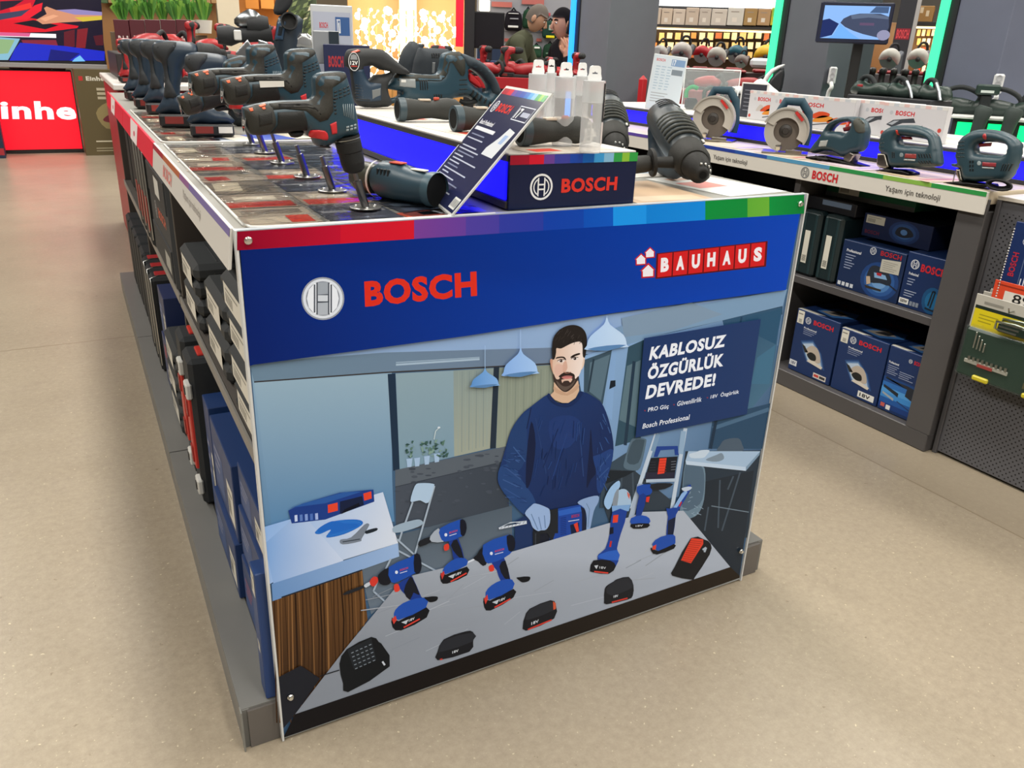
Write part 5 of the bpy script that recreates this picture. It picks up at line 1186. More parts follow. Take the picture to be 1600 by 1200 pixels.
# system boxes with red latches on the bottom shelf
def sysbox(loc, label):
    t = thing('system_box', label, 'tool box', loc, LROT, 'red latched system boxes'); w, d, h = .13, .36, .44
    m = MB(); m.box((0, d/2, h/2), (w, d, h), '#23272c', 'rubber', .012); m.build('shell', t)
    for z in (.06, h-.09):
        m = MB(); m.box((w*.3, -.004, z), (.05, .016, .045), '#cfcfcb', 'plastic', .004); m.box((w*.3, -.013, z), (.02, .003, .02), '#1b1c1e', 'plastic'); m.build('corner_clip', t)
    m = MB(); m.box((w*.1, -.002, h*.5), (.06, .012, h*.5), '#c3342b', 'plastic', .003)
    for k in (-1, 1): m.box((w*.1, -.009, h*.5+k*.07), (.03, .006, .05), '#8e211d', 'plastic', .002)
    m.build('front_latch', t)
    m = MB(); m.box((0, .06, h+.001), (.07, .06, .01), '#c3342b', 'plastic', .003); m.build('top_latch', t)
    m = MB(); m.box((.0, .16, h+.0008), (.08, .1, .002), '#dddcd8', 'card'); m.build('label', t)
    return t
sysbox(bp(-.018, 1.09, .1), 'farther black system box with red latches on the bottom shelf'); sysbox(bp(-.022, .9, .1), 'nearer black system box with red latches on the bottom shelf')
NAVY = '#1a3566'
def bart(kind):
    def a(m, fn, w, h):
        m.flat([(w*.04, h*.1), (w*.5, h*.1), (w*.5, h*.7), (w*.04, h*.7)], fn, '#23467f', 'card', .0003)
        bars(m, fn, w*.1, h*.62, w*.3, 3, h*.12, '#8b8fa8' if kind % 2 else '#a34b52')
        sticker(m, fn, w*.68, h*.12, w*.26, h*.5)
    return a
for (x, y, z, w, d, h, nm) in ((.0, .21, .1, .27, .3, .14, 'lowest blue carton against the printed panel on the bottom shelf'), (.005, .215, .2415, .27, .3, .125, 'second blue carton up against the printed panel on the bottom shelf'), (.012, .22, .368, .26, .28, .105, 'top blue carton of the pile against the printed panel'),
                               (-.01, .52, .1, .3, .3, .15, 'lower blue carton between the panel pile and the system boxes'), (.0, .52, .2515, .3, .28, .2, 'big dark blue carton above the lower one, beside the system boxes'),
                               (-.0, .74, .1, .1, .3, .36, 'narrow blue carton standing next to the nearer system box')):
    carton('tool_carton', nm, 'carton', (w, d, h), bp(x, y, z), LROT, NAVY, bart(len(nm)))
carton('tool_carton', 'thin blue carton with a white label leaning at the panel foot', 'carton', (.05, .25, .3), bp(-.022, .045, .1), LROT, '#1e3d74', lambda m, fn, w, h: (sticker(m, fn, w*.2, h*.8, w*.6, h*.18), sticker(m, fn, w*.3, h*.35, w*.4, h*.08)))
# second and third bay bottom shelf
carton('tool_carton', 'blue carton with a red square standing on the bottom shelf of the second bay', 'carton', (.22, .28, .2), bp(-.01, 1.75, .1), LROT, '#22315c', lambda m, fn, w, h: (m.flat([(w*.3, h*.62), (w*.55, h*.62), (w*.55, h*.85), (w*.3, h*.85)], fn, '#a8283c', 'card', .0004), sticker(m, fn, w*.4, h*.2, w*.4, h*.2)))
carton('tool_carton', 'dark blue carton on top of the carton with the red square', 'carton', (.2, .26, .18), bp(-.005, 1.75, .3015), LROT, '#1d2b55', bart(1))
for k, y in enumerate((2.0, 2.14, 2.28)): upcase((.11, .3, .38), bp(-.02, y, .1), LROT, '%s black case with a silver rim on the bottom shelf of the second bay' % ('nearest', 'middle', 'farthest')[k])
for k in range(5): upcase((.17, .3, .36), bp(-.01, 2.55+k*.2, .1), LROT, 'ribbed dark case on the bottom shelf of the farthest bay, %s in the row' % ('first', 'second', 'third', 'fourth', 'fifth')[k], edge=None, red=False)

# ------------------------------------------------------------------ right hand gondola
RX = 2.44; RCT = .955
rg = thing('display_gondola', 'right hand grey gondola with a white colour striped shelf front and blue lit riser', 'gondola', (RX, 0, 0))
GR = '#4d4b4c'
Y0, Y1 = .3, 3.2
m = MB(); m.box((.5, (Y0+Y1)/2, .036), (1.0, Y1-Y0, .07), GR, 'steel', .003); m.build('plinth', rg)
m = MB(); m.box((.52, (Y0+Y1)/2, .5), (.02, Y1-Y0, .86), '#232326', 'steel'); m.build('back_board', rg)
for i, y in enumerate((.345, 1.115, 2.1, 3.15)):
    m = MB(); m.box((.26, y, .478), (.5, .09 if i == 0 else .03, .82), GR, 'steel', .003); m.build('side_board', rg)
m = MB(); m.box((.005, .345, .5), (.012, .1, .86), '#4f4d4e', 'steel', .002); m.build('end_post', rg)
m = MB(); m.box((.256, (Y0+Y1)/2, .476), (.5, Y1-Y0-.02, .03), '#4a484a', 'steel', .002); m.build('shelf', rg)
m = MB(); m.box((.51, (Y0+Y1)/2, RCT-.022), (1.05, Y1-Y0+.0, .043), '#cdbfa8', 'wood', .002); m.build('counter_top', rg)
m = MB(); m.box((-.012, (Y0+Y1)/2-.004, RCT-.037), (.008, Y1-Y0, .074), '#d7d3cb', 'card', .001)
fn = FR((-.0165, Y1, RCT-.074), (0, -1, 0), (0, 0, 1), (-1, 0, 0)); L = Y1-Y0
def yy(px, py): return Y1-at(px, py, 'x', RX-.0165).y
for (a, e, c) in (((0), yy(1085, 215), '#5a46a0'), (yy(1085, 215), yy(1150, 226), '#26409c'), (yy(1150, 226), yy(1200, 236), '#2a55a6'), (yy(1200, 236), yy(1297, 258), '#5596bd'), (yy(1297, 258), yy(1380, 276), '#2d8f4c'), (yy(1380, 276), yy(1455, 291), '#86b44d'), (yy(1455, 291), L, '#2f9248')):
    m.flat([(a, .058), (e, .058), (e, .073), (a, .073)], fn, c, 'card', .0004)
for x0, x1 in ((yy(1114, 250), yy(1166, 265)), (yy(1382, 300), yy(1466, 322))): m.text('Yaşam için teknoloji', [(x0, .012), (x1, .012), (x1, .038), (x0, .038)], fn, '#55524f', 'card', .0005, .01)
x0, x1 = yy(1268, 280), yy(1307, 290); m.text('BOSCH', [(x0, .012), (x1, .012), (x1, .046), (x0, .046)], fn, '#c8252c', 'card', .0005, .04)
emblem(m, fn, yy(1257, 275), .031, .022, '#6c7074', 'card', .0006)
m.build('price_rail', rg)
# papers on this counter
for i, (y, c, w_) in enumerate(((.62, '#d9c3a4', 'tan'), (.92, '#d8c7cf', 'pale pink'), (1.25, '#c9bda8', 'beige'), (1.6, '#cfc4b4', 'cream'), (2.0, '#c5b9a2', 'buff'))):
    q = MB(); q.box((0, 0, 0), (.2, .26, .0006), c, 'card'); q.flat([(-.08, -.1), (.08, -.1), (.08, -.06), (-.08, -.06)], lambda a, b_, c_=0: (a, b_, .0005+c_), '#b9a9c4' if i % 2 else '#c98f80', 'card')
    tag(q.build('leaflet', None, (RX+.1, y, RCT+.0008), .1*(i-2)), '%s leaflet on the right counter, %s from the near end' % (w_, ('first', 'second', 'third', 'fourth', 'fifth')[i]), 'leaflet', 'leaflets on the right counter')
# lit riser on it
rr = thing('display_riser', 'long black display riser with glowing blue panels on the right counter', 'display riser', (RX+.29, 0, RCT+.001))
m = MB(); m.box((.3, 1.7, .045), (.56, 2.8, .088), '#27282d', 'steel', .002); m.build('body', rr)
m = MB(); m.box((.3, 1.7, .0905), (.57, 2.82, .005), '#e4e2de', 'card', .001); m.build('top_board', rr)
m = MB(); m.box((.004, 1.7, .082), (.012, 2.82, .012), '#3b3b3f', 'steel', .001); m.build('top_frame', rr)
m = MB(); m.box((.004, 1.7, .007), (.012, 2.82, .014), '#2f2f33', 'steel', .001); m.build('bottom_frame', rr)
m = MB(); m.box((.009, 1.7, .045), (.006, 2.78, .062), (.006, .004, .92), 'glow_led'); m.build('light_panel', rr)
RR = RCT+.0945
# white boxed sets on the riser
def setart(kind):
    def a(m, fn, w, h):
        m.flat([(.004, .004), (w-.004, .004), (w-.004, h-.004), (.004, h-.004)], fn, '#c9c8cb', 'card', .0002)
        for k in range(12): m.flat([(w*k/12, h*.9), (w*(k+1)/12, h*.9), (w*(k+1)/12, h*.985), (w*k/12, h*.985)], fn, ['#d8b7b2', '#d9d3d0', '#bfc4c9', '#d3d2cf'][k % 4], 'card', .0004)
        word(m, fn, w*.22, h*.66, h*.13, '#c9252c', 'BOSCH', 'card', .0006, .03, w*.3); m.flat(circ(w*.15, h*.72, h*.06, h*.06, 14), fn, '#b5b8bd', 'card', .0005)
        if kind == 0:
            for (x0, y0, x1, y1, c) in ((.3, .3, .62, .52, '#cf4a22'), (.36, .2, .68, .4, '#d98a2e'), (.2, .3, .36, .5, '#b9b2ac'), (.6, .22, .9, .34, '#cf5a22')):
                q = sm([(x0*w, (y0+.03)*h), ((x0+x1)/2*w, (y0+y1)/2*h+.018), (x1*w, y1*h), (x1*w, (y1-.1)*h), ((x0+x1)/2*w, (y0+y1)/2*h-.01)], 3); m.flat(q, fn, c, 'card', .0006)
            m.line([(w*.38, h*.12), (w*.7, h*.24)], .004, fn, '#4b4d52', 'card', .0007)
        else:
            m.flat([(w*.1, h*.38), (w*.2, h*.52), (w*.52, h*.62), (w*.56, h*.5), (w*.36, h*.46), (w*.2, h*.32)], fn, '#3c4148', 'card', .0006); m.flat([(w*.13, h*.4), (w*.22, h*.5), (w*.3, h*.52), (w*.2, h*.38)], fn, '#a5abb2', 'card', .0008)
            m.line([(w*.45, h*.34), (w*.68, h*.42)], .006, fn, '#44474c', 'card', .0006); m.flat(circ(w*.74, h*.26, w*.11, h*.09, 16), fn, '#3a3d42', 'card', .0006); m.flat(circ(w*.74, h*.26, w*.06, h*.045, 16), fn, '#b7b9bc', 'card', .0008)
        for x, y in ((.06, .14), (.94, .36), (.93, .2)): m.flat(circ(w*x, h*y, h*.06, h*.06, 12), fn, '#c24a40', 'card', .0006)
    return a
RROT = -PI/2
for (xl, yl, xr, yr, off, kd, nm) in ((1172, 145, 1238, 150, .105, 0, 'white boxed hand tool set, leftmost of the row on the right riser'), (1205, 150, 1274, 152, .068, 0, 'second white boxed hand tool set from the left on the right riser'), (1240, 150, 1338, 160, .03, 0, 'white boxed set showing orange pliers and screwdrivers, left of the gap'),
                                       (1326, 158, 1400, 160, .105, 1, 'white boxed power tool, farthest back right of the gap on the riser'), (1344, 160, 1440, 165, .068, 1, 'white boxed power tool set just behind the rightmost white box'), (1381, 165, 1482, 170, .03, 1, 'rightmost white boxed set on the riser, picture of a grey power tool')):
    X = RX+.31+off; a = at(xl, yl, 'x', X).y; b_ = at(xr, yr, 'x', X).y
    carton('boxed_set', nm, 'boxed set', (a-b_, .03, .137), (X, (a+b_)/2, RR), RROT, '#c6c5c8', setart(kd), 'white boxed sets on the right riser')
a = at(1145, 150, 'x', RX+.38).y; b_ = at(1186, 150, 'x', RX+.38).y
def cal(m, fn, w, h):
    m.flat([(w*.06, .006), (w*.97, .006), (w*.97, h-.006), (w*.06, h-.006)], fn, '#32353f', 'card', .0004)
    for j in range(6): bars(m, fn, w*.16, h*(.78-j*.11), w*.3, 1, .008, '#8e929c'); bars(m, fn, w*.56, h*(.78-j*.11), w*.26, 1, .008, '#767a86')
carton('info_card', 'dark grey printed card in a white frame left of the white boxed sets', 'sign', (a-b_, .012, .17), (RX+.43, (a+b_)/2, RR), RROT, '#d9d9d8', cal)
# circular saws
def circ_saw(P0, rot, s_, label, guard='#b9b4ab', flip=1):
    t = thing('circular_saw', label, 'saw', P0, rot, None); C_ = Vector((0, 0, .098*s_)); R_ = .095*s_
    m = MB(); m.lathe([(R_*.94, -.001), (R_*.94, .001)], C_, (0, 1, 0), '#6b625a', 'steel', 32); m.build('blade', t)
    m = MB(); m.lathe([(.0, -.014), (.012, -.014), (.014, -.008), (.026, -.004), (.028, 0)], C_, (0, 1, 0), '#3a3633', 'plastic', 20); m.build('arbor', t)
    def arc(r0, r1, a0, a1, y0, y1, n=24):
        V = []
        for i in range(n):
            g = a0+(a1-a0)*i/(n-1); c, s__ = math.cos(g), math.sin(g)
            V += [(r0*c, y0, C_.z+r0*s__), (r1*c, y0, C_.z+r1*s__), (r1*c, y1, C_.z+r1*s__), (r0*c, y1, C_.z+r0*s__)]
        F = [(4*i+k, 4*i+(k+1) % 4, 4*i+4+(k+1) % 4, 4*i+4+k) for i in range(n-1) for k in range(4)]+[(3, 2, 1, 0), tuple(4*n-4+k for k in range(4))]
        return V, F
    m = MB(); V, F = arc(R_*.62, R_*1.06, -.5, 2.75, -.022, .012); m.add(V, F, guard, 'plastic', False)
    V, F = arc(R_*1.0, R_*1.08, -.55, 2.8, -.028, .02); m.add(V, F, mul(guard, .8), 'plastic', False); m.build('upper_guard', t)
    m = MB(); V, F = arc(R_*.55, R_*.98, 2.5, 4.5, -.016, -.010); m.add(V, F, '#b3aea6', 'steel', False); m.build('lower_guard', t)
    m = MB(); m.box((.05*s_, -.03, C_.z+R_*.72), (.05*s_, .002, .012), '#c0302c', 'card', 0, Matrix.Rotation(.8, 3, 'Y')); m.build('word_plate', t)
    m = MB(); m.box((.01, .01, .004), (.2*s_, .13*s_, .006), '#a09c96', 'metal', .001); m.box((.05*s_, -.045*s_, .012), (.07*s_, .02, .016), '#8f8b85', 'metal', .002); m.build('base_plate', t)
    m = MB(); m.tube([(0, .02, C_.z), (0, .05*s_, C_.z), (0, .12*s_, C_.z), (0, .15*s_, C_.z)], [.045*s_, .043*s_, .04*s_, .03*s_], '#233f4b', 'plastic', 18); m.build('motor', t)
    m = MB(); m.tube([(-.05*s_, .05*s_, C_.z+.06*s_), (-.02*s_, .055*s_, C_.z+.125*s_), (.05*s_, .055*s_, C_.z+.125*s_), (.085*s_, .055*s_, C_.z+.08*s_), (.095*s_, .055*s_, C_.z-.02*s_), (.09*s_, .055*s_, C_.z-.06*s_)], [.018*s_, .019*s_, .02*s_, .019*s_, .02*s_, .02*s_], TEAL, 'rubber', 12, True, 1); m.build('handle', t)
    m = MB(); m.box((.066*s_, .055*s_, C_.z+.088*s_), (.018*s_, .014, .03*s_), RED, 'plastic', .003); m.build('trigger', t)
    m = MB(); m.lathe([(.012, 0), (.013, .015), (.0, .018)], (-.02*s_, -.05*s_, .02), (0, -.3, 1), '#c9c5bd', 'metal', 10); m.build('knob', t)
    return t
circ_saw((2.585, 1.82, RCT+.0014), -.95, 1.02, 'left circular saw with a pale guard at the far end of the right counter')
P = at(1222, 240, 'z', RCT); circ_saw((P.x, P.y, RCT+.0014), -.85, .94, 'circular saw with a silver guard standing before the orange plier box')
# jigsaws, side on
def jigsaw(Zf, P0, ang, out, hole, foot, silver, label, extras, T=.032):
    t = thing('jigsaw', label, 'jigsaw', P0, ang); S = Side(Zf, P0, ang); m = MB()
    h = m.puff(sm(S(out), 2), T, SF, '#2b424c', 'plastic', [sm(S(hole), 2)], r=.022, edge=.32, step=.008); m.build('housing', t)
    m = MB(); m.puff(S(silver), T*.72, SF, '#a9a399', 'metal', r=.008, edge=.6); m.build('gear_cover', t)
    m = MB(); m.puff(S(foot), T*1.15, SF, '#1e1d1d', 'metal', r=.006, edge=.8); m.build('base_plate', t)
    extras(t, S, h); return t
ZJ = zm(1320, 160, 5.714)
P = at(*ZJ([(460, 655)])[0], 'z', RCT); PJ = Vector((P.x+.05, P.y, RCT+.0014))
d_ = ray(*ZJ([(460, 640)])[0]); kx = (RX+.08-CP.x)/d_.x; PJ = Vector((RX+.08, (CP+d_*kx).y, RCT+.0014))
def ex2(t, S, h):
    m = MB(); m.patch(S([(590, 455), (690, 460), (688, 500), (585, 495)]), h, SF, '#8f3a38', 'card', .0012); m.patch(S([(580, 503), (680, 508), (678, 522), (578, 517)]), h, SF, '#a9aeb0', 'card', .0012); m.build('name_plate', t)
    m = MB(); m.patch(S(circ(557, 468, 17, 20, 14)), h, SF, '#7f8b90', 'card', .0012); m.build('emblem', t)
    m = MB(); m.patch(S([(508, 245), (525, 250), (520, 292), (508, 288)]), h, SF, '#c4382c', 'plastic', .003); m.puff(S([(510, 302), (590, 308), (600, 332), (515, 330)]), .01, SF, '#a32f33', 'plastic', r=.008); m.build('trigger', t)
    m = MB()
    for k in range(5):
        for j in range(2): m.patch(S([(705+k*24, 455+j*60), (718+k*24, 457+j*60), (728+k*24, 495+j*55), (715+k*24, 493+j*55)]), h, SF, '#121b20', 'plastic', .0008)
    for k in range(2): m.patch(S([(470+k*16, 440), (480+k*16, 440), (482+k*16, 495), (472+k*16, 495)]), h, SF, '#121b20', 'plastic', .0008)
    m.build('vents', t)
    m = MB()
    for k in range(4): m.patch(S([(345, 330+k*32), (400, 322+k*34), (400, 328+k*34), (345, 336+k*32)]), h, SF, '#1d2d34', 'plastic', .0008)
    m.build('ribs', t)
    m = MB(); a = S([(312, 565), (312, 625)]); m.box(((a[0][0]+a[1][0])/2, 0, (a[0][1]+a[1][1])/2), (.004, .002, a[0][1]-a[1][1]), '#cfcfcd', 'metal'); m.build('blade', t)
jigsaw(ZJ, PJ, -PI/2, [(345, 300), (365, 260), (430, 217), (520, 203), (640, 206), (760, 245), (820, 300), (848, 400), (862, 520), (848, 572), (700, 578), (560, 582), (430, 575), (405, 480), (335, 450), (332, 350)], [(505, 302), (560, 302), (740, 328), (766, 360), (760, 396), (640, 388), (505, 375)], [(285, 612), (400, 590), (560, 600), (625, 628), (622, 655), (380, 652), (285, 634)], [(318, 452), (392, 450), (425, 572), (400, 600), (330, 580), (310, 560)], 'middle teal jigsaw on the right counter, in front of the rightmost white box', ex2)
d_ = ray(*ZJ([(1150, 735)])[0]); X3 = RX+.06; P3 = CP+d_*((X3-CP.x)/d_.x); P3.z = RCT+.0014
def ex3(t, S, h):
    m = MB(); m.patch(S([(1282, 530), (1405, 538), (1400, 575), (1280, 566)]), h, SF, '#8f3038', 'card', .0012); m.patch(S([(1280, 574), (1385, 580), (1383, 592), (1278, 586)]), h, SF, '#a9aeb0', 'card', .0012); m.build('name_plate', t)
    m = MB(); m.patch(S(circ(1252, 541, 18, 20, 14)), h, SF, '#9aa4a8', 'card', .0012); m.build('emblem', t)
    m = MB(); m.patch(S(circ(1300, 305, 16, 28, 12)), h, SF, '#b0363a', 'plastic', .003); m.puff(S([(1200, 365), (1310, 358), (1300, 392), (1205, 398)]), .01, SF, '#8e2b33', 'plastic', r=.008); m.build('trigger', t)
    m = MB()
    for k in range(2):
        for j in range(3): m.patch(S([(1165+k*24, 515+j*36), (1180+k*24, 515+j*36), (1178+k*24, 540+j*36), (1163+k*24, 540+j*36)]), h, SF, '#121b20', 'plastic', .0008)
    for k in range(4): m.patch(S([(1465+k*22, 545), (1476+k*22, 545), (1450+k*20, 610), (1440+k*20, 610)]), h, SF, '#121b20', 'plastic', .0008)
    for k in range(5): m.patch(S([(1045, 350+k*32), (1120, 344+k*34), (1120, 352+k*34), (1045, 358+k*32)]), h, SF, '#1d2d34', 'plastic', .0008)
    m.build('vents', t)
    m = MB(); a = S([(978, 600), (978, 720)]); m.box(((a[0][0]+a[1][0])/2, 0, (a[0][1]+a[1][1])/2), (.004, .002, a[0][1]-a[1][1]), '#cfcfcd', 'metal'); m.build('blade', t)
    m = MB()
    for k in range(6):
        c = S([(1430, 735)])[0]; rx = .03+.006*(k % 3); rz = .011
        pts = [(c[0]+rx*math.cos(g)+.004*k, -.035-.006*k, max(.006, c[1]+rz*(.9+.1*k)*math.sin(g)+.004)) for g in [2*PI*i/16 for i in range(17)]]
        m.tube(pts, .0035, '#151516', 'rubber', 6)
    m.build('power_cord', t)
jigsaw(ZJ, P3, -PI/2, [(1040, 352), (1085, 295), (1160, 255), (1250, 240), (1350, 248), (1460, 280), (1550, 340), (1572, 400), (1552, 520), (1505, 640), (1440, 700), (1300, 705), (1090, 702), (1062, 600), (975, 570), (972, 545), (1030, 540), (1008, 480), (1030, 400)], [(1200, 372), (1300, 352), (1455, 372), (1470, 425), (1440, 472), (1300, 470), (1185, 455)], [(925, 712), (1080, 700), (1320, 728), (1330, 752), (1180, 758), (930, 735)], [(1020, 590), (1065, 590), (1085, 700), (1050, 705), (1030, 660)], 'rightmost teal jigsaw on the right counter with its black cord coiled beside it', ex3)
ZK = zm(1250, 140, 4.571)
d_ = ray(*ZK([(300, 535)])[0]); X1 = RX+.1; P1_ = CP+d_*((X1-CP.x)/d_.x); P1_.z = RCT+.0014
def ex1(t, S, h):
    m = MB(); m.patch(S([(185, 365), (240, 360), (225, 405), (172, 405)]), h, SF, '#a3a6a4', 'card', .0012); m.build('name_plate', t)
    m = MB(); m.patch(S([(368, 228), (382, 230), (378, 262), (366, 258)]), h, SF, '#c4382c', 'plastic', .003); m.puff(S([(310, 272), (385, 255), (370, 292), (318, 300)]), .01, SF, '#8e2b33', 'plastic', r=.008); m.build('trigger', t)
    m = MB(); m.patch(sm(S([(430, 200), (470, 225), (483, 280), (480, 310), (440, 300), (420, 240)]), 2), h, SF, '#42433c', 'rubber', .0015); m.build('front_cover', t)
    m = MB(); m.tube([(S([(230, 460)])[0][0], -.04, .02), (S([(260, 490)])[0][0], -.05, .012), (S([(200, 495)])[0][0], -.055, .01), (S([(160, 480)])[0][0], -.04, .015)], .004, '#141415', 'rubber', 6); m.build('power_cord', t)
jigsaw(ZK, P1_, -PI/2, [(85, 440), (120, 385), (160, 330), (200, 270), (235, 225), (300, 200), (380, 193), (440, 205), (475, 240), (486, 300), (470, 400), (445, 440), (400, 450), (345, 475), (300, 470), (250, 445), (180, 438), (120, 455)], [(225, 300), (250, 265), (290, 238), (375, 228), (385, 265), (360, 300), (330, 315), (280, 300)], [(75, 478), (180, 470), (330, 500), (465, 545), (462, 562), (350, 560), (200, 530), (80, 500)], [(335, 470), (385, 440), (420, 460), (375, 545), (330, 525)], 'left teal jigsaw on the right counter, with a silver gear cover and dark front', ex1)

# ---- cartons on the right shelves
def sawart(glow, txt):
    def a(m, fn, w, h):
        word(m, fn, w*.42, h*.83, h*.075, '#c9252f', 'BOSCH', 'card', .0005, .035, w*.46); emblem(m, fn, w*.29, h*.865, w*.065, '#d7dbe4', 'card', .0006)
        m.text('Professional', [(w*.22, h*.725), (w*.52, h*.725), (w*.52, h*.755), (w*.22, h*.755)], fn, '#dfe3ec', 'card', .0005, .02); bars(m, fn, w*.22, h*.7, w*.3, 3, h*.03, '#7f8bab')
        for k, c in enumerate(('#274a80', '#5d80b0', '#b4c6dc')):
            s_ = 1-k*.12; m.flat([(w*(.5+(x-.5)*s_), h*(.38+(y-.38)*s_)) for x, y in ((.2, .52), (.48, .6), (.72, .44), (.86, .2), (.6, .22), (.42, .22), (.3, .36))], fn, c, 'card', .0005+k*.0002)
        m.flat([(w*.24, h*.48), (w*.32, h*.46), (w*.42, h*.38), (w*.34, h*.36)], fn, '#2a2a2b', 'card', .0012)
        m.flat(sm([(w*.36, h*.4), (w*.46, h*.5), (w*.6, h*.5), (w*.7, h*.4), (w*.72, h*.28), (w*.5, h*.28)], 3), fn, '#b8aca0', 'card', .0012)
        m.flat(sm([(w*.4, h*.34), (w*.48, h*.4), (w*.6, h*.38), (w*.62, h*.3), (w*.5, h*.28)], 3), fn, '#1f2022', 'card', .0014)
        m.flat([(w*.42, h*.24), (w*.5, h*.3), (w*.8, h*.24), (w*.78, h*.2)], fn, '#d4cdc2', 'card', .0013)
        sticker(m, fn, w*.03, h*.78, w*.15, h*.2, '#d9d7cd', True)
        if txt:
            m.flat([(w*.6, h*.04), (w*.94, h*.04), (w*.94, h*.14), (w*.6, h*.14)], fn, '#e3e3df', 'card', .0006); m.text(txt, [(w*.64, h*.06), (w*.86, h*.06), (w*.86, h*.12), (w*.64, h*.12)], fn, '#1d1e20', 'card', .0009, .03)
        else:
            m.flat([(w*.02, h*.08), (w*.2, h*.08), (w*.2, h*.17), (w*.02, h*.17)], fn, '#d5d9df', 'card', .0006); m.text('18V', [(w*.06, h*.1), (w*.17, h*.1), (w*.17, h*.15), (w*.06, h*.15)], fn, '#223055', 'card', .0009, .02)
            m.flat([(w*.62, h*.03), (w*.92, h*.03), (w*.92, h*.11), (w*.62, h*.11)], fn, '#d9d2cc', 'card', .0006); m.flat([(w*.64, h*.05), (w*.75, h*.05), (w*.75, h*.09), (w*.64, h*.09)], fn, '#c4423a', 'card', .0008); m.flat([(w*.77, h*.05), (w*.9, h*.05), (w*.9, h*.09), (w*.77, h*.09)], fn, '#3a3838', 'card', .0008)
    return a
BZ = .073; SX = RX+.035
def tp_art(o):
    m = MB(); 
    return o
c1 = carton('tool_carton', 'blue circular saw carton on the bottom right shelf, nearest the printed panel', 'carton', (.226, .3, .275), (SX, .908, BZ), RROT, '#17305f', sawart(0, None))
c2 = carton('tool_carton', 'blue circular saw carton marked 18V in the middle of the bottom right shelf', 'carton', (.226, .3, .262), (SX, .672, BZ), RROT, '#17305f', sawart(1, '18V'))
def bladeart(m, fn, w, h):
    for k in range(6): m.flat([(.002, h*.05+k*h*.08), (w-.002, h*.05+k*h*.08), (w-.002, h*.05+(k+1)*h*.08), (.002, h*.05+(k+1)*h*.08)], fn, ['#143a7c', '#1b559f', '#3a86cc', '#4d97d8', '#2a6ab4', '#17427f'][k], 'card', .0003)
    m.text('Professional', [(w*.06, h*.74), (w*.34, h*.74), (w*.34, h*.775), (w*.06, h*.775)], fn, '#dfe3ec', 'card', .0005, .02); bars(m, fn, w*.06, h*.7, w*.3, 5, h*.03, '#8d98b5'); bars(m, fn, w*.4, h*.66, w*.4, 4, h*.03, '#8d98b5')
    word(m, fn, w*.72, h*.84, h*.06, '#c9252f', 'BOSCH', 'card', .0005, .03, w*.25); emblem(m, fn, w*.62, h*.87, w*.05, '#d7dbe4', 'card', .0006)
    m.flat([(w*.06, h*.5), (w*.1, h*.53), (w*.7, h*.45), (w*.68, h*.34), (w*.9, h*.3), (w*.95, h*.48), (w*.7, h*.5)], fn, '#252b36', 'card', .0006); m.flat([(w*.06, h*.4), (w*.5, h*.34), (w*.5, h*.28), (w*.06, h*.36)], fn, '#1f2731', 'card', .0006)
    m.flat([(w*.06, h*.29), (w*.4, h*.24), (w*.4, h*.2), (w*.06, h*.26)], fn, '#9aa3ab', 'card', .0006); m.line([(w*.5, h*.22), (w*.95, h*.14)], .004, fn, '#233b63', 'card', .0006)
    m.flat([(w*.08, h*.06), (w*.2, h*.06), (w*.2, h*.12), (w*.08, h*.12)], fn, '#c05a52', 'card', .0008); m.flat([(w*.24, h*.04), (w*.36, h*.04), (w*.36, h*.11), (w*.24, h*.11)], fn, '#e4e4e2', 'card', .0008)
c3 = carton('tool_carton', 'blue carton with a light blue saw picture beside the end post, bottom right shelf', 'carton', (.155, .3, .262), (SX, .475, BZ), RROT, '#17305f', bladeart)
for o, cols in ((c1, 1), (c2, 2), (c3, 3)):
    w, h = o.dimensions.x, o.dimensions.z
for (y, z, w, nm) in ((.908, .275, .226, 0), (.672, .262, .226, 1), (.475, .262, .155, 2)):
    m = MB(); fn = FR((-w/2, 0, h), (1, 0, 0), (0, 1, 0), (0, 0, 1)); fn = FR((-w/2, 0, z), (1, 0, 0), (0, 1, 0), (0, 0, 1))
    m.flat([(0.002, 0.002), (w*.45, .002), (w*.6, .02), (w*.2, .024), (.002, .02)], fn, '#d8d6cd', 'card', .0006)
    m.flat([(w*.25, .05), (w*.7, .03), (w*.95, .1), (w*.8, .17), (w*.35, .15)], fn, '#3f75b8', 'card', .0006); m.flat([(w*.3, .06), (w*.6, .05), (w*.8, .1), (w*.5, .14)], fn, '#9a938c', 'card', .0009); m.flat([(w*.45, .07), (w*.7, .08), (w*.7, .12), (w*.5, .11)], fn, '#26282c', 'card', .0011)
    word(m, fn, w*.2, .2, .04, '#8e2730', 'BOSCH', 'card', .0006, .03, w*.5); m.build('top_print', (c1, c2, c3)[nm])
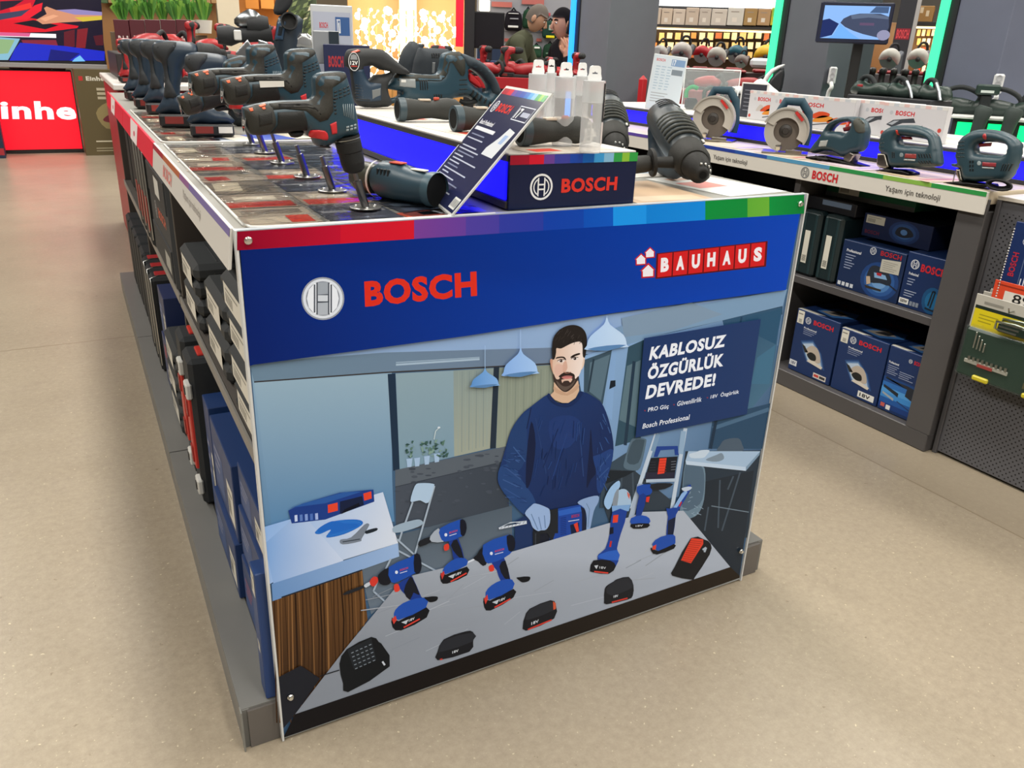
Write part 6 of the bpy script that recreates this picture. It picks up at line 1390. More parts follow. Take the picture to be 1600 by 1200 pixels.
def jigart(m, fn, w, h):
    for k, c in enumerate(('#1c3f78', '#2a5594', '#4a7ab4', '#6d99cb')): m.flat(circ(w*.68, h*.35, w*(.3-k*.06), h*(.38-k*.075), 20), fn, c, 'card', .0003+k*.0001)
    m.text('Professional', [(w*.08, h*.77), (w*.32, h*.77), (w*.32, h*.83), (w*.08, h*.83)], fn, '#dfe3ec', 'card', .0007, .02); bars(m, fn, w*.08, h*.7, w*.16, 6, h*.055, '#8d98b5')
    word(m, fn, w*.62, h*.86, h*.1, '#a8242e', 'BOSCH', 'card', .0007, .03, w*.32); emblem(m, fn, w*.5, h*.91, h*.075, '#c7ccd6', 'card', .0008)
    q = sm([(w*.48, h*.36), (w*.5, h*.56), (w*.58, h*.64), (w*.76, h*.6), (w*.86, h*.44), (w*.84, h*.32), (w*.7, h*.32), (w*.56, h*.28)], 3); m.flat(q, fn, '#232b38', 'card', .001)
    m.flat([(w*.58, h*.5), (w*.76, h*.5), (w*.8, h*.42), (w*.6, h*.4)], fn, '#7fa6cf', 'card', .0012); m.flat([(w*.62, h*.51), (w*.7, h*.52), (w*.7, h*.46), (w*.63, h*.46)], fn, '#a8242e', 'card', .0014)
    m.flat([(w*.47, h*.38), (w*.53, h*.4), (w*.56, h*.26), (w*.5, h*.22)], fn, '#b9a690', 'card', .0012); m.flat([(w*.47, h*.2), (w*.74, h*.2), (w*.74, h*.16), (w*.5, h*.15)], fn, '#2e2a28', 'card', .0012); m.line([(w*.84, h*.34), (w*.97, h*.26)], .005, fn, '#20252e', 'card', .0012)
    m.flat([(w*.66, h*.55), (w*.95, h*.57), (w*.95, h*.84), (w*.66, h*.8)], fn, '#b7b5ab', 'card', .0016); bars(m, lambda a, b_, c=0: fn(a, b_, c+.0013), w*.69, h*.76, w*.22, 5, h*.04, '#8e8c84', .3)
    for k in range(4): m.flat([(w*(.03+k*.07), h*.05), (w*(.08+k*.07), h*.05), (w*(.08+k*.07), h*.13), (w*(.03+k*.07), h*.13)], fn, '#ccd1d9', 'card', .0008)
UZ = .4915
carton('tool_carton', 'blue carton with a large jigsaw picture on the upper right shelf', 'carton', (.285, .3, .19), (SX, .713, UZ), RROT, '#14294f', jigart)
def j2(m, fn, w, h):
    word(m, fn, w*.38, h*.7, h*.14, '#c0242e', 'BOSCH', 'card', .0007, .035, w*.6); emblem(m, fn, w*.22, h*.8, h*.085, '#d7dbe4', 'card', .0008)
    for k, c in enumerate(('#144a78', '#1a6292')): m.flat(circ(w*.8, h*.25, w*(.24-k*.08), h*(.24-k*.08), 16), fn, c, 'card', .0003+k*.0001)
    m.text('Professional', [(w*.12, h*.6), (w*.36, h*.6), (w*.36, h*.65), (w*.12, h*.65)], fn, '#dfe3ec', 'card', .0007, .02); bars(m, fn, w*.12, h*.52, w*.18, 3, h*.05, '#8d98b5'); bars(m, fn, w*.1, h*.3, w*.3, 3, h*.045, '#9aa4bd')
    m.flat([(w*.02, h*.06), (w*.26, h*.06), (w*.26, h*.16), (w*.02, h*.16)], fn, '#e2e2df', 'card', .0007); m.text('500W', [(w*.05, h*.08), (w*.23, h*.08), (w*.23, h*.14), (w*.05, h*.14)], fn, '#1d1e20', 'card', .001, .03)
    for k in range(3): m.flat([(w*(.29+k*.08), h*.06), (w*(.355+k*.08), h*.06), (w*(.355+k*.08), h*.14), (w*(.29+k*.08), h*.14)], fn, '#7d8695', 'card', .0007)
    m.line([(w*.74, h*.15), (w*.78, h*.42), (w*.84, h*.42), (w*.8, h*.12)], .006, fn, '#14222e', 'card', .001); m.line([(w*.68, h*.1), (w*.95, h*.08)], .006, fn, '#14222e', 'card', .001)
carton('tool_carton', 'blue carton marked 500W beside the end post on the upper right shelf', 'carton', (.165, .3, .205), (SX, .482, UZ), RROT, '#132a56', j2)
def j3(m, fn, w, h):
    for k, c in enumerate(('#1a2f5a', '#24406f', '#35598c')): m.flat(circ(w*.62, h*.5, w*(.22-k*.05), h*(.46-k*.1), 18), fn, c, 'card', .0003+k*.0001)
    m.flat(sm([(w*.5, h*.4), (w*.54, h*.7), (w*.68, h*.72), (w*.76, h*.45), (w*.62, h*.3)], 3), fn, '#1a1f2a', 'card', .0008); m.flat(circ(w*.62, h*.52, w*.05, h*.12, 10), fn, '#4a6f9e', 'card', .001)
    sticker(m, fn, w*.04, h*.6, w*.28, h*.34, '#a9a597'); word(m, fn, w*.05, h*.15, h*.16, '#5e2032', 'BOSCH', 'card', .0006, .02, w*.22)
carton('tool_carton', 'dark blue carton with a jigsaw picture lying on top of the upper right cartons', 'carton', (.3, .28, .09), (SX+.06, .68, UZ+.2065), RROT, '#101c3c', j3)
def gcase(y, label, h=.27):
    t = thing('tool_case', label, 'tool case', (SX-.005, y, UZ), RROT, 'dark green cases standing on the right shelf'); w, d = .098, .32
    m = MB(); m.box((0, d/2, h/2), (w, d, h), '#16272b', 'plastic', .012); m.box((w*.3, 0, h/2), (.012, .006, h*.92), '#1c3237', 'plastic', .002); m.box((-w*.3, 0, h/2), (.012, .006, h*.92), '#1c3237', 'plastic', .002); m.build('shell', t)
    m = MB(); fn = FR((-w/2, -.001, 0), (1, 0, 0), (0, 0, 1), (0, -1, 0)); m.flat(sm([(w*.32, h*.2), (w*.6, h*.2), (w*.6, h*.7), (w*.32, h*.7)], 1), fn, '#d4d2c6', 'card', .0006)
    for k in range(7): m.flat([(w*.36, h*(.23+k*.014)), (w*.56, h*(.23+k*.014)), (w*.56, h*(.236+k*.014)), (w*.36, h*(.236+k*.014))], fn, '#3d3c39', 'card', .001)
    bars(m, fn, w*.38, h*.66, w*.16, 6, h*.05, '#77756e', .25); m.build('label', t)
    return t
gcase(1.03, 'left dark green case with a white label strip, upper right shelf'); gcase(.92, 'right dark green case with a white label strip, next to the jigsaw carton')
carton('tool_carton', 'flat green carton with a white sticker under the right shelf front', 'carton', (.42, .3, .07), (SX+.1, .86, UZ+.3245), RROT, '#1d5a40', lambda m, fn, w, h: (sticker(m, fn, w*.15, h*.25, w*.24, h*.6), m.flat([(0, 0), (w, 0), (w, h*.25), (0, h*.25)], fn, '#4e5154', 'card', .0004)))
carton('tool_carton', 'dark carton lying on the two dark green cases', 'carton', (.24, .28, .05), (SX+.03, .97, UZ+.2725), RROT, '#15161b', lambda m, fn, w, h: m.flat([(w*.3, h*.5), (w*.9, h*.5), (w*.9, h*.9), (w*.3, h*.9)], fn, '#5d6c80', 'card', .0004))
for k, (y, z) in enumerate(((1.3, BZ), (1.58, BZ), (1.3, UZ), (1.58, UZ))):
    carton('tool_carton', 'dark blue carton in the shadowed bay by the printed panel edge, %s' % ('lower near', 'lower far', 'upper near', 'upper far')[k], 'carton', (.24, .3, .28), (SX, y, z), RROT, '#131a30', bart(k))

# ------------------------------------------------------------------ pegboard bay at the right edge
def pegmat():
    m = bpy.data.materials.new('perforated_steel'); m.use_nodes = True; nt = m.node_tree; b = nt.nodes['Principled BSDF']; N = nt.nodes.new; L = nt.links.new
    tc = N('ShaderNodeTexCoord'); s = N('ShaderNodeSeparateXYZ'); L(tc.outputs['Object'], s.inputs[0])
    def ma(op, a, c=None):
        q = N('ShaderNodeMath'); q.operation = op
        for i, v in enumerate((a, c)):
            if v is None: continue
            if hasattr(v, 'name'): L(v, q.inputs[i])
            else: q.inputs[i].default_value = v
        return q.outputs[0]
    P_ = .02
    def grid(off):
        u = ma('SUBTRACT', ma('FRACT', ma('DIVIDE', ma('ADD', s.outputs[1], off), P_)), .5); v = ma('SUBTRACT', ma('FRACT', ma('DIVIDE', ma('ADD', s.outputs[2], off), P_)), .5)
        return ma('LESS_THAN', ma('SQRT', ma('ADD', ma('MULTIPLY', u, u), ma('MULTIPLY', v, v))), .145)
    h = ma('MAXIMUM', grid(10.0), grid(10.01))
    # keep a plain margin
    mk = ma('MULTIPLY', ma('LESS_THAN', s.outputs[1], .265), ma('LESS_THAN', s.outputs[2], .89)); h = ma('MULTIPLY', h, mk)
    x = N('ShaderNodeMix'); x.data_type = 'RGBA'; L(h, x.inputs[0]); x.inputs[6].default_value = (*lin('#57575c'), 1); x.inputs[7].default_value = (*lin('#101012'), 1)
    L(x.outputs[2], b.inputs['Base Color']); b.inputs['Roughness'].default_value = .5
    bp_ = N('ShaderNodeBump'); bp_.inputs['Strength'].default_value = .6; bp_.inputs['Distance'].default_value = .002; bp_.invert = True; L(h, bp_.inputs['Height']); L(bp_.outputs[0], b.inputs['Normal'])
    return m
FIN['peg'] = pegmat()
PX = 2.482
pb = thing('pegboard_stand', 'dark grey pegboard stand with small holes at the right edge', 'pegboard', (PX, 0, 0))
m = MB(); m.box((.02, -.165, .47), (.04, .9, .92), '#ffffff', 'peg', .002); m.build('perforated_board', pb)
m = MB(); m.box((.3, -.17, .936), (.62, .92, .012), '#d8d2c8', 'card', .001); m.build('top_board', pb)
m = MB(); m.box((.016, .283, .466), (.05, .016, .932), '#4c4b4e', 'steel', .002); m.build('side_trim', pb)
m = MB(); m.box((.3, -.17, .45), (.5, .8, .9), '#39393d', 'steel'); m.build('body', pb)
def hook(y, z, L_=.13):
    q = MB(); q.tube([(0, 0, 0), (-L_, 0, -.004), (-L_-.008, 0, .012)], .0025, '#c6c6c4', 'metal', 6); return tag(q.build('peg_hook', None, (PX, y, z)), 'metal hook holding the %s' % ('yellow and green bit sets' if z < .66 else 'blue blade card'), 'hook')
hook(.11, .607, .09); hook(.14, .86, .07)
# bit set packs
def bitset(x, y, z, label):
    t = thing('bit_set', label, 'bit set', (x, y, z), RROT, 'bit sets on the pegboard hook'); w, h, d = .33, .285, .02
    m = MB(); m.box((0, d/2, h*.3), (w, d*.9, h*.6), '#24392f', 'plastic', .008)
    m.box((0, d*.7, h*.8), (w, .004, h*.4), '#b7b4ab', 'card', .002); m.build('case', t)
    m = MB(); fn = FR((-w/2, d*.7-.0022, 0), (1, 0, 0), (0, 0, 1), (0, -1, 0))
    m.flat([(w*.02, h*.58), (w*.98, h*.58), (w*.98, h*.83), (w*.02, h*.83)], fn, '#d8c61c', 'card', .0004); m.flat([(w*.02, h*.83), (w*.98, h*.83), (w*.98, h*.87), (w*.02, h*.87)], fn, '#1c2a22', 'card', .0004)
    m.flat([(w*.1, h*.9), (w*.3, h*.9), (w*.3, h*.93), (w*.1, h*.93)], fn, '#8c8a82', 'card', .0004); bars(m, fn, w*.08, h*.76, w*.2, 3, h*.04, '#a3971c')
    m.flat(circ(w*.96, h*.72, w*.09, w*.09, 18), fn, '#cfd8c0', 'card', .0006); m.build('header_card', t)
    m = MB(); fn2 = FR((-w/2, 0, 0), (1, 0, 0), (0, 0, 1), (0, -1, 0)); m.box((0, .0, h*.705), (w*.36, .02, h*.1), '#22342b', 'plastic', .004)
    m.tube([(-w*.2, -.008, h*.68), (-w*.19, -.014, h*.77), (0, -.016, h*.79), (w*.19, -.014, h*.77), (w*.2, -.008, h*.68)], .004, '#a9b3a4', 'metal', 6)
    for k in range(3): m.box((-w*.08+k*.006, -.011, h*.68+k*.012), (w*.2, .004, .005), '#d5d8d2', 'metal')
    m.build('driver_tray', t)
    m = MB()
    for k in range(4): m.box((-w*.37+k*.012, -.002, h*(.47-k*.02)), (.004, .006, h*(.2-k*.03)), '#d2d0ca', 'metal', .001)
    m.box((-w*.2, -.001, h*.2), (w*.46, .006, h*.05), '#a9a79c', 'plastic', .002)
    for k in range(9): m.box((-w*.38+k*.016, -.003, h*.245), (.008, .006, .012), '#c9c7bf', 'metal')
    m.box((-w*.2, -.005, h*.19), (w*.16, .003, .01), '#a23a36', 'card')
    for k in range(6): m.box((w*.22+k*.014, -.003, h*.14), (.008, .006, .02), '#8f8a6c', 'metal')
    m.build('bits', t)
    for x_ in (-.22, .3): 
        m = MB(); m.box((w*x_, -.001, h*.03), (w*.17, .012, h*.06), '#d8c828', 'plastic', .004); m.build('clasp', t)
    m = MB(); m.box((0, -.002, h*.32), (w*1.0, .018, h*.62), '#5a6a62', 'clear', .006); m.build('clear_cover', t)
    return t
XB = PX-.075; qb = at(1491, 582, 'x', XB); b1 = bitset(XB, qb.y-.165, qb.z, 'front bit set with a yellow header hanging on the pegboard hook')
dup(b1, Vector((XB+.022, qb.y-.172, qb.z+.008)), RROT, 'second bit set on the hook, its pale top edge showing behind the front one')
dup(b1, Vector((XB+.044, qb.y-.18, qb.z+.016)), RROT, 'rearmost bit set, nearest the perforated board')
def bladecard(y, label):
    t = thing('blade_pack', label, 'blade pack', (PX-.05, y, .665), RROT); w, h = .12, .215
    m = MB(); m.box((0, .004, h/2), (w, .008, h), '#152c60', 'card', .001); fn = FR((-w/2, 0, 0), (1, 0, 0), (0, 0, 1), (0, -1, 0))
    m.flat([(w*.3, h*.82), (w*.62, h*.8), (w*.62, h*.97), (w*.3, h*.97)], fn, '#b5283c', 'card', .0004); emblem(m, fn, w*.4, h*.74, w*.1, '#c9d2e0', 'card', .0006)
    m.text('BOSCH', [(w*.3, h*.2), (w*.3, h*.56), (w*.13, h*.56), (w*.13, h*.2)], fn, '#b5283c', 'card', .0006, .03)
    for k in range(4): m.flat([(w*(.5+k*.09), h*.06), (w*(.53+k*.09), h*.06), (w*(.53+k*.09), h*(.2+.05*(k % 2))), (w*(.5+k*.09), h*(.2+.05*(k % 2)))], fn, '#d6dbe6', 'card', .0006)
    m.ring([(w*.45, h*.1), (w*.9, h*.1), (w*.9, h*.9), (w*.45, h*.9)], [(w*.47, h*.11), (w*.88, h*.11), (w*.88, h*.89), (w*.47, h*.89)], fn, '#5f7092', 'card', .0005); m.build('card', t)
    return t
bladecard(at(1574, 400, 'x', PX-.05).y-.06, 'blue blade pack hanging at the top of the pegboard above the orange price tag')
t = thing('price_tag', 'orange shelf price tag on the pegboard, white field with black digits', 'price tag', (PX-.055, at(1566, 400, 'x', PX-.055).y-.03, .672), RROT)
m = MB(); m.box((.07, 0, -.02), (.2, .003, .072), '#d8492a', 'card', .001); fn = FR((-.03, -.0016, -.056), (1, 0, 0), (0, 0, 1), (0, -1, 0)); m.flat([(.04, .006), (.19, .006), (.19, .044), (.04, .044)], fn, '#dedbd4', 'card', .0004)
m.text('899', [(.07, .01), (.16, .01), (.16, .041), (.07, .041)], fn, '#1a1a1a', 'card', .0008, .01); bars(m, fn, .01, .058, .12, 1, .01, '#8c2a18'); m.build('plate', t)
m = MB(); m.tube([(-.01, .03, .0), (-.01, .0, .0)], .002, '#c6c6c4', 'metal', 6); m.tube([(-.01, .07, .02), (-.01, .03, .0)], .002, '#c6c6c4', 'metal', 6); m.build('clip', t)
m = MB()
for k in range(26):
    z = .86-k*.0088; m.ball((PX-.075, at(1579, 380, 'x', PX-.075).y, z), (.0035, .0035, .0032), '#c9c9c7', 'metal', 6)
tag(m.build('bead_chain'), 'silver bead chain hanging before the blue blade pack', 'chain')
# ------------------------------------------------------------------ room shell
def slab(name, c, d, col, fin='matte'):
    m = MB(); m.box(c, d, col, fin); return struct(m.build(name))
slab('ceiling', (4, 10, 6.05), (24, 32, .1), '#8c8b86'); slab('wall_back', (4, 17.6, 3), (24, .2, 6), '#b3a58e'); slab('wall_right', (15.6, 10, 3), (.2, 32, 6), '#8f8c88'); slab('wall_left', (-8, 10, 3), (.2, 32, 6), '#a09a90'); slab('wall_front', (4, -6, 3), (24, .2, 6), '#8b8680')

ORD = ['first', 'second', 'third', 'fourth', 'fifth', 'sixth', 'seventh', 'eighth', 'ninth', 'tenth', 'eleventh', 'twelfth', 'thirteenth', 'fourteenth', 'fifteenth', 'sixteenth', 'seventeenth', 'eighteenth', 'nineteenth', 'twentieth']
class Zone:
    """an upright row across the line of sight, rng metres away along the floor"""
    def __init__(s, pxm, rng):
        d = ray(pxm, 100); n = Vector((d.x, d.y, 0)).normalized(); s.n = n; s.u = Vector((n.y, -n.x, 0)); s.o = Vector((CP.x, CP.y, 0))+n*rng; s.rot = math.atan2(s.u.y, s.u.x)
    def p(s, px, py, back=0):
        d = ray(px, py); return CP+d*((s.o+s.n*back-CP).dot(s.n)/d.dot(s.n))
    def box(s, x0, y0, x1, y1, dep, back=0):
        a = s.p((x0+x1)/2, y1, back); l = s.p(x0, (y0+y1)/2, back); r = s.p(x1, (y0+y1)/2, back); t = s.p((x0+x1)/2, y0, back)
        return Vector((a.x, a.y, a.z)), (r-l).length, t.z-a.z, dep
def zbox(Z, name, label, cat, x0, y0, x1, y1, dep, col, art=None, back=0, group=None, fin='card', ground=False, bev=.004):
    c, w, h, d = Z.box(x0, y0, x1, y1, dep, back)
    if ground: h += c.z; c.z = 0
    return carton(name, label, cat, (w, d, h), c, Z.rot, col, art, group, fin, bev)

# ------------------------------------------------------------------ upright cordless drills on the second and third bay
def cdrill(loc, rot, label, cols, group, s_=1.0):
    t = thing('cordless_drill', label, 'drill', loc, rot, group); k = lambda pts: [(x*s_, y*s_) for x, y in pts]
    m = MB(); h = m.puff(sm(k([(-.066, .195), (-.064, .222), (-.045, .234), (0, .235), (.05, .228), (.062, .21), (.058, .186), (.03, .178), (.012, .165), (.006, .14), (-.006, .085), (.03, .07), (.05, .056), (.052, .036), (-.07, .036), (-.068, .055), (-.052, .08), (-.04, .13), (-.042, .17), (-.058, .18)]), 2), .032*s_, SF, cols[0], 'plastic', r=.028*s_, edge=.35, step=.013*s_); m.build('housing', t)
    m = MB(); m.patch(sm(k([(-.064, .2), (-.06, .224), (-.03, .231), (0, .231), (-.01, .21), (-.03, .185), (-.03, .13), (-.014, .085), (-.04, .082), (-.05, .085), (-.042, .13), (-.045, .175)]), 2), h, SF, cols[1], 'rubber', .0018); m.build('grip', t)
    m = MB(); m.box((-.008*s_, 0, .018*s_), (.125*s_, .078*s_, .036*s_), cols[2], 'plastic', .006); m.box((-.03*s_, -.0395*s_, .02*s_), (.05*s_, .002, .02*s_), '#7d2a26', 'card', 0); bt = m.build('battery', t)
    m = MB(); m.puff(k([(.004, .165), (.014, .16), (.02, .145), (.006, .135)]), .01*s_, SF, RED, 'plastic', r=.006); m.build('trigger', t)
    m = MB(); m.lathe([(.0, 0), (.027*s_, 0), (.028*s_, .012*s_), (.026*s_, .02*s_), (.025*s_, .045*s_), (.015*s_, .062*s_), (.006*s_, .066*s_)], (.055*s_, 0, .206*s_), (1, 0, 0), cols[3], 'rubber', 18); m.build('chuck', t)
    m = MB()
    for x, y in ((-.05, .215), (-.035, .19), (.02, .215), (.03, .19)): m.lathe([(.004, 0), (.003, .002)], (x*s_, -.027*s_, y*s_), (0, -1, 0), '#0c0d0e', 'plastic', 8)
    m.build('screws', t)
    return t
DBL = ('#1f3040', '#2b2e31', '#1d1e21', '#2e2f30'); DRD = ('#9e2329', '#26282a', '#1c1d1f', '#242526')
cd = cdrill(at(337, 214, 'z', CT), -.15, 'dark blue cordless drill on its battery, nearest of the row, label on the battery', DBL, 'dark cordless drills in a row'); cd.location.z = CT+.004
m = MB(); m.box((.03, -.0405, .02), (.04, .002, .018), '#d5d3cd', 'card'); m.build('sticker', cd)
for i, (px, py, r, sc) in enumerate(((290, 199, -.1, 1.12), (264, 179, -.05, 1.12), (244, 170, 0, 1.12), (226, 157, .1, 1.1))):
    q = at(px, py, 'z', CT); dup(cd, Vector((q.x, q.y, CT+.004)), r, '%s dark cordless drill of the row on the left counter, counted from the front' % ORD[i+1], None, sc)
# dark bodies with slanted vents lying between the drills and the riser
def ventbody(px, Y, label, w=.2):
    q = at(px, 120, 'y', Y); t = thing('cordless_grinder', label, 'grinder', (q.x, Y, CT+.003), .15)
    m = MB(); h = m.puff(sm([(-w/2, 0), (-w/2, .1), (-.06, .15), (-.02, .17), (.05, .168), (w/2, .14), (w/2+.02, .07), (w/2, 0)], 3), .045, SF, '#2a2f33', 'rubber', r=.03, edge=.35, step=.02); m.build('housing', t)
    m = MB()
    for k in range(4): m.patch([(-.01+k*.022, .07), (.0+k*.022, .07), (.03+k*.022, .145), (.02+k*.022, .145)], h, SF, '#35607a', 'plastic', .002)
    m.build('vents', t)
    m = MB(); m.tube([(-w/2+.01, 0, .08), (-w/2-.07, 0, .07)], [.03, .024], '#2b2e31', 'rubber', 12); m.build('front_handle', t)
ventbody(405, 1.75, 'dark rounded grinder body with slanted vents, left of the second angled drill head'); ventbody(445, 1.5, 'dark grinder body with blue slanted vents just behind the second angled drill head')

# ------------------------------------------------------------------ mitre saw, grinder and other bench tools at the far end of the island
P = at(455, 112, 'z', CT); MS = Vector((.62, 2.3, CT+.002))
def flatq(m, fn, *a): m.flat(*a)
Zm = Zone(440, 3.9)
def zs(pts): return pts
t = thing('mitre_saw', 'dark blue mitre saw with a silver dust chute at the far island end', 'saw', Zm.p(445, 100), Zm.rot); t.location.z = CT+.002
o = Vector(t.location)
def lz(pts, b=0): return [((Zm.p(x, y)-o).dot(Zm.u), (Zm.p(x, y)-o).z) for x, y in pts]
m = MB(); h = m.puff(sm(lz([(425, 100), (432, 35), (440, 22), (455, 20), (475, 30), (470, 70), (480, 100), (470, 128), (430, 128)]), 2), .06, SF, '#27333f', 'plastic', r=.05, edge=.4, step=.035); m.build('motor_housing', t)
m = MB(); m.patch(lz([(434, 34), (448, 30), (442, 62), (429, 62)]), h, SF, '#33506e', 'plastic', .004); m.patch(lz([(436, 40), (444, 38), (440, 56), (433, 56)]), h, SF, '#1a232c', 'plastic', .006); m.build('side_cover', t)
m = MB(); q = lz([(452, 34)])[0]; m.lathe([(.036, 0), (.036, .05), (.03, .05), (.03, .01)], (q[0], -.05, q[1]), (0, -1, .1), '#1b1d20', 'plastic', 18); m.lathe([(.0, .0), (.03, .0)], (q[0], -.06, q[1]), (0, -1, .1), '#060606', 'matte', 18); m.build('dust_port', t)
m = MB(); a, b_ = lz([(470, 50), (450, 72)]); c2_ = lz([(492, 66)])[0]; m.puff(sm(lz([(448, 70), (470, 50), (490, 58), (492, 78), (470, 76), (455, 78)]), 2), .04, SF, '#b7b9bb', 'metal', r=.02, edge=.5); m.build('dust_chute', t)
m = MB(); m.puff(sm(lz([(428, 8), (436, -12), (456, -16), (458, 0), (450, 14), (440, 22), (428, 20)]), 2), .03, SF, '#2a2c30', 'rubber', r=.02, edge=.5); m.build('handle', t)
m = MB(); m.box((0, 0, .03), (.24, .24, .06), '#3a3d42', 'metal', .008); m.build('base', t); t.location = t.location+Zm.n*.14
t = thing('angle_grinder', 'cordless grinder with a grey disc guard, left of the tall mitre saw', 'grinder', Zm.p(385, 105), Zm.rot); t.location.z = CT+.002; o = Vector(t.location)
m = MB(); m.puff(sm(lz([(366, 30), (388, 14), (406, 22), (408, 34), (392, 42), (372, 42)]), 2), .03, SF, '#8f9498', 'metal', r=.02, edge=.5, step=.03); m.build('disc_guard', t)
m = MB(); q = lz([(398, 38), (420, 38)]); m.tube([(q[0][0]-.03, 0, q[0][1]), (q[0][0]+.02, 0, q[0][1]), (q[1][0], 0, q[1][1])], [.035, .04, .03], '#2c2e31', 'rubber', 14); m.build('gear_head', t)
m = MB(); q = lz([(340, 55), (372, 55), (425, 52)]); m.tube([(q[0][0], 0, q[0][1]), (q[0][0]+.05, 0, q[0][1]), (q[1][0], 0, q[1][1]), (q[2][0], 0, q[2][1])], [.035, .042, .03, .034], '#26282b', 'rubber', 14); m.box((q[1][0], -.03, q[1][1]), (.03, .03, .04), '#d6d6d4', 'plastic', .004); m.build('body', t)
m = MB(); m.box((0, 0, .05), (.14, .1, .1), '#23262a', 'plastic', .01); m.box((q[1][0]-.02, 0, .11), (.03, .04, .14), '#2b2e31', 'plastic', .006); m.build('stand', t)
t = thing('display_bracket', 'light grey bent sheet metal bracket below the grinder at the island end', 'bracket', Zm.p(402, 90, -.25), Zm.rot); t.location.z = CT+.002; o = Vector(t.location)
m = MB(); m.puff(lz([(372, 82), (390, 62), (398, 74), (420, 72), (420, 66), (406, 62), (404, 92), (400, 100), (384, 98)]), .006, SF, '#a3a8ae', 'metal', r=.004, edge=.8); m.build('sheet', t)
m = MB(); m.box((0, 0, .012), (.12, .1, .024), '#3a3d42', 'metal', .004); m.build('foot', t)
# printed info board and blue carton
Zi = Zone(520, 3.5); c, w, h, d = Zi.box(489, 8, 554, 100, .02)
t = thing('info_board', 'white information board with a blue square, standing behind the blue carton', 'sign', (c.x, c.y, CT+.002), Zi.rot); hh = h+c.z-CT-.002
m = MB(); m.box((0, .01, hh/2), (w, .02, hh), '#c9cdd2', 'steel', .003); m.build('frame', t)
m = MB(); fn = FR((-w/2, -.001, 0), (1, 0, 0), (0, 0, 1), (0, -1, 0)); m.flat([(w*.05, hh*.04), (w*.95, hh*.04), (w*.95, hh*.94), (w*.05, hh*.94)], fn, '#b3b9cb', 'card', .0004); word(m, fn, w*.2, hh*.8, hh*.05, '#c8434c', 'BOSCH', 'card', .0008, .03, w*.2)
m.flat([(w*.58, hh*.74), (w*.92, hh*.74), (w*.92, hh*.9), (w*.58, hh*.9)], fn, '#3a5f98', 'card', .0007); m.flat([(w*.61, hh*.76), (w*.7, hh*.76), (w*.7, hh*.88), (w*.61, hh*.88)], fn, '#e4e8ee', 'card', .001); m.text('17', [(w*.62, hh*.77), (w*.69, hh*.77), (w*.69, hh*.87), (w*.62, hh*.87)], fn, '#3a5f98', 'card', .0014, .03)
bars(m, fn, w*.1, hh*.66, w*.5, 2, hh*.05, '#8a909c'); bars(m, fn, w*.1, hh*.4, w*.4, 6, hh*.05, '#dde0e4'); m.flat(sm([(w*.6, hh*.45), (w*.6, hh*.58), (w*.75, hh*.62), (w*.9, hh*.56), (w*.9, hh*.5), (w*.75, hh*.48)], 2), fn, '#8b9099', 'card', .0008); m.build('print', t)
Zi2 = Zone(530, 3.2)
c, w, h, d = Zi2.box(508, 70, 580, 140, .12)
h += c.z-CT-.002; c.z = CT+.002
carton('tool_carton', 'navy carton with red lettering standing on the island before the information board', 'carton', (w, .14, h), c, Zi2.rot, '#232b4e', lambda m, fn, w, h: (word(m, fn, w*.1, h*.72, h*.14, '#b3353c', 'BOSCH', 'card', .0006, .04, w*.32), m.flat([(w*.04, h*.35), (w*.12, h*.35), (w*.12, h*.4), (w*.04, h*.4)], fn, '#d6d9e0', 'card', .0006), bars(m, fn, w*.05, h*.25, w*.3, 3, h*.06, '#5c6590')))
zbox(Zi, 'dust_box', 'grey translucent dust box with a dark top standing before the information board', 'dust box', 491, 48, 532, 100, .1, '#8f9398', lambda m, fn, w, h: m.flat([(w*.6, h*.4), (w*.98, h*.4), (w*.98, h*.98), (w*.6, h*.98)], fn, '#26323c', 'card', .001), back=-.16).location.z += 0

# ------------------------------------------------------------------ red brand area at the left
YL = 10.0
t = thing('video_wall', 'glowing red video wall panel with white letters at the far left end of the aisle', 'screen', (-.42, YL, 0))
m = MB(); m.box((-.115, .15, .46), (1.29, .3, .92), '#1b1a1c', 'plastic', .004); m.build('cabinet', t)
m = MB(); m.box((-.05, -.004, .475), (1.14, .01, .86), (1.0, .003, .018), 'glow'); m.build('red_screen', t)
m = MB(); fn = FR((.42, YL*0-.0095, 0), (1, 0, 0), (0, 0, 1), (0, -1, 0))
q = [at(2, 186, 'y', YL), at(120, 187, 'y', YL), at(116, 159, 'y', YL), at(0, 157, 'y', YL)]; q = [(v.x, v.z) for v in q]
m.text('inhe', q, fn, '#ffffff', 'glow', .001, .035); m.build('white_letters', t)
t = thing('video_wall', 'large upper video wall showing a red tool, a hand and blue jeans', 'screen', (-.1, YL-.1, .97))
m = MB(); m.box((-.24, .06, .52), (1.66, .1, 1.04), '#1a1a1d', 'plastic', .004); m.box((-.24, -.0, .0), (1.66, .03, .05), '#8d8a8a', 'steel', .004); m.build('frame', t)
m = MB(); fx = lambda x, y, off=0: (lambda p: (p.x+.1, .006-off, p.z-.97))(at(x, y, 'y', YL-.1))
ZU = zm(0, 0, 4.8)
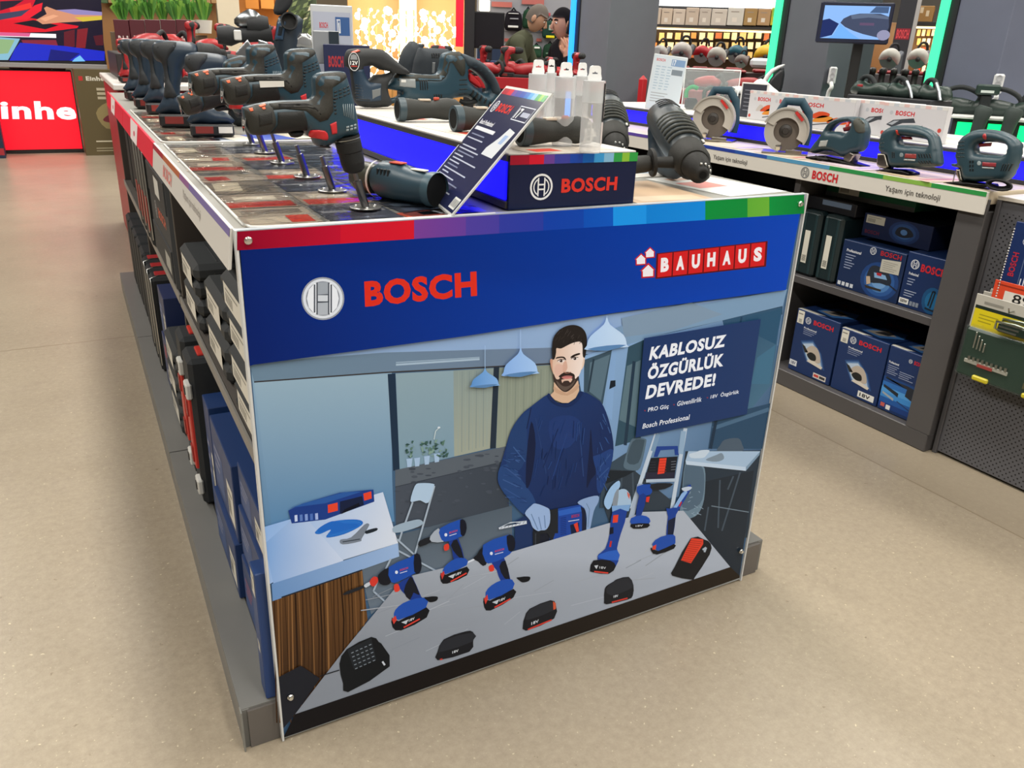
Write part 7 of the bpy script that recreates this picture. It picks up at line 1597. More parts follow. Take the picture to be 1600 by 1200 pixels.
lays = [([(-200, -150), (750, -150), (785, 455), (-200, 455)], '#191528'), ([(-200, -100), (300, -80), (240, 60), (0, 150), (-200, 200)], '#c5102c'), ([(0, 10), (180, 0), (100, 50), (0, 80)], '#22182a'), ([(70, 60), (230, 20), (240, 60), (80, 95)], '#e8302c'), ([(-200, 130), (230, 70), (250, 100), (0, 160)], '#3a3f58'), ([(-200, 170), (200, 130), (590, 195), (580, 210), (340, 240), (-200, 250)], '#d31428'), ([(100, 175), (250, 150), (440, 190), (340, 220)], '#15121e'), ([(0, 150), (160, 120), (260, 40), (320, 20), (310, 80), (200, 150)], '#e01c30'),
        ([(270, 150), (350, 105), (330, 60), (350, 48), (420, 75), (560, 70), (765, 90), (765, 145), (620, 160), (440, 170), (320, 182)], '#c98a6a'), ([(420, 75), (560, 68), (765, 90), (765, 115), (560, 110)], '#8b7fb0'), ([(560, 130), (765, 120), (765, 148), (620, 162)], '#c9b13c'), ([(300, 140), (400, 110), (440, 120), (340, 160)], '#e0a07c'),
        ([(480, 240), (560, 220), (560, 350), (480, 360)], '#5c1a26'), ([(580, 220), (660, 210), (640, 360), (570, 360)], '#7a1f28'), ([(700, 270), (770, 260), (775, 340), (720, 340)], '#4d1a24'), ([(-200, 235), (420, 255), (422, 285), (-200, 268)], '#f2eef2'), ([(-200, 236), (230, 248), (220, 275), (-200, 262)], '#d05a86'),
        ([(160, 300), (420, 300), (440, 360), (180, 340)], '#7d2438'), ([(-200, 265), (150, 290), (130, 330), (60, 450), (-200, 450)], '#7fb0c4'), ([(-200, 280), (110, 300), (60, 400), (-200, 420)], '#88a878'), ([(150, 320), (480, 345), (785, 385), (785, 455), (70, 455), (110, 370)], '#1c2ab8'), ([(380, 370), (600, 400), (520, 455), (360, 455)], '#141c6e'), ([(560, 440), (600, 415), (640, 460), (540, 462)], '#6fb4e6')]
for i, (pts, c) in enumerate(lays): m.flat(ZU(pts), fx, c, 'screen', .0002*(i+1))
m.build('picture', t)
Z10 = Zone(60, 10.9)
for i, (x0, x1, c) in enumerate(((38, 74, '#3a2426'), (18, 34, '#241c20'), (84, 100, '#2a2226'))):
    q = at((x0+x1)/2, 108, 'y', YL-.02); w = (x1-x0)*.009
    m = MB(); m.box((0, 0, .03), (w, .12, .06), c, 'plastic', .01); m.tube([(-w*.4, 0, .07), (w*.4, 0, .07)], .02, '#1a1617', 'rubber', 8)
    m.box((0, -.06, .03), (w*.7, .01, .02), '#8d2a2e', 'plastic', .002)
    tag(m.build('tool_model', None, (q.x, YL+.06, .9225)), 'small %s power tool on the ledge above the red screen' % ['black and red', 'leftmost dark', 'right hand dark'][i], 'power tool')
def boxart2(m, fn, w, h):
    m.text('Einhell', [(w*.28, h*.87), (w*.82, h*.87), (w*.82, h*.92), (w*.28, h*.92)], fn, '#d8d4c6', 'card', .001, .04); m.flat([(w*.1, h*.87), (w*.2, h*.87), (w*.2, h*.92), (w*.1, h*.92)], fn, '#c22a2c', 'card', .001)
    bars(m, fn, w*.5, h*.76, w*.4, 3, h*.05, '#b7ae96', .6); m.flat(sm([(w*.4, h*.5), (w*.7, h*.62), (w*.96, h*.56), (w*.96, h*.36), (w*.6, h*.32)], 3), fn, '#8e7f56', 'card', .0006); m.flat(sm([(w*.55, h*.42), (w*.72, h*.48), (w*.97, h*.47), (w*.97, h*.4), (w*.7, h*.39)], 3), fn, '#6d2632', 'card', .001)
    m.flat([(w*.3, h*.16), (w*.95, h*.16), (w*.95, h*.175), (w*.3, h*.175)], fn, '#cfc8b2', 'card', .001); bars(m, fn, w*.28, h*.08, w*.5, 2, h*.03, '#a79f86')
c0 = at(114, 240, 'y', 9.7); c1_ = at(185, 240, 'y', 9.7)
carton('display_carton', 'olive brown display carton right of the red video wall', 'carton', (.42, .3, .95), (.33, 9.68, 0), 0, '#5d5236', boxart2)
carton('display_carton', 'dark blue display carton cut off at the left picture edge', 'carton', (.3, .3, .68), (-.84, 9.6, 0), 0, '#1b2a44', lambda m, fn, w, h: m.flat([(w*.5, h*.05), (w*.98, h*.05), (w*.98, h*.16), (w*.5, h*.16)], fn, '#a52a34', 'card', .001))
# red gondola with red tools
t = thing('red_gondola', 'red display gondola standing behind the grey island, red slats at its side', 'gondola', (.12, 3.95, 0), -.02)
m = MB(); m.box((.7, .8, .52), (1.36, 1.6, 1.03), '#9b1526', 'steel', .004); m.build('body', t)
m = MB(); m.box((.7, .8, 1.055), (1.4, 1.64, .03), '#cfcac6', 'steel', .004); m.build('counter_top', t)
for k in range(4):
    m = MB(); m.box((.1+k*.085, -.012, .62), (.035, .02, .7), '#d3222f', 'plastic', .003); m.build('slat', t)
m = MB(); m.box((.56, -.012, .97), (.13, .004, .08), '#dcd8d4', 'card'); m.build('label', t)
m = MB(); m.box((.72, 1.1, 1.145), (1.3, .96, .15), '#2a2628', 'steel', .004); m.build('upper_riser', t)
rd = cdrill(Vector((.25, 4.2, 1.072)), .3, 'red cordless drill, first of those on the red gondola behind the island', DRD, 'red cordless drills')
random.seed(21)
def rtool(loc, rot, label):
    t = thing('power_tool', label, 'power tool', loc, rot, 'red power tools'); c = ['#9e2329', '#8a1d24', '#b02a2c']
    k = random.choice(c); L_ = random.uniform(.24, .34)
    m = MB(); m.puff(sm([(-L_/2, .02), (-L_/2, .08), (-L_*.2, .11), (L_*.2, .12), (L_/2, .08), (L_/2, .04), (L_*.2, .02)], 2), .04, SF, k, 'plastic', r=.03, edge=.4, step=.04); m.build('housing', t)
    m = MB(); m.tube([(L_*.3, 0, .1), (L_*.5, 0, .13), (L_*.62, 0, .07), (L_*.5, 0, .02)], .016, '#232426', 'rubber', 8); m.build('handle', t)
    m = MB(); m.tube([(-L_/2-.06, 0, .05), (-L_/2+.01, 0, .05)], [.02, .03], '#2a2b2d', 'rubber', 10); m.build('nose', t)
    m = MB(); m.box((0, -.03, .012), (L_*.8, .1, .024), '#2b2b2c', 'plastic', .003); m.build('base_plate', t)
    return t
for i in range(7): dup(rd, Vector((.24+.145*i, 4.1+.12*(i % 3), 1.072)), random.uniform(-.3, .3), '%s red cordless drill from the left in the front row of the red gondola' % ORD[i+1], None, random.uniform(.75, .95))
rt = [rtool(Vector((.42, 4.75, 1.222)), .9, 'red power tool with a black handle, first in the back row of the red gondola'), rtool(Vector((.56, 4.95, 1.222)), -.7, 'red power tool with a black handle, second in the back row of the red gondola')]
for i in range(6): dup(rt[i % 2] if i in (1, 4) else rd, Vector((.68+.12*i, 4.7+.15*(i % 3), 1.222)), random.uniform(-1, 1), '%s red tool in the back row of the red gondola' % ORD[i+2], None, .85)
Zp = Zone(255, 9.6)
for i in range(5):
    x0 = 186+i*24
    zbox(Zp, 'tool_carton', '%s dark red carton from the left below the green plants' % ORD[i], 'carton', x0, 31, x0+23.4, 100, .25, '#4d1722', lambda m, fn, w, h: (m.text('Einhell', [(w*.2, h*.84), (w*.85, h*.84), (w*.85, h*.9), (w*.2, h*.9)], fn, '#d8cfce', 'card', .001, .04), m.flat([(w*.1, h*.3), (w*.9, h*.3), (w*.9, h*.7), (w*.1, h*.7)], fn, '#8a2830', 'card', .0006)), group='dark red cartons below the plants', ground=True)
Zf = Zone(255, 10.2)
def plant(loc, label, H=.3):
    t = thing('potted_plant', label, 'plant', loc, random.uniform(0, 6), 'green plants on the far shelf')
    m = MB(); m.lathe([(.07, 0), (.09, .13), (.08, .13), (0, .12)], (0, 0, 0), (0, 0, 1), '#d2cfc8', 'plastic', 14); m.build('pot', t)
    m = MB()
    for k in range(46):
        a = random.uniform(0, 2*PI); r = random.uniform(.03, .11); z = random.uniform(.5, 1)*H; b_ = Vector((.03*math.cos(a), .03*math.sin(a), .12)); e = Vector((r*math.cos(a), r*math.sin(a), .12+z*random.uniform(.5, 1))); md = (b_+e)/2+Vector((0, 0, .1)); sd = Vector((-math.sin(a), math.cos(a), 0))*.018
        m.add([b_-sd*.4, b_+sd*.4, md+sd, e, md-sd], [(0, 1, 2, 3, 4)], random.choice(['#4f8a32', '#3b6d2a', '#7aa944', '#5d9440']), 'leaf')
    m.build('leaves', t); return t
pls = []
for i in range(7):
    c = Zf.p(192+i*21, 33, -.1+.2*(i % 2))
    if i < 2: pls.append(plant(Vector((c.x, c.y, c.z-.12)), '%s green leafy plant from the left in the row above the dark red cartons' % ORD[i]))
    else: dup(pls[i % 2], Vector((c.x, c.y, c.z-.12)), i*1.3, '%s green leafy plant from the left in the row above the dark red cartons' % ORD[i])
c, w, h, d = Zf.box(180, 33, 330, 100, .3)
m = MB(); m.box((0, .12, (c.z+h-.125)/2), (w, .34, c.z+h-.125), '#6b5a48', 'wood', .004); tag(m.build('plant_bench', None, Vector((c.x, c.y, 0))-Zf.n*.0, Zf.rot), 'brown bench carrying the row of green plants', 'bench')
# far left rack, cream pillar, orange shelves
Zr = Zone(300, 14)
random.seed(4)
for i in range(16):
    x0 = 158+i*11.5
    zbox(Zr, 'hanging_pack', '%s small hanging pack from the left high on the far left rack' % ORD[i], 'pack', x0, -25+random.uniform(-4, 6), x0+10.5, random.uniform(4, 12), .1, random.choice(['#a98a5e', '#8e6a4a', '#c9a070', '#4d6a44', '#b9b0a2', '#a5522e']), None, -.2, 'packs on the far left rack')
zbox(Zr, 'storage_rack', 'warm brown storage rack far behind the plants', 'rack', 150, -60, 345, 60, .4, '#a27446', None, 0, ground=True)
zbox(Zone(362, 11), 'pillar', 'cream pillar between the plants and the orange shelves', 'pillar', 346, -120, 381, 90, .4, '#d8ccb4', None, 0, None, 'matte', True)
Zo = Zone(420, 12.5)
zbox(Zo, 'storage_rack', 'orange wooden shelf rack behind the angle grinder', 'rack', 378, -80, 462, 90, .4, '#c07a34', None, 0, ground=True)
for i in range(3): zbox(Zo, 'storage_crate', '%s orange crate from the left on the orange rack' % ORD[i], 'crate', 384+i*24, -12+i*2, 405+i*24, 14, .25, ['#d78a3a', '#e09a4a', '#cf7a2c'][i], None, -.3)
zbox(Zone(470, 11.5), 'foliage_panel', 'dark green leafy panel behind the information board', 'plant', 455, -60, 500, 100, .1, '#3c4a34', lambda m, fn, w, h: [m.flat([(x, y), (x+.05, y+.02), (x+.08, y+.08), (x+.02, y+.05)], fn, random.choice(['#7a8a5c', '#2b3a26', '#56683f', '#c9c4a8']), 'leaf', .002) for x, y in [(random.uniform(0, w-.08), random.uniform(h*.3, h-.08)) for _ in range(160)]], 0, None, 'card', True)

# ------------------------------------------------------------------ string light display
Zl = Zone(635, 12.2)
zbox(Zl, 'display_wall', 'warm beige display wall behind the glowing string lights', 'display wall', 545, -80, 735, 110, .2, '#b08450', None, 0, ground=True)
zbox(Zl, 'pillar', 'pale cream post in the middle of the string light display', 'pillar', 625, -80, 652, 110, .12, '#efe3c4', None, -.35, ground=True)
area('string_light_glow', Zl.p(635, 20, -.9), 1.6, 1.0, 28, (1, .82, .55)).rotation_euler = (PI/2, 0, Zl.rot)
for i in range(13):
    x = 566+i*11.6; top = 0; o_ = Zl.p(x, 100, -.5-.32*(i % 2)); o_.z = 0
    t = thing('string_light', '%s glowing string light from the left in the warm light display' % ORD[i], 'string light', o_, Zl.rot, 'string lights'); m = MB(); m.tube([(0, 0, 0), (0, 0, 1.75)], .012, '#8a6a3c', 'plastic', 6); m.build('stem', t)
    m = MB()
    pl = (0, 0, .9)
    for k in range(13):
        z = .95+.065*k; pt = (random.uniform(-.05, .05), random.uniform(-.12, .05), z); m.tube([pl, pt], .004, (1, .86, .6), 'glow_bulb', 5); pl = pt; m.ball(pt, random.choice([.014, .02, .026, .05]), (1, .86, .6), 'glow_bulb', 8)
    m.build('bulbs', t)

# ------------------------------------------------------------------ pillars with lit edges
def pillar(px, rng, w, label, led, strip_px, col='#5d5f66', rot=0, finl='glow_led'):
    d = ray(px, 100); q = Vector((CP.x, CP.y, 0))+Vector((d.x, d.y, 0)).normalized()*rng
    t = thing('pillar', label, 'pillar', q, rot)
    m = MB(); m.box((0, 0, 3.0), (w, w, 5.98), col, 'steel', .004); m.build('column', t)
    if led:
        m = MB(); m.box((-w/2-.004, w/2-.0+.02, 3.0), (.05, .05, 5.9), led, finl, .004); m.build('led_strip', t)
        m = MB(); m.box((-w/2-.002, w/2-.03, 3.0), (.012, .05, 5.9), '#1c1d22', 'steel'); m.build('strip_channel', t)
    return t
pA = pillar(958, 6.6, .43, 'grey pillar with a blue lit edge, behind the clear plastic tubes', (.02, .28, 1.0), 0, '#6f737c')
pB = pillar(1285, 5.75, .4, 'grey pillar with a green lit edge behind the video monitor', (.04, .6, .25), 0, '#5f636c')
pC = pillar(1544, 5.5, .36, 'blue grey pillar with a green lit edge at the right', (.04, .6, .25), 0, '#676d80')
Zd = Zone(718, 7.6)
zbox(Zd, 'pillar', 'dark pillar with a red lit edge beside the black monitor', 'pillar', 724, -200, 741, 110, .3, '#232326', None, 0, None, 'steel', True)
c, w, h, d = Zd.box(711.5, -200, 724, 73, .05); m = MB(); m.box((0, 0, 0), (w, .05, h), (1, .004, .03), 'glow', .004); tag(m.build('led_strip', None, Vector((c.x, c.y, c.z+h/2)), Zd.rot), 'glowing red light strip on the dark pillar left of the black monitor', 'light strip')
t = thing('monitor', 'black switched off monitor right of the red light strip', 'monitor', Zd.p(762, 76, .05), Zd.rot); c, w, h, d = Zd.box(737, 14, 788, 72, .05)
m = MB(); m.box((0, .02, h/2), (w, .05, h), '#17171a', 'plastic', .006); m.build('frame', t); m = MB(); m.box((0, -.007, h/2), (w*.94, .004, h*.92), '#1d1c22', 'print'); m.build('screen', t); m = MB(); m.box((0, .06, -.5), (.08, .04, 1.1), '#1c1c1f', 'steel'); m.build('post', t)
t.location = (t.location.x, t.location.y, t.location.z)
# power strips on pillars
def pstrip(Z, x0, y0, x1, y1, back, label):
    c, w, h, d = Z.box(x0, y0, x1, y1, .05, back); t = thing('power_strip', label, 'power strip', c, Z.rot); m = MB(); m.box((0, 0, h*.7), (w*.7, .05, h*.6), '#d9dadc', 'plastic', .008); m.build('body', t)
    for k in range(3):
        m = MB(); m.lathe([(w*.22, 0), (w*.22, .004), (w*.16, .004), (w*.16, .001), (0, .001)], (0, -.026, h*(.52+k*.18)), (0, -1, 0), '#b9bbbf', 'plastic', 12); m.build('socket', t)
    m = MB(); m.tube([(0, -.03, h*.45), (w*.1, -.06, h*.3), (-w*.1, -.04, h*.05), (-w*.1, -.03, -.2)], .012, '#e4e5e6', 'plastic', 8); m.build('cable', t)
Zb = Zone(1290, 5.5); pstrip(Zb, 1286, 104, 1304, 150, -.02, 'white power strip with cables on the pillar below the video monitor')
Zc = Zone(1545, 5.25); pstrip(Zc, 1538, 115, 1562, 168, -.02, 'white power strip on the blue grey pillar at the right')
# monitor on its stand
Zt = Zone(1330, 4.9); c, w, h, d = Zt.box(1272, 3, 1387, 68, .04); t = thing('monitor', 'monitor on a black pole showing a tool glove close up', 'monitor', (c.x, c.y, 0), Zt.rot+.06); z0 = c.z
m = MB(); m.box((0, .02, z0+h/2), (w, .04, h), '#151b33', 'plastic', .006); m.build('frame', t)
m = MB(); fx = FR((-w/2+.02, -.002, z0+.022), (w-.04, 0, 0), (0, 0, h-.04), (0, -1, 0))
m.flat([(0, 0), (1, 0), (1, 1), (0, 1)], fx, '#86b0e8', 'screen', .0004); m.flat([(0, 0), (.18, .1), (.26, .45), (.1, .6), (0, .55)], fx, '#1a2a5e', 'screen', .0008); m.flat(sm([(.28, .48), (.42, .72), (.7, .78), (1, .7), (1, .1), (.8, .1), (.5, .25)], 2), fx, '#3d465e', 'screen', .0008); m.flat([(.42, .72), (.7, .78), (1, .7), (1, .62), (.7, .66), (.45, .6)], fx, '#59667e', 'screen', .001)
m.flat([(.28, .45), (.45, .2), (.62, 0), (.12, 0), (.2, .1)], fx, '#6ea8ee', 'screen', .0009); m.flat([(.7, .8), (.78, .99), (.98, .99), (.98, .8)], fx, '#41597e', 'screen', .001); m.flat(circ(.97, .14, .1, .16, 14), fx, '#8c8ca8', 'screen', .0012); m.flat([(.58, .42), (.8, .42), (.8, .5), (.58, .5)], fx, '#5c4a66', 'screen', .0012); m.build('screen', t)
m = MB(); m.box((w*.12, .1, z0/2+.05), (.05, .05, z0+.1), '#141416', 'steel', .004); m.box((w*.12, .16, .01), (.3, .24, .02), '#1a1a1c', 'steel', .004); m.build('pole', t)
# ------------------------------------------------------------------ wall of hanging bags, red tool table and people
Zw = Zone(815, 10.5)
zbox(Zw, 'display_wall', 'light grey slatted display wall with hanging bags behind the two people', 'display wall', 740, -120, 905, 130, .2, '#8f8f96', lambda m, fn, w, h: [m.flat([(0, h*k/14), (w, h*k/14), (w, h*k/14+.012), (0, h*k/14+.012)], fn, '#6f6f76', 'card', .001) for k in range(14)], 0, ground=True)
def bag(x0, y0, x1, y1, col, label, acc=None):
    c, w, h, d = Zw.box(x0, y0, x1, y1, .12, -.14); t = thing('hanging_bag', label, 'bag', c, Zw.rot, 'bags hanging on the grey display wall')
    m = MB(); m.puff(sm([(-w*.46, h*.05), (-w*.5, h*.5), (-w*.4, h*.88), (0, h), (w*.4, h*.88), (w*.5, h*.5), (w*.46, h*.05), (0, 0)], 3), .06, lambda a, b_, q=0: (a, q+.06, b_), col, 'cloth', r=.06, edge=.4); m.build('body', t)
    m = MB(); m.tube([(-w*.12, .06, h*.97), (0, .06, h*1.12), (w*.12, .06, h*.97)], .012, '#1b1c1e', 'cloth', 6); m.build('loop', t)
    if acc:
        m = MB()
        for (u0, v0, u1, v1, c2) in acc: m.box(((u0+u1)/2*w, -.004, (v0+v1)/2*h), ((u1-u0)*w, .02, (v1-v0)*h), c2, 'cloth', .004)
        m.build('patch', t)
bag(788, 16, 815, 48, '#1d1a20', 'black backpack with pale printing left of the man in olive', [(-.3, .15, .3, .25, '#d8d8d8'), (-.2, .55, .3, .62, '#8a8a92'), (-.3, .82, .3, .86, '#c9c9cc')])
bag(816, 14, 832, 44, '#1f3a2a', 'dark green bag hanging directly above the man in olive'); bag(833, 12, 851, 43, '#2a4a36', 'green bag with a pale edge, right above the head of the man in olive', [(-.45, .1, -.38, .95, '#cfd2cc')])
bag(847, 32, 871, 60, '#1f3a33', 'dark green bag with a yellow triangle between the two people', [(-.25, .02, .3, .16, '#d6c82a'), (-.1, .45, .2, .75, '#8fa39a')])
bag(848, 68, 869, 92, '#20382a', 'low green bag between the two people', [(-.3, .3, .3, .4, '#5f7a68')]); bag(829, 70, 846, 90, '#2c4a38', 'low pale green bag right of the man in olive', [(-.2, .7, .3, .85, '#d9dcd8')])
for i, (x0, y0, x1, y1, c) in enumerate(((768, 3, 800, 11, '#b8655c'), (815, -2, 850, 7, '#b0625c'), (788, 60, 802, 65, '#b05a54'), (838, 60, 846, 65, '#a85850'), (852, 20, 860, 25, '#b8404a'))):
    zbox(Zw, 'price_strip', 'dull red price strip on the grey display wall, %s' % ('top left', 'top middle', 'left of the man in olive', 'below the green bag', 'near the person on the phone')[i], 'price strip', x0, y0, x1, y1, .01, c, None, -.03, bev=0)
q = Zw.p(757, 16, -.3); m = MB(); m.box((0, 0, .05), (.12, .1, .12), (1, .92, .62), 'glow_led', .01); m.box((0, 0, .3), (.02, .02, .4), '#3a3632', 'steel'); tag(m.build('wall_lamp', None, q, Zw.rot), 'glowing cream lamp box above the black monitor', 'lamp')

def person(loc, rot, joints, edges, radii, colour, name_label, head, hair):
    """one skinned body; joints in metres, standing on the floor, facing local -Y"""
    nm = list(joints); me = bpy.data.meshes.new('body'); me.from_pydata([joints[k] for k in nm], [(nm.index(a), nm.index(b_)) for a, b_ in edges], [])
    o = bpy.data.objects.new('body', me); COL.objects.link(o); md = o.modifiers.new('skin', 'SKIN'); md.use_smooth_shade = True
    for i, k in enumerate(nm): me.skin_vertices[0].data[i].radius = radii[k] if isinstance(radii[k], tuple) else (radii[k],)*2
    me.skin_vertices[0].data[nm.index('pelvis')].use_root = True
    o.modifiers.new('sub', 'SUBSURF').levels = 2
    dg = bpy.context.evaluated_depsgraph_get(); dg.update(); b = bpy.data.meshes.new_from_object(o.evaluated_get(dg)); bpy.data.objects.remove(o)
    V = [tuple(v.co) for v in b.vertices]; F = [tuple(p.vertices) for p in b.polygons]; bpy.data.meshes.remove(b)
    m = MB(); seg = [(Vector(joints[a]), Vector(joints[c]), colour(a, c)) for a, c in edges]
    vc = []
    for p in V:
        p = Vector(p); best = None
        for a, c, cl in seg:
            ab = c-a; t_ = max(0, min(1, (p-a).dot(ab)/ab.length_squared)); d_ = (p-(a+ab*t_)).length
            if best is None or d_ < best[0]: best = (d_, cl)
        vc.append(lin(best[1]))
    m.add(V, F, '#000000', 'cloth', True, vc)
    t = thing('person', name_label, 'person', loc, rot); m.build('body', t)
    hc, ang = Vector(head[0]), head[1]; X = Matrix.Translation(hc) @ Matrix.Rotation(ang[1], 4, 'Z') @ Matrix.Rotation(ang[0], 4, 'X')
    m = MB(X); n = 20; PV = []
    for i in range(15):
        ph = PI*i/14
        for k in range(n):
            g = 2*PI*k/n; x = .075*math.sin(ph)*math.cos(g); y = .095*math.sin(ph)*math.sin(g); z = .118*math.cos(ph)
            if z < 0: x *= 1+.55*z/.118*.5; y = y*(1+.25*z/.118) - .012*(-z/.118)
            PV.append((x, y, z))
    m.add(PV, [(i*n+k, (i+1)*n+k, (i+1)*n+(k+1) % n, i*n+(k+1) % n) for i in range(14) for k in range(n)], head[2], 'skin', True)
    m.tube([(0, -.088, .02), (0, -.112, -.022), (0, -.098, -.034)], [.009, .015, .011], head[2], 'skin', 8)
    for s_ in (-1, 1): m.ball((s_*.076, .008, -.005), (.012, .022, .034), head[2], 'skin', 10)
    m.tube([(-.022, -.088, -.062), (0, -.094, -.06), (.022, -.088, -.062)], .006, '#9a5b52', 'skin', 6); m.build('head', t)
    for s_ in (-1, 1):
        m = MB(X); m.ball((s_*.03, -.083, .012), (.013, .009, .008), '#e8e2da', 'skin', 8); m.ball((s_*.03, -.09, .012), (.006, .004, .006), '#2a1c16', 'skin', 8); m.build('eye', t)
        m = MB(X); m.tube([(s_*.014, -.09, .032), (s_*.032, -.088, .038), (s_*.05, -.078, .032)], .005, hair[0], 'cloth', 6); m.build('eyebrow', t)
    m = MB(X); HV = []
    for i in range(11):
        ph = PI*.62*i/10
        for k in range(n):
            g = 2*PI*k/n; r = 1.1 if ph < 1.2 else 1.07; y = .095*math.sin(ph)*math.sin(g)*r; z = .118*math.cos(ph)*r
            if math.sin(g) < -.1 and z < .06: z = max(z, .055); y = max(y, -.09)
            HV.append((.075*math.sin(ph)*math.cos(g)*r, y, z))
    m.add(HV, [(i*n+k, (i+1)*n+k, (i+1)*n+(k+1) % n, i*n+(k+1) % n) for i in range(10) for k in range(n)], hair[0], 'cloth', True); m.build('hair', t)
    return t
def hand(J, R_, E, s, wrist, dirv, side, spread, curl):
    """palm node and five finger chains added to the skeleton"""
    d = Vector(dirv).normalized(); sd = Vector(side).normalized(); up = d.cross(sd)
    pm = Vector(wrist)+d*.045; J[s+'palm'] = tuple(pm); R_[s+'palm'] = (.04, .016); E.append((s+'wrist', s+'palm'))
    kn = pm+d*.035
    for i, (off, L_) in enumerate(((-.03, .075), (-.01, .085), (.01, .08), (.029, .062))):
        b_ = kn+sd*off; c = curl[i]
        p1 = b_+d*(.012); p2 = b_+(d*math.cos(c)+up*math.sin(c))*L_*.55+sd*off*spread; p3 = p2+(d*math.cos(c*1.9)+up*math.sin(c*1.9))*L_*.45+sd*off*spread
        for k, p in enumerate((p1, p2, p3)): J['%sf%d%d' % (s, i, k)] = tuple(p); R_['%sf%d%d' % (s, i, k)] = (.0095, .0095, .008)[k]
        E += [(s+'palm', '%sf%d0' % (s, i)), ('%sf%d0' % (s, i), '%sf%d1' % (s, i)), ('%sf%d1' % (s, i), '%sf%d2' % (s, i))]
    p1 = pm-sd*.035-d*.01; p2 = p1-sd*.025+d*.025+up*.01; p3 = p2+d*.03+up*.008
    for k, p in enumerate((p1, p2, p3)): J['%st%d' % (s, k)] = tuple(p); R_['%st%d' % (s, k)] = (.013, .011, .009)[k]
    E += [(s+'palm', s+'t0'), (s+'t0', s+'t1'), (s+'t1', s+'t2')]
def skeleton(lean, head_fwd, H):
    k = H/1.75
    J = {'pelvis': (0, 0, .95), 'waist': (0, -.02*lean, 1.08), 'chest': (0, -.1*lean, 1.28), 'neck0': (0, -.2*lean, 1.44), 'neck': (0, -.2*lean-head_fwd*.5, 1.5)}
    R_ = {'pelvis': (.17, .12), 'waist': (.15, .11), 'chest': (.19, .125), 'neck0': (.1, .08), 'neck': .058}
    E = [('pelvis', 'waist'), ('waist', 'chest'), ('chest', 'neck0'), ('neck0', 'neck')]
    for s, x in (('l', 1), ('r', -1)):
        J.update({s+'hip': (x*.1, 0, .88), s+'knee': (x*.11, -.02, .48), s+'ankle': (x*.11, .02, .09), s+'toe': (x*.12, -.14, .035), s+'shoulder': (x*.19, -.17*lean, 1.4)})
        R_.update({s+'hip': .095, s+'knee': .062, s+'ankle': .05, s+'toe': (.045, .032), s+'shoulder': .075})
        E += [('pelvis', s+'hip'), (s+'hip', s+'knee'), (s+'knee', s+'ankle'), (s+'ankle', s+'toe'), ('neck0', s+'shoulder')]
    for d_ in (J,):
        for q in d_: d_[q] = tuple(v*k for v in d_[q])
    return J, R_, E, k
# the man in olive, bending over the table, seen from his right side
J, R_, E, k = skeleton(1.0, .1, 1.72)
for s, x in (('l', 1), ('r', -1)):
    J.update({s+'elbow': (x*.24, -.28, 1.12), s+'wrist': (x*.17, -.48, 1.1)}); R_.update({s+'elbow': .055, s+'wrist': .034}); E += [(s+'shoulder', s+'elbow'), (s+'elbow', s+'wrist')]
    hand(J, R_, E, s, J[s+'wrist'], (-x*.2, -1, -.1), (x, 0, 0), .3, (.5, .55, .6, .7))
OLV = '#4a4c3c'
def colm(a, c):
    if 'hip' in c or 'knee' in c or 'ankle' in c: return '#2a2c33'
    if 'toe' in c: return '#1d1b1a'
    if 'palm' in c or 'f' == c[1:2] and c[0] in 'lr' and c[2:3].isdigit() or c[1:2] == 't' and c[2:3].isdigit(): return '#c09074'
    return OLV
P = Zone(815, 8.2).p(786, 70); az = math.atan2(P.x-CP.x, P.y-CP.y)
pm_ = person(Vector((P.x, P.y, 0)), -az+PI*.5-.25, J, E, R_, colm, 'man with short grey hair in an olive jacket, head bent, behind the red tools', ((0, -.31, 1.60), (.5, 0), '#c4977c'), ('#6d655f', 0))
# the person on the phone
J, R_, E, k = skeleton(.2, .03, 1.68)
J.update({'lelbow': (.26, -.22, 1.05), 'lwrist': (.165, -.13, 1.29), 'relbow': (-.28, -.02, 1.07), 'rwrist': (-.28, -.1, .84)})
for s in 'lr': R_.update({s+'elbow': .052, s+'wrist': .032}); E += [(s+'shoulder', s+'elbow'), (s+'elbow', s+'wrist')]
hand(J, R_, E, 'l', J['lwrist'], (-.12, .05, 1), (0, 1, 0), .35, (.3, .35, .45, .6)); hand(J, R_, E, 'r', J['rwrist'], (0, -.15, -1), (0, -1, 0), .2, (.3, .35, .4, .45))
def colp(a, c):
    if 'hip' in c or 'knee' in c or 'ankle' in c: return '#23242c'
    if 'toe' in c: return '#17171a'
    if 'palm' in c or 'f' == c[1:2] and c[0] in 'lr' and c[2:3].isdigit() or c[1:2] == 't' and c[2:3].isdigit(): return '#c9967c'
    return '#1c1b20'
P = Zone(890, 7.3).p(893, 60); az = math.atan2(P.x-CP.x, P.y-CP.y)
pp = person(Vector((P.x, P.y, 0)), -az-PI*.5+.55, J, E, R_, colp, 'person with black hair in dark clothes holding a phone, beside the blue lit pillar', ((0, -.09, 1.535), (.05, 0), '#c2917a'), ('#151317', 0))
q = Vector((.122, -.08, 1.53)); m = MB(); m.box((0, 0, 0), (.012, .075, .15), '#111116', 'print', .004, Matrix.Rotation(-.25, 3, 'X'))
ph = m.build('phone'); tag(ph, 'black mobile phone held at the ear by the person beside the blue lit pillar', 'phone'); R3 = Matrix.Rotation(pp.rotation_euler.z, 3, 'Z'); ph.location = pp.location+R3 @ q; ph.rotation_euler = (0, 0, pp.rotation_euler.z)

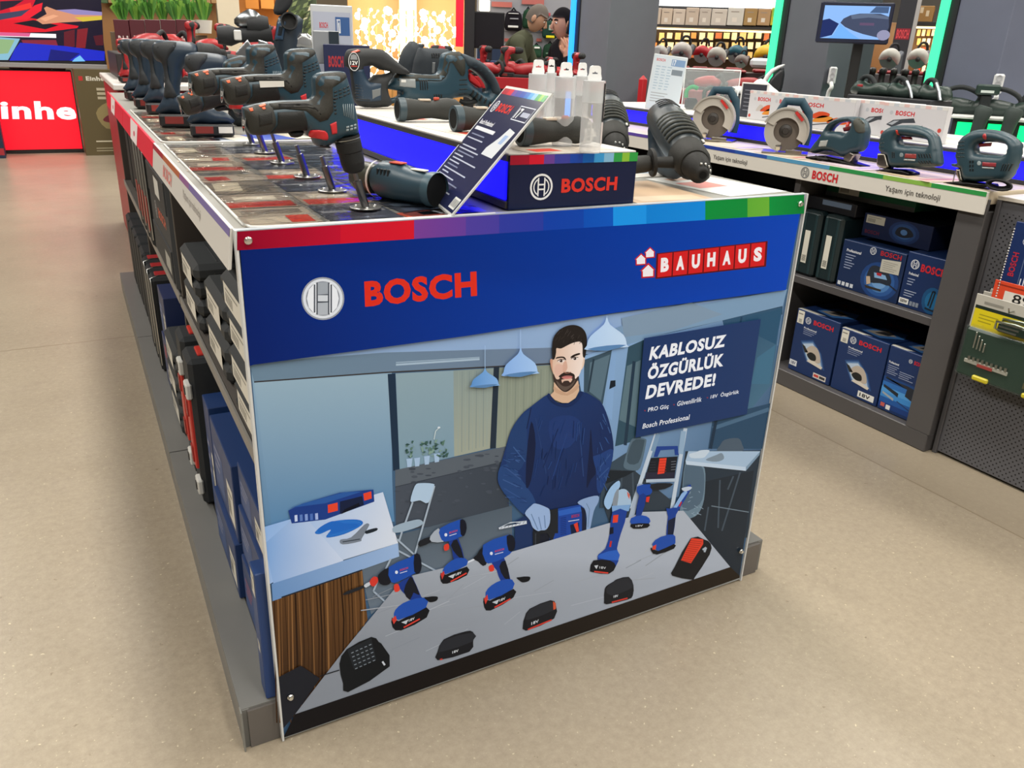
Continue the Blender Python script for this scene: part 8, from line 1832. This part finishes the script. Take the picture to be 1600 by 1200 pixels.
# red tools on a table in front of the people
Zk = Zone(805, 5.7); zt = 1.16
t = thing('tool_table', 'black display table full of red tools behind the clear plastic tubes', 'table', Vector((Zk.o.x, Zk.o.y, 0)), Zk.rot)
m = MB(); m.box((0, .35, zt-.02), (1.15, 1.1, .04), '#26262a', 'steel', .004); m.build('table_top', t)
m = MB(); m.box((0, -.2, zt-.03), (1.16, .02, .07), '#a31d26', 'plastic', .003); m.build('front_rail', t)
for x in (-.5, .5):
    for y in (-.12, .82):
        m = MB(); m.box((x, y, (zt-.04)/2), (.06, .06, zt-.04), '#1c1c1f', 'steel'); m.build('leg', t)
random.seed(33)
def onk(x, y): return Vector(t.location)+Zk.u*x+Zk.n*y+Vector((0, 0, zt+.002))
for i in range(14):
    x = -.5+.15*(i % 7)+random.uniform(-.02, .02); y = -.05+.42*(i//7)
    dup(rt[i % 2] if i % 3 else rd, onk(x, y), Zk.rot+random.uniform(-1.2, 1.2), '%s red tool from the left in the %s row on the black display table' % (ORD[i % 7], 'front' if i < 7 else 'back'), 'red tools on the black table', random.uniform(.55, .8))
for i in range(4): zbox(Zk, 'tool_carton', '%s small carton from the left at the back of the black display table' % ORD[i], 'carton', 738+i*14, 74+i, 750+i*14, 96, .1, ['#a32a30', '#24304e', '#2a3a62', '#7d2228'][i], bart(i), .72).location.z = zt+.001
zbox(Zone(770, 9.3), 'tool_carton', 'dark blue case row below the black monitor', 'carton', 745, 70, 790, 100, .3, '#20304c', None, 0, ground=True)

# ------------------------------------------------------------------ things on the far end of the right riser
def paper(m, fn, w, h):
    m.flat([(w*.03, h*.02), (w*.97, h*.02), (w*.97, h*.98), (w*.03, h*.98)], fn, '#cdd9e4', 'card', .0004); word(m, fn, w*.1, h*.88, h*.05, '#cf6a6e', 'BOSCH', 'card', .0008, .03, w*.26)
    m.flat([(w*.55, h*.82), (w*.95, h*.82), (w*.95, h*.94), (w*.55, h*.94)], fn, '#7d9cc4', 'card', .0007); m.text('17', [(w*.58, h*.83), (w*.68, h*.83), (w*.68, h*.93), (w*.58, h*.93)], fn, '#e6ecf2', 'card', .001, .03)
    for j in range(3): bars(m, fn, w*(.12+.17*j), h*.78, w*.13, 9, h*.05, '#a4bcd0')
    bars(m, fn, w*.1, h*.3, w*.5, 4, h*.05, '#a7b0ba'); m.flat([(w*.6, h*.66), (w*.92, h*.66), (w*.92, h*.76), (w*.6, h*.76)], fn, '#7c8894', 'card', .0008)
Zs = Zone(1030, 4.75)
a_ = Zs.box(1003, 86, 1063, 170, .01); t = thing('info_board', 'tilted white information sheet on the far end of the right riser', 'sign', Vector((a_[0].x, a_[0].y, RR)), (-.0, .09, Zs.rot)); w, h = a_[1]*.88, a_[2]+a_[0].z-RR
m = MB(); m.box((0, .006, h/2), (w, .012, h), '#d3dae0', 'steel', .002); m.build('frame', t); m = MB(); paper(m, FR((-w/2, 0, 0), (1, 0, 0), (0, 0, 1), (0, -1, 0)), w, h); m.build('print', t)
Zv = Zone(1105, 4.9); c, w, h, d = Zv.box(1064, 108, 1150, 168, .2); t = thing('acrylic_case', 'clear acrylic display case on the right riser beside the white information sheet', 'display case', Vector((c.x, c.y, RR)), Zv.rot); h += c.z-RR
for nm, cc, dd in (('front_pane', (0, 0, h/2), (w, .004, h)), ('back_pane', (0, .2, h/2), (w, .004, h)), ('side_pane', (-w/2, .1, h/2), (.004, .2, h)), ('side_pane', (w/2, .1, h/2), (.004, .2, h)), ('top_pane', (0, .1, h), (w, .2, .004))):
    m = MB(); m.box(cc, dd, '#dfe6e8', 'clear'); m.build(nm, t)
for k in (-1, 1):
    m = MB(); m.box((k*w/2, 0, h/2), (.005, .006, h), '#e6ecee', 'steel'); m.build('edge', t)
m = MB(); m.box((0, 0, h), (w, .006, .006), '#eef2f3', 'steel'); m.build('top_edge', t)
for i, x in enumerate((-.1, .0, .1)):
    g = thing('garden_shear', 'small dark cordless shear with a green handle inside the acrylic case, %s' % ('left', 'middle', 'right')[i], 'garden tool', Vector((c.x, c.y, RR+.002))+Zv.u*x+Zv.n*.1, Zv.rot); m = MB(); m.box((0, 0, .03), (.07, .06, .06), '#20282c', 'plastic', .012); m.build('body', g); m = MB(); m.tube([(-.03, 0, .06), (-.03, 0, .1), (.0, 0, .12), (.03, 0, .11)], .012, '#1f9a5c' if i == 0 else '#3a4a48', 'plastic', 10); m.build('handle', g)
Zx = Zone(1205, 5.5)
t = thing('pressure_washer', 'white and black curved machine by the green lit pillar', 'machine', Zx.p(1205, 160), Zx.rot); o = Vector(t.location); o.z = 0; t.location = o; Zm = Zx
def lz2(Z, pts): return [((Z.p(x, y)-o).dot(Z.u), (Z.p(x, y)-o).z) for x, y in pts]
m = MB(); m.puff(sm(lz2(Zx, [(1188, 150), (1190, 128), (1205, 108), (1225, 100), (1224, 104), (1208, 114), (1198, 130), (1196, 150)]), 2), .03, SF, '#e4e6e8', 'plastic', r=.012, edge=.6); m.build('white_shell', t)
m = MB(); m.puff(sm(lz2(Zx, [(1197, 150), (1199, 132), (1210, 116), (1225, 106), (1224, 130), (1216, 150)]), 2), .04, SF, '#232429', 'plastic', r=.02, edge=.5); m.build('dark_core', t)
m = MB(); zz_ = lz2(Zx, [(1205, 152)])[0]; m.box((zz_[0], 0, zz_[1]/2), (.12, .12, zz_[1]), '#2a2a2e', 'steel', .004); m.build('stand', t)
t = thing('white_tool_bag', 'white plastic bag lying behind the white boxed sets', 'bag', Zone(1170, 5.05).p(1176, 150), Zx.rot); t.location.z = RR+.09
m = MB(); m.puff(sm([(-.14, 0), (-.12, .04), (-.03, .05), (.03, .09), (.1, .05), (.14, 0)], 3), .06, SF, '#dfe1e3', 'cloth', r=.05, edge=.3); m.flat([(-.06, .02), (.02, .02), (.02, .035), (-.06, .035)], lambda a, b_, c_=0: (a, -.062, b_), '#2b2c30', 'card'); m.build('body', t)
m = MB(); m.box((0, .0, -.045), (.3, .14, .09), '#2c2e33', 'steel', .004); m.build('block', t)
# dark green garden tools standing behind the right boxes
Zg = Zone(1400, 4.75); b_ = Zg.p(1400, 165)
bl = MB(); bl.box((0, 0, .075), (.42, .14, .15), '#2a2c30', 'steel', .004); blo = bl.build('display_block', None, Vector((3.0, (at(1332, 150, 'x', 3.0).y+at(1484, 150, 'x', 3.0).y)/2, RR)), RROT); tag(blo, 'dark block on the right riser behind the white boxes, carrying green tools', 'display block')
def gtool(px0, px1, label, kind):
    X = 3.0; y0 = at(px0, 150, 'x', X).y; y1 = at(px1, 150, 'x', X).y; L_ = y0-y1; t = thing('hedge_trimmer', label, 'garden tool', (X, (y0+y1)/2, RR+.151), RROT); t.scale = (.95, .8, .72)
    m = MB(); m.puff(sm([(-L_/2, 0), (-L_/2, .05), (-L_*.35, .08), (-L_*.1, .06), (L_*.3, .075), (L_/2, .05), (L_/2, 0)], 3), .04, SF, '#23342f', 'plastic', r=.03, edge=.4, step=.02); m.build('housing', t)
    m = MB(); m.tube([(-L_*.4, 0, .06), (-L_*.3, 0, .1), (-L_*.1, 0, .1), (L_*.05, 0, .06)], .013, '#1f2426', 'rubber', 8); m.build('handle', t)
    m = MB()
    if kind: m.tube([(L_*.1, -.03, .09), (L_*.3, -.04, .045), (L_*.42, -.045, .0)], .008, '#aeb6bc', 'metal', 8); m.build('silver_bar', t)
    else: m.box((-L_*.25, -.034, .05), (.03, .01, .015), '#9c2a30', 'plastic', .003); m.build('switch', t)
gtool(1332, 1392, 'dark green tool with a red switch behind the white boxes', 0); gtool(1386, 1440, 'dark green tool with a silver bar behind the rightmost white box', 1); gtool(1436, 1484, 'dark green tool nearest the green lit riser', 1)

# ------------------------------------------------------------------ far shelves between the pillars
Zf1 = Zone(1120, 10.4)
zbox(Zf1, 'shelf_rack', 'dark shelf rack far behind the saws, warm lights under its top board', 'rack', 985, 45.5, 1262, 150, .5, '#4a3420', None, .3, ground=True)
zbox(Zf1, 'shelf_board', 'dark shelf board under the row of cartons between the pillars', 'shelf', 985, 40.5, 1262, 44.5, .57, '#2f2a28', None, -.3, bev=.002)
zbox(Zf1, 'light_bar', 'bright white lit edge above the row of cartons', 'light', 985, -2, 1262, 9, .3, (.95, .98, 1), None, -.1, None, 'glow_led', bev=.002)
zbox(Zf1, 'rack_back', 'dark rack back behind the row of cartons', 'rack', 985, -60, 1262, 42, .1, '#2a2624', None, .32)
cc = ['#b9a898', '#bdaa98', '#c0b0a2', '#b8a696', '#b5a99e', '#bfb4aa', '#c2bcb4', '#9a7a4c', '#a5835e', '#b8b02a', '#a07c54']
xs = [1012, 1032, 1050, 1070, 1091, 1110, 1135, 1161, 1182, 1203, 1227, 1246]
for i in range(11):
    zbox(Zf1, 'carton', '%s %s from the left on the high shelf between the pillars' % (ORD[i], 'yellow and green carton' if i == 9 else 'pale carton' if i < 7 else 'brown carton'), 'carton', xs[i], 12+(i % 3), xs[i+1]-1, 40, .35, cc[i], (lambda m, fn, w, h: (m.flat([(w*.05, h*.5), (w*.5, h*.5), (w*.5, h*.95), (w*.05, h*.95)], fn, '#7ab04a', 'card', .001), bars(m, fn, w*.1, h*.4, w*.6, 3, h*.1, '#8f8a1c'))) if i == 9 else (lambda m, fn, w, h: (m.flat([(w*.2, h*.75), (w*.7, h*.75), (w*.7, h*.8), (w*.2, h*.8)], fn, '#8d8076', 'card', .001), m.flat([(w*.3, h*.2), (w*.6, h*.2), (w*.6, h*.45), (w*.3, h*.45)], fn, '#d2c8bd', 'card', .001))), -.28, 'cartons on the high shelf')
zbox(Zf1, 'light_strip', 'warm glowing strip below the high shelf between the pillars', 'light', 1000, 46, 1258, 49, .04, (1, .74, .38), None, -.25, None, 'glow_led', bev=0)
random.seed(8)
for r_ in range(3):
    for i in range(20):
        x0 = 1004+i*12.6; y0 = 51+r_*15
        zbox(Zf1, 'hanging_pack', '%s small lit pack from the left in the %s row of the far shelf' % (ORD[i], ('upper', 'middle', 'lower')[r_]), 'pack', x0, y0, x0+random.uniform(7, 10), y0+random.uniform(9, 12.5), .06, random.choice(['#f0d8a8', '#e8c088', '#d88a4a', '#f4e6c8', '#b0603a', '#fff0d0', '#9a8a6a']), None, -.05+.05*r_, 'lit packs on the far shelf', bev=0)
area('shelf_light', Zf1.p(1125, 46, -.22), 2.2, .12, 22, (1, .76, .42)).rotation_euler = (.5, 0, Zf1.rot)
# bench with mitre saws
Zh = Zone(1120, 7.3); c, w, h, d = Zh.box(1000, 112, 1240, 120, .6); zb = c.z+h
m = MB(); m.box((0, .3, zb/2), (w*1.1, .62, zb), '#3a2a2c', 'steel', .004); tag(m.build('saw_bench', None, Vector((Zh.o.x, Zh.o.y, 0))-Zh.u*0, Zh.rot), 'dark bench carrying the row of mitre saws between the pillars', 'bench')
def msaw(Z, x0, y0, x1, y1, zb, col, disc, label, base='#8e1f26', back=.25, bt=None):
    p = Z.p((x0+x1)/2, y1, back); a = Z.p(x0, y1, back); e = Z.p(x1, y1, back); W_ = (e-a).length; tz = Z.p((x0+x1)/2, y0, back).z; H_ = tz-zb
    t = thing('mitre_saw', label, 'saw', Vector((p.x, p.y, zb+.001)), Z.rot, None); R_ = min(W_*.42, H_*.42)
    m = MB(); m.box((0, 0, H_*.06), (W_*.8, .3, H_*.12), base, 'plastic', .01); m.build('base', t)
    m = MB(); m.lathe([(R_*.95, -.002), (R_*.95, .002)], (0, -.02, H_*.5), (0, 1, 0), '#8d9094', 'metal', 24); m.build('blade', t)
    m = MB(); m.puff(sm([(R_*1.05*math.cos(g), H_*.52+R_*1.05*math.sin(g)) for g in [-.6+3.9*i/14 for i in range(15)]]+[(-R_*.35, H_*.5), (R_*.3, H_*.5)], 2), .05, lambda a_, b_, c_=0: (a_, c_-.0, b_), disc, 'plastic', r=.03, edge=.5, step=.06); m.build('guard', t)
    m = MB(); m.lathe([(R_*.25, 0), (R_*.22, .03), (0, .035)], (0, -.05, H_*.5), (0, -1, 0), '#1e1f22', 'plastic', 14); m.build('arbor', t)
    m = MB(); m.tube([(R_*.3, .05, H_*.5), (R_*.8, .12, H_*.55), (R_*1.1, .15, H_*.75)], [R_*.4, R_*.38, R_*.3], col, 'plastic', 12); m.build('motor', t)
    m = MB(); m.tube([(-R_*.2, .03, H_*.85), (R_*.1, .03, H_*1.02), (R_*.6, .05, H_*1.0), (R_*.8, .06, H_*.8)], R_*.13, '#1f2023', 'rubber', 8); m.build('handle', t)
    return t
msaw(Zh, 1014, 62, 1042, 112, zb, '#55565c', '#b8b4b0', 'small grey guarded mitre saw, leftmost on the saw bench'); msaw(Zh, 1044, 58, 1080, 112, zb, '#3a3c42', '#b3aca8', 'large grey guarded mitre saw, second from the left on the saw bench')
msaw(Zh, 1078, 62, 1108, 112, zb, '#a8222c', '#a8222c', 'red mitre saw on the saw bench', back=.46); msaw(Zh, 1100, 68, 1134, 112, zb, '#2b2c30', '#a8a49e', 'mitre saw with a grey and black round guard in the middle of the bench', back=.13)
msaw(Zh, 1130, 60, 1162, 112, zb, '#1f4a58', '#235564', 'blue green mitre saw on the saw bench', back=.46); msaw(Zh, 1144, 80, 1168, 112, zb, '#5c4f4e', '#7a706c', 'low brown grey saw in front of the blue green mitre saw', back=-.02)
msaw(Zh, 1172, 64, 1212, 112, zb, '#c99a1c', '#cfa524', 'yellow mitre saw at the right end of the saw bench')
zbox(Zh, 'carton', 'white roll box in front of the yellow mitre saw', 'carton', 1171, 91, 1214, 106, .1, '#cfd3d8', None, -.1, bev=.02)
zbox(Zone(1015, 6.9), 'tool_carton', 'teal and white carton left of the saws beside the grey pillar', 'carton', 1003, 74, 1027, 120, .2, '#1f5a5c', lambda m, fn, w, h: m.flat([(w*.5, 0), (w, 0), (w, h), (w*.5, h)], fn, '#c9cdd0', 'card', .001), 0, ground=True)
zbox(Zone(1000, 5.8), 'red_canister', 'tall red canister between the grey pillar and the white information sheet', 'canister', 994, 118, 1007, 172, .12, '#b01f28', None, 0, ground=True, bev=.03)
for i in range(4): dup(rt[i % 2], Zh.o-Zh.u*(.32-.27*i)-Zh.n*.9+Vector((0, 0, 1.112)), Zh.rot+.4*(i-2), '%s red tool from the left on the low red table before the saw bench' % ORD[i], 'red tools before the saw bench', .8)
m = MB(); m.box((.08, 0, .555), (1.06, .46, 1.11), '#8a1c24', 'steel', .004); tag(m.build('tool_table', None, Zh.o*1.0-Zh.n*.9-Vector((0, 0, Zh.o.z)), Zh.rot), 'low red display table before the saw bench', 'table')

# right part: lit shelf, banner, saws, drill row, green stand
Zq = Zone(1465, 9.6)
zbox(Zq, 'shelf_rack', 'brown lit shelf rack between the monitor and the right pillar', 'rack', 1330, 36, 1530, 140, .5, '#6b4a2c', None, .3, ground=True)
zbox(Zq, 'shelf_board', 'dark top board of the lit shelf rack at the right', 'shelf', 1412, 34.5, 1530, 41, .6, '#2c2626', None, -.35, bev=.002)
for i, (x0, y0, x1) in enumerate(((1419, 9, 1456), (1466, 3, 1516))): zbox(Zq, 'carton', '%s large brown carton with white labels on top of the lit shelf rack' % ('left', 'right')[i], 'carton', x0, y0, x1, 34, .5, '#97703f', lambda m, fn, w, h: [m.flat([(w*x, h*y), (w*(x+.13), h*y), (w*(x+.13), h*(y+.36)), (w*x, h*(y+.36))], fn, '#cbb79a', 'card', .001) for x, y in ((.12, .15), (.42, .55), (.68, .35))], -.3)
zbox(Zq, 'light_strip', 'warm glowing strip under the top board of the lit shelf rack', 'light', 1425, 42, 1515, 45, .04, (1, .76, .4), None, -.2, None, 'glow_led', bev=0)
area('shelf_light', Zq.p(1470, 42, -.25), 1.2, .1, 14, (1, .76, .42)).rotation_euler = (.5, 0, Zq.rot)
for r_ in range(5):
    for i in range(11):
        x0 = 1432+i*7.6; y0 = 46+r_*14
        zbox(Zq, 'hanging_pack', '%s small pack from the left in the %s row of the lit shelf rack' % (ORD[i], ORD[r_]), 'pack', x0, y0, x0+5, y0+10, .05, random.choice(['#f0dcb0', '#e0b070', '#d8a860', '#8a5a3a', '#f4e8d0', '#c04a30', '#6a5640']), None, -.02, 'packs on the lit shelf rack', bev=0)
def banner(m, fn, w, h):
    m.flat([(w*.05, h*.8), (w*.75, h*.8), (w*.75, h*.85), (w*.05, h*.85)], fn, '#7d1f30', 'card', .001); m.text('BOSCH', [(w*.1, h*.805), (w*.7, h*.805), (w*.7, h*.845), (w*.1, h*.845)], fn, '#d8474e', 'card', .002, .03); m.flat([(w*.1, h*.3), (w*.7, h*.3), (w*.65, h*.75), (w*.15, h*.72)], fn, '#4d5258', 'card', .001); m.flat([(w*.8, 0), (w, 0), (w, h), (w*.8, h)], fn, '#a9a5a5', 'card', .001)
zbox(Zone(1400, 9.0), 'banner', 'dark banner with a red lettered band right of the video monitor', 'banner', 1384, -10, 1416, 120, .04, '#2e2d34', banner, 0, ground=True)
Z8 = Zone(1385, 6.9); zb2 = Z8.p(1385, 116).z; c, w, h, d = Z8.box(1310, 112, 1450, 118, .5)
m = MB(); m.box((0, .28, zb2/2), (w, .6, zb2), '#4a4448', 'steel', .004); tag(m.build('saw_bench', None, Vector((c.x, c.y, 0)), Z8.rot), 'dark bench with silver guarded saws below the video monitor', 'bench')
msaw(Z8, 1366, 70, 1404, 116, zb2, '#5a5d66', '#b9b6b0', 'left silver guarded mitre saw right of the monitor pole'); msaw(Z8, 1410, 68, 1448, 116, zb2, '#5a5d66', '#b9b6b0', 'right silver guarded mitre saw near the green stand'); msaw(Z8, 1320, 72, 1354, 116, zb2, '#a89a98', '#a9a6a2', 'grey mitre saw behind the black monitor pole', '#6a3a38')
Z9 = Zone(1385, 6.1); zb3 = Z9.p(1385, 146).z; c, w, h, d = Z9.box(1312, 146, 1452, 150, .4)
m = MB(); m.box((0, .2, zb3/2), (w*1.02, .4, zb3), '#2c2628', 'steel', .004); tag(m.build('tool_table', None, Vector((c.x, c.y, 0)), Z9.rot), 'narrow dark table with a row of black and orange drills', 'table')
od = None
for i in range(8):
    p = Z9.p(1322+i*17, 146, .12)
    if od is None: od = cdrill(Vector((p.x, p.y, zb3+.001)), Z9.rot+PI*.5, 'black and orange drill, first from the left in the row below the saws', ('#2a2727', '#1d1c1d', '#a8482a', '#3a3a3b'), 'black and orange drills'); od.scale = (.65,)*3
    else: dup(od, Vector((p.x, p.y, zb3+.001)), Z9.rot+PI*.5+.15*(i % 3-1), 'black and orange drill, %s from the left in the row below the saws' % ORD[i], None, .65)
def gstand(m, fn, w, h):
    m.flat([(w*.62, 0), (w*.86, 0), (w*.86, h), (w*.62, h)], fn, '#1f9a52', 'card', .001); m.flat(circ(w*.3, h*.56+.1, w*.22, w*.42, 20), fn, '#9aa8a2', 'card', .001); m.flat(circ(w*.3, h*.56+.14, w*.14, w*.16, 14), fn, '#c9d0cc', 'card', .0015)
    m.flat([(w*.2, h*.56+.04), (w*.42, h*.56+.04), (w*.42, h*.56+.1), (w*.2, h*.56+.1)], fn, '#8a3a40', 'card', .002); word(m, fn, w*.2, h*.92, h*.03, '#8e2f38', 'BOSCH', 'card', .001, .03, w*.3); m.flat([(w*.1, h*.82), (w*.42, h*.82), (w*.42, h*.85), (w*.1, h*.85)], fn, '#1a2220', 'card', .001); bars(m, fn, w*.08, h*.4, w*.3, 4, h*.03, '#5f7d6e')
zbox(Zone(1480, 5.7), 'display_stand', 'tall dark green display stand with a bright green stripe left of the right pillar', 'display stand', 1456, 64, 1506, 152, .25, '#1d4034', gstand, 0, ground=True)
# green lit gondola
Zy = Zone(1545, 4.75); c, w, h, d = Zy.box(1474, 192, 1680, 232, .7)
gg = thing('display_gondola', 'gondola with glowing green panels at the right, behind the rightmost jigsaw', 'gondola', Vector((c.x, c.y, 0)), Zy.rot); zg = c.z
m = MB(); m.box((0, .36, zg/2), (w, .7, zg), '#2c2c30', 'steel', .004); m.build('body', gg)
m = MB(); m.box((0, .42, zg+h/2), (w, .56, h), '#26272a', 'steel', .003); m.build('riser', gg)
for k in range(4):
    m = MB(); m.box((-w/2+w*(k+.5)/4, .137, zg+h*.45), (w/4-.05, .006, h*.8), (.0, .85, .16), 'glow_led'); m.build('light_panel', gg)
m = MB(); m.box((0, .41, zg+h+.006), (w+.02, .6, .012), '#dcdedb', 'card', .002); m.build('top_board', gg)
m = MB(); m.box((0, .06, zg+.004), (w, .12, .008), '#d9d6d2', 'card', .002)
for k in range(5): m.box((-w*.4+k*w*.2, .05, zg+.0095), (w*.12, .08, .003), ['#3b4a9e', '#c9c9cc', '#4a78b8', '#d8d8d8', '#3b4a9e'][k], 'card')
m.build('front_shelf', gg)
def ongg(x, y, z): return Vector(gg.location)+Zy.u*x+Zy.n*y+Vector((0, 0, z))
ZT = zg+h+.0135
def grip(px, label):
    p = Zy.p(px, 210, .07); t = thing('grass_shear', label, 'garden tool', Vector((p.x, p.y, zg+.013)), Zy.rot); m = MB(); m.tube([(0, 0, 0), (.005, 0, .06), (.01, 0, .11), (.015, 0, .15), (.02, 0, .17)], [.028, .03, .034, .042, .03], '#3a4442', 'rubber', 14); m.build('handle', t)
    m = MB(); m.box((0, 0, .01), (.09, .07, .02), '#232829', 'plastic', .006); m.build('base', t)
grip(1523, 'left upright dark handle before the green panels'); grip(1570, 'right upright dark handle before the green panels')
for i, (px, lab) in enumerate(((1494, 'dark garden tool with a curved handle on the green lit riser, left'), (1554, 'dark garden tool with a curved handle on the green lit riser, middle'), (1622, 'dark garden tool with a curved handle on the green lit riser, right'))):
    p = Zy.p(px, 185, .35); t = thing('garden_tool', lab, 'garden tool', Vector((p.x, p.y, ZT)), Zy.rot); m = MB(); m.puff(sm([(-.13, 0), (-.12, .06), (-.03, .08), (.08, .06), (.13, .02), (.12, 0)], 3), .04, SF, '#24332f', 'plastic', r=.03, edge=.4, step=.03); m.build('housing', t)
    m = MB(); m.tube([(-.1, 0, .05), (-.07, 0, .11), (.0, 0, .13), (.08, 0, .1), (.12, 0, .04)], .012, '#1f2426', 'rubber', 8); m.build('handle', t)
p = Zy.p(1535, 176, .3); t = thing('battery_charger', 'dark battery charger with pale lettering on the green lit riser', 'charger', Vector((p.x, p.y, ZT)), Zy.rot); m = MB(); m.box((0, 0, .05), (.05, .05, .1), '#1d2224', 'plastic', .006); m.build('post', t); m = MB(); m.box((0, 0, .125), (.11, .08, .05), '#203530', 'plastic', .008); m.flat([(-.03, .11), (.03, .11), (.03, .122), (-.03, .122)], lambda a, b_, c_=0: (a, -.0405, b_), '#c9d4d0', 'card'); m.build('body', t)
# far right rack
Zz = Zone(1600, 8.0)
zbox(Zz, 'storage_rack', 'dark rack at the far right edge behind the blue grey pillar', 'rack', 1566, -60, 1680, 190, .5, '#2e3432', None, .1, ground=True)
for i, (x0, y0, x1, y1, c_, nm) in enumerate(((1578, 43, 1640, 66, '#d8d4d4', 'white carton with a red letter'), (1580, 72, 1640, 88, '#c9cdd0', 'grey metal box'), (1577, 90, 1640, 99, '#8e1f28', 'red carton'), (1575, 103, 1640, 122, '#1f5a3c', 'green crate'), (1573, 124, 1640, 131, '#7d1f26', 'flat red carton'))):
    zbox(Zz, 'carton', '%s on the rack at the far right edge' % nm, 'carton', x0, y0, x1, y1, .3, c_, (lambda m, fn, w, h: m.text('H', [(w*.06, h*.45), (w*.16, h*.45), (w*.16, h*.75), (w*.06, h*.75)], fn, '#b8242c', 'card', .001, .03)) if i == 0 else None, -.22)
for k in range(2):
    p = Zz.p(1576+k*42, 165, -.25); t = thing('trestle', '%s white trestle at the far right edge' % ('left', 'right')[k], 'trestle', Vector((p.x, p.y, 0)), Zz.rot); zt_ = Zz.p(1576, 133, -.25).z
    m = MB(); m.box((0, 0, zt_), (.16, .1, .03), '#d4d6d4', 'plastic', .004); m.build('top', t)
    for x in (-1, 1): m = MB(); m.tube([(x*.05, 0, zt_), (x*.1, 0, 0)], .012, '#d4d6d4', 'plastic', 8); m.build('leg', t)
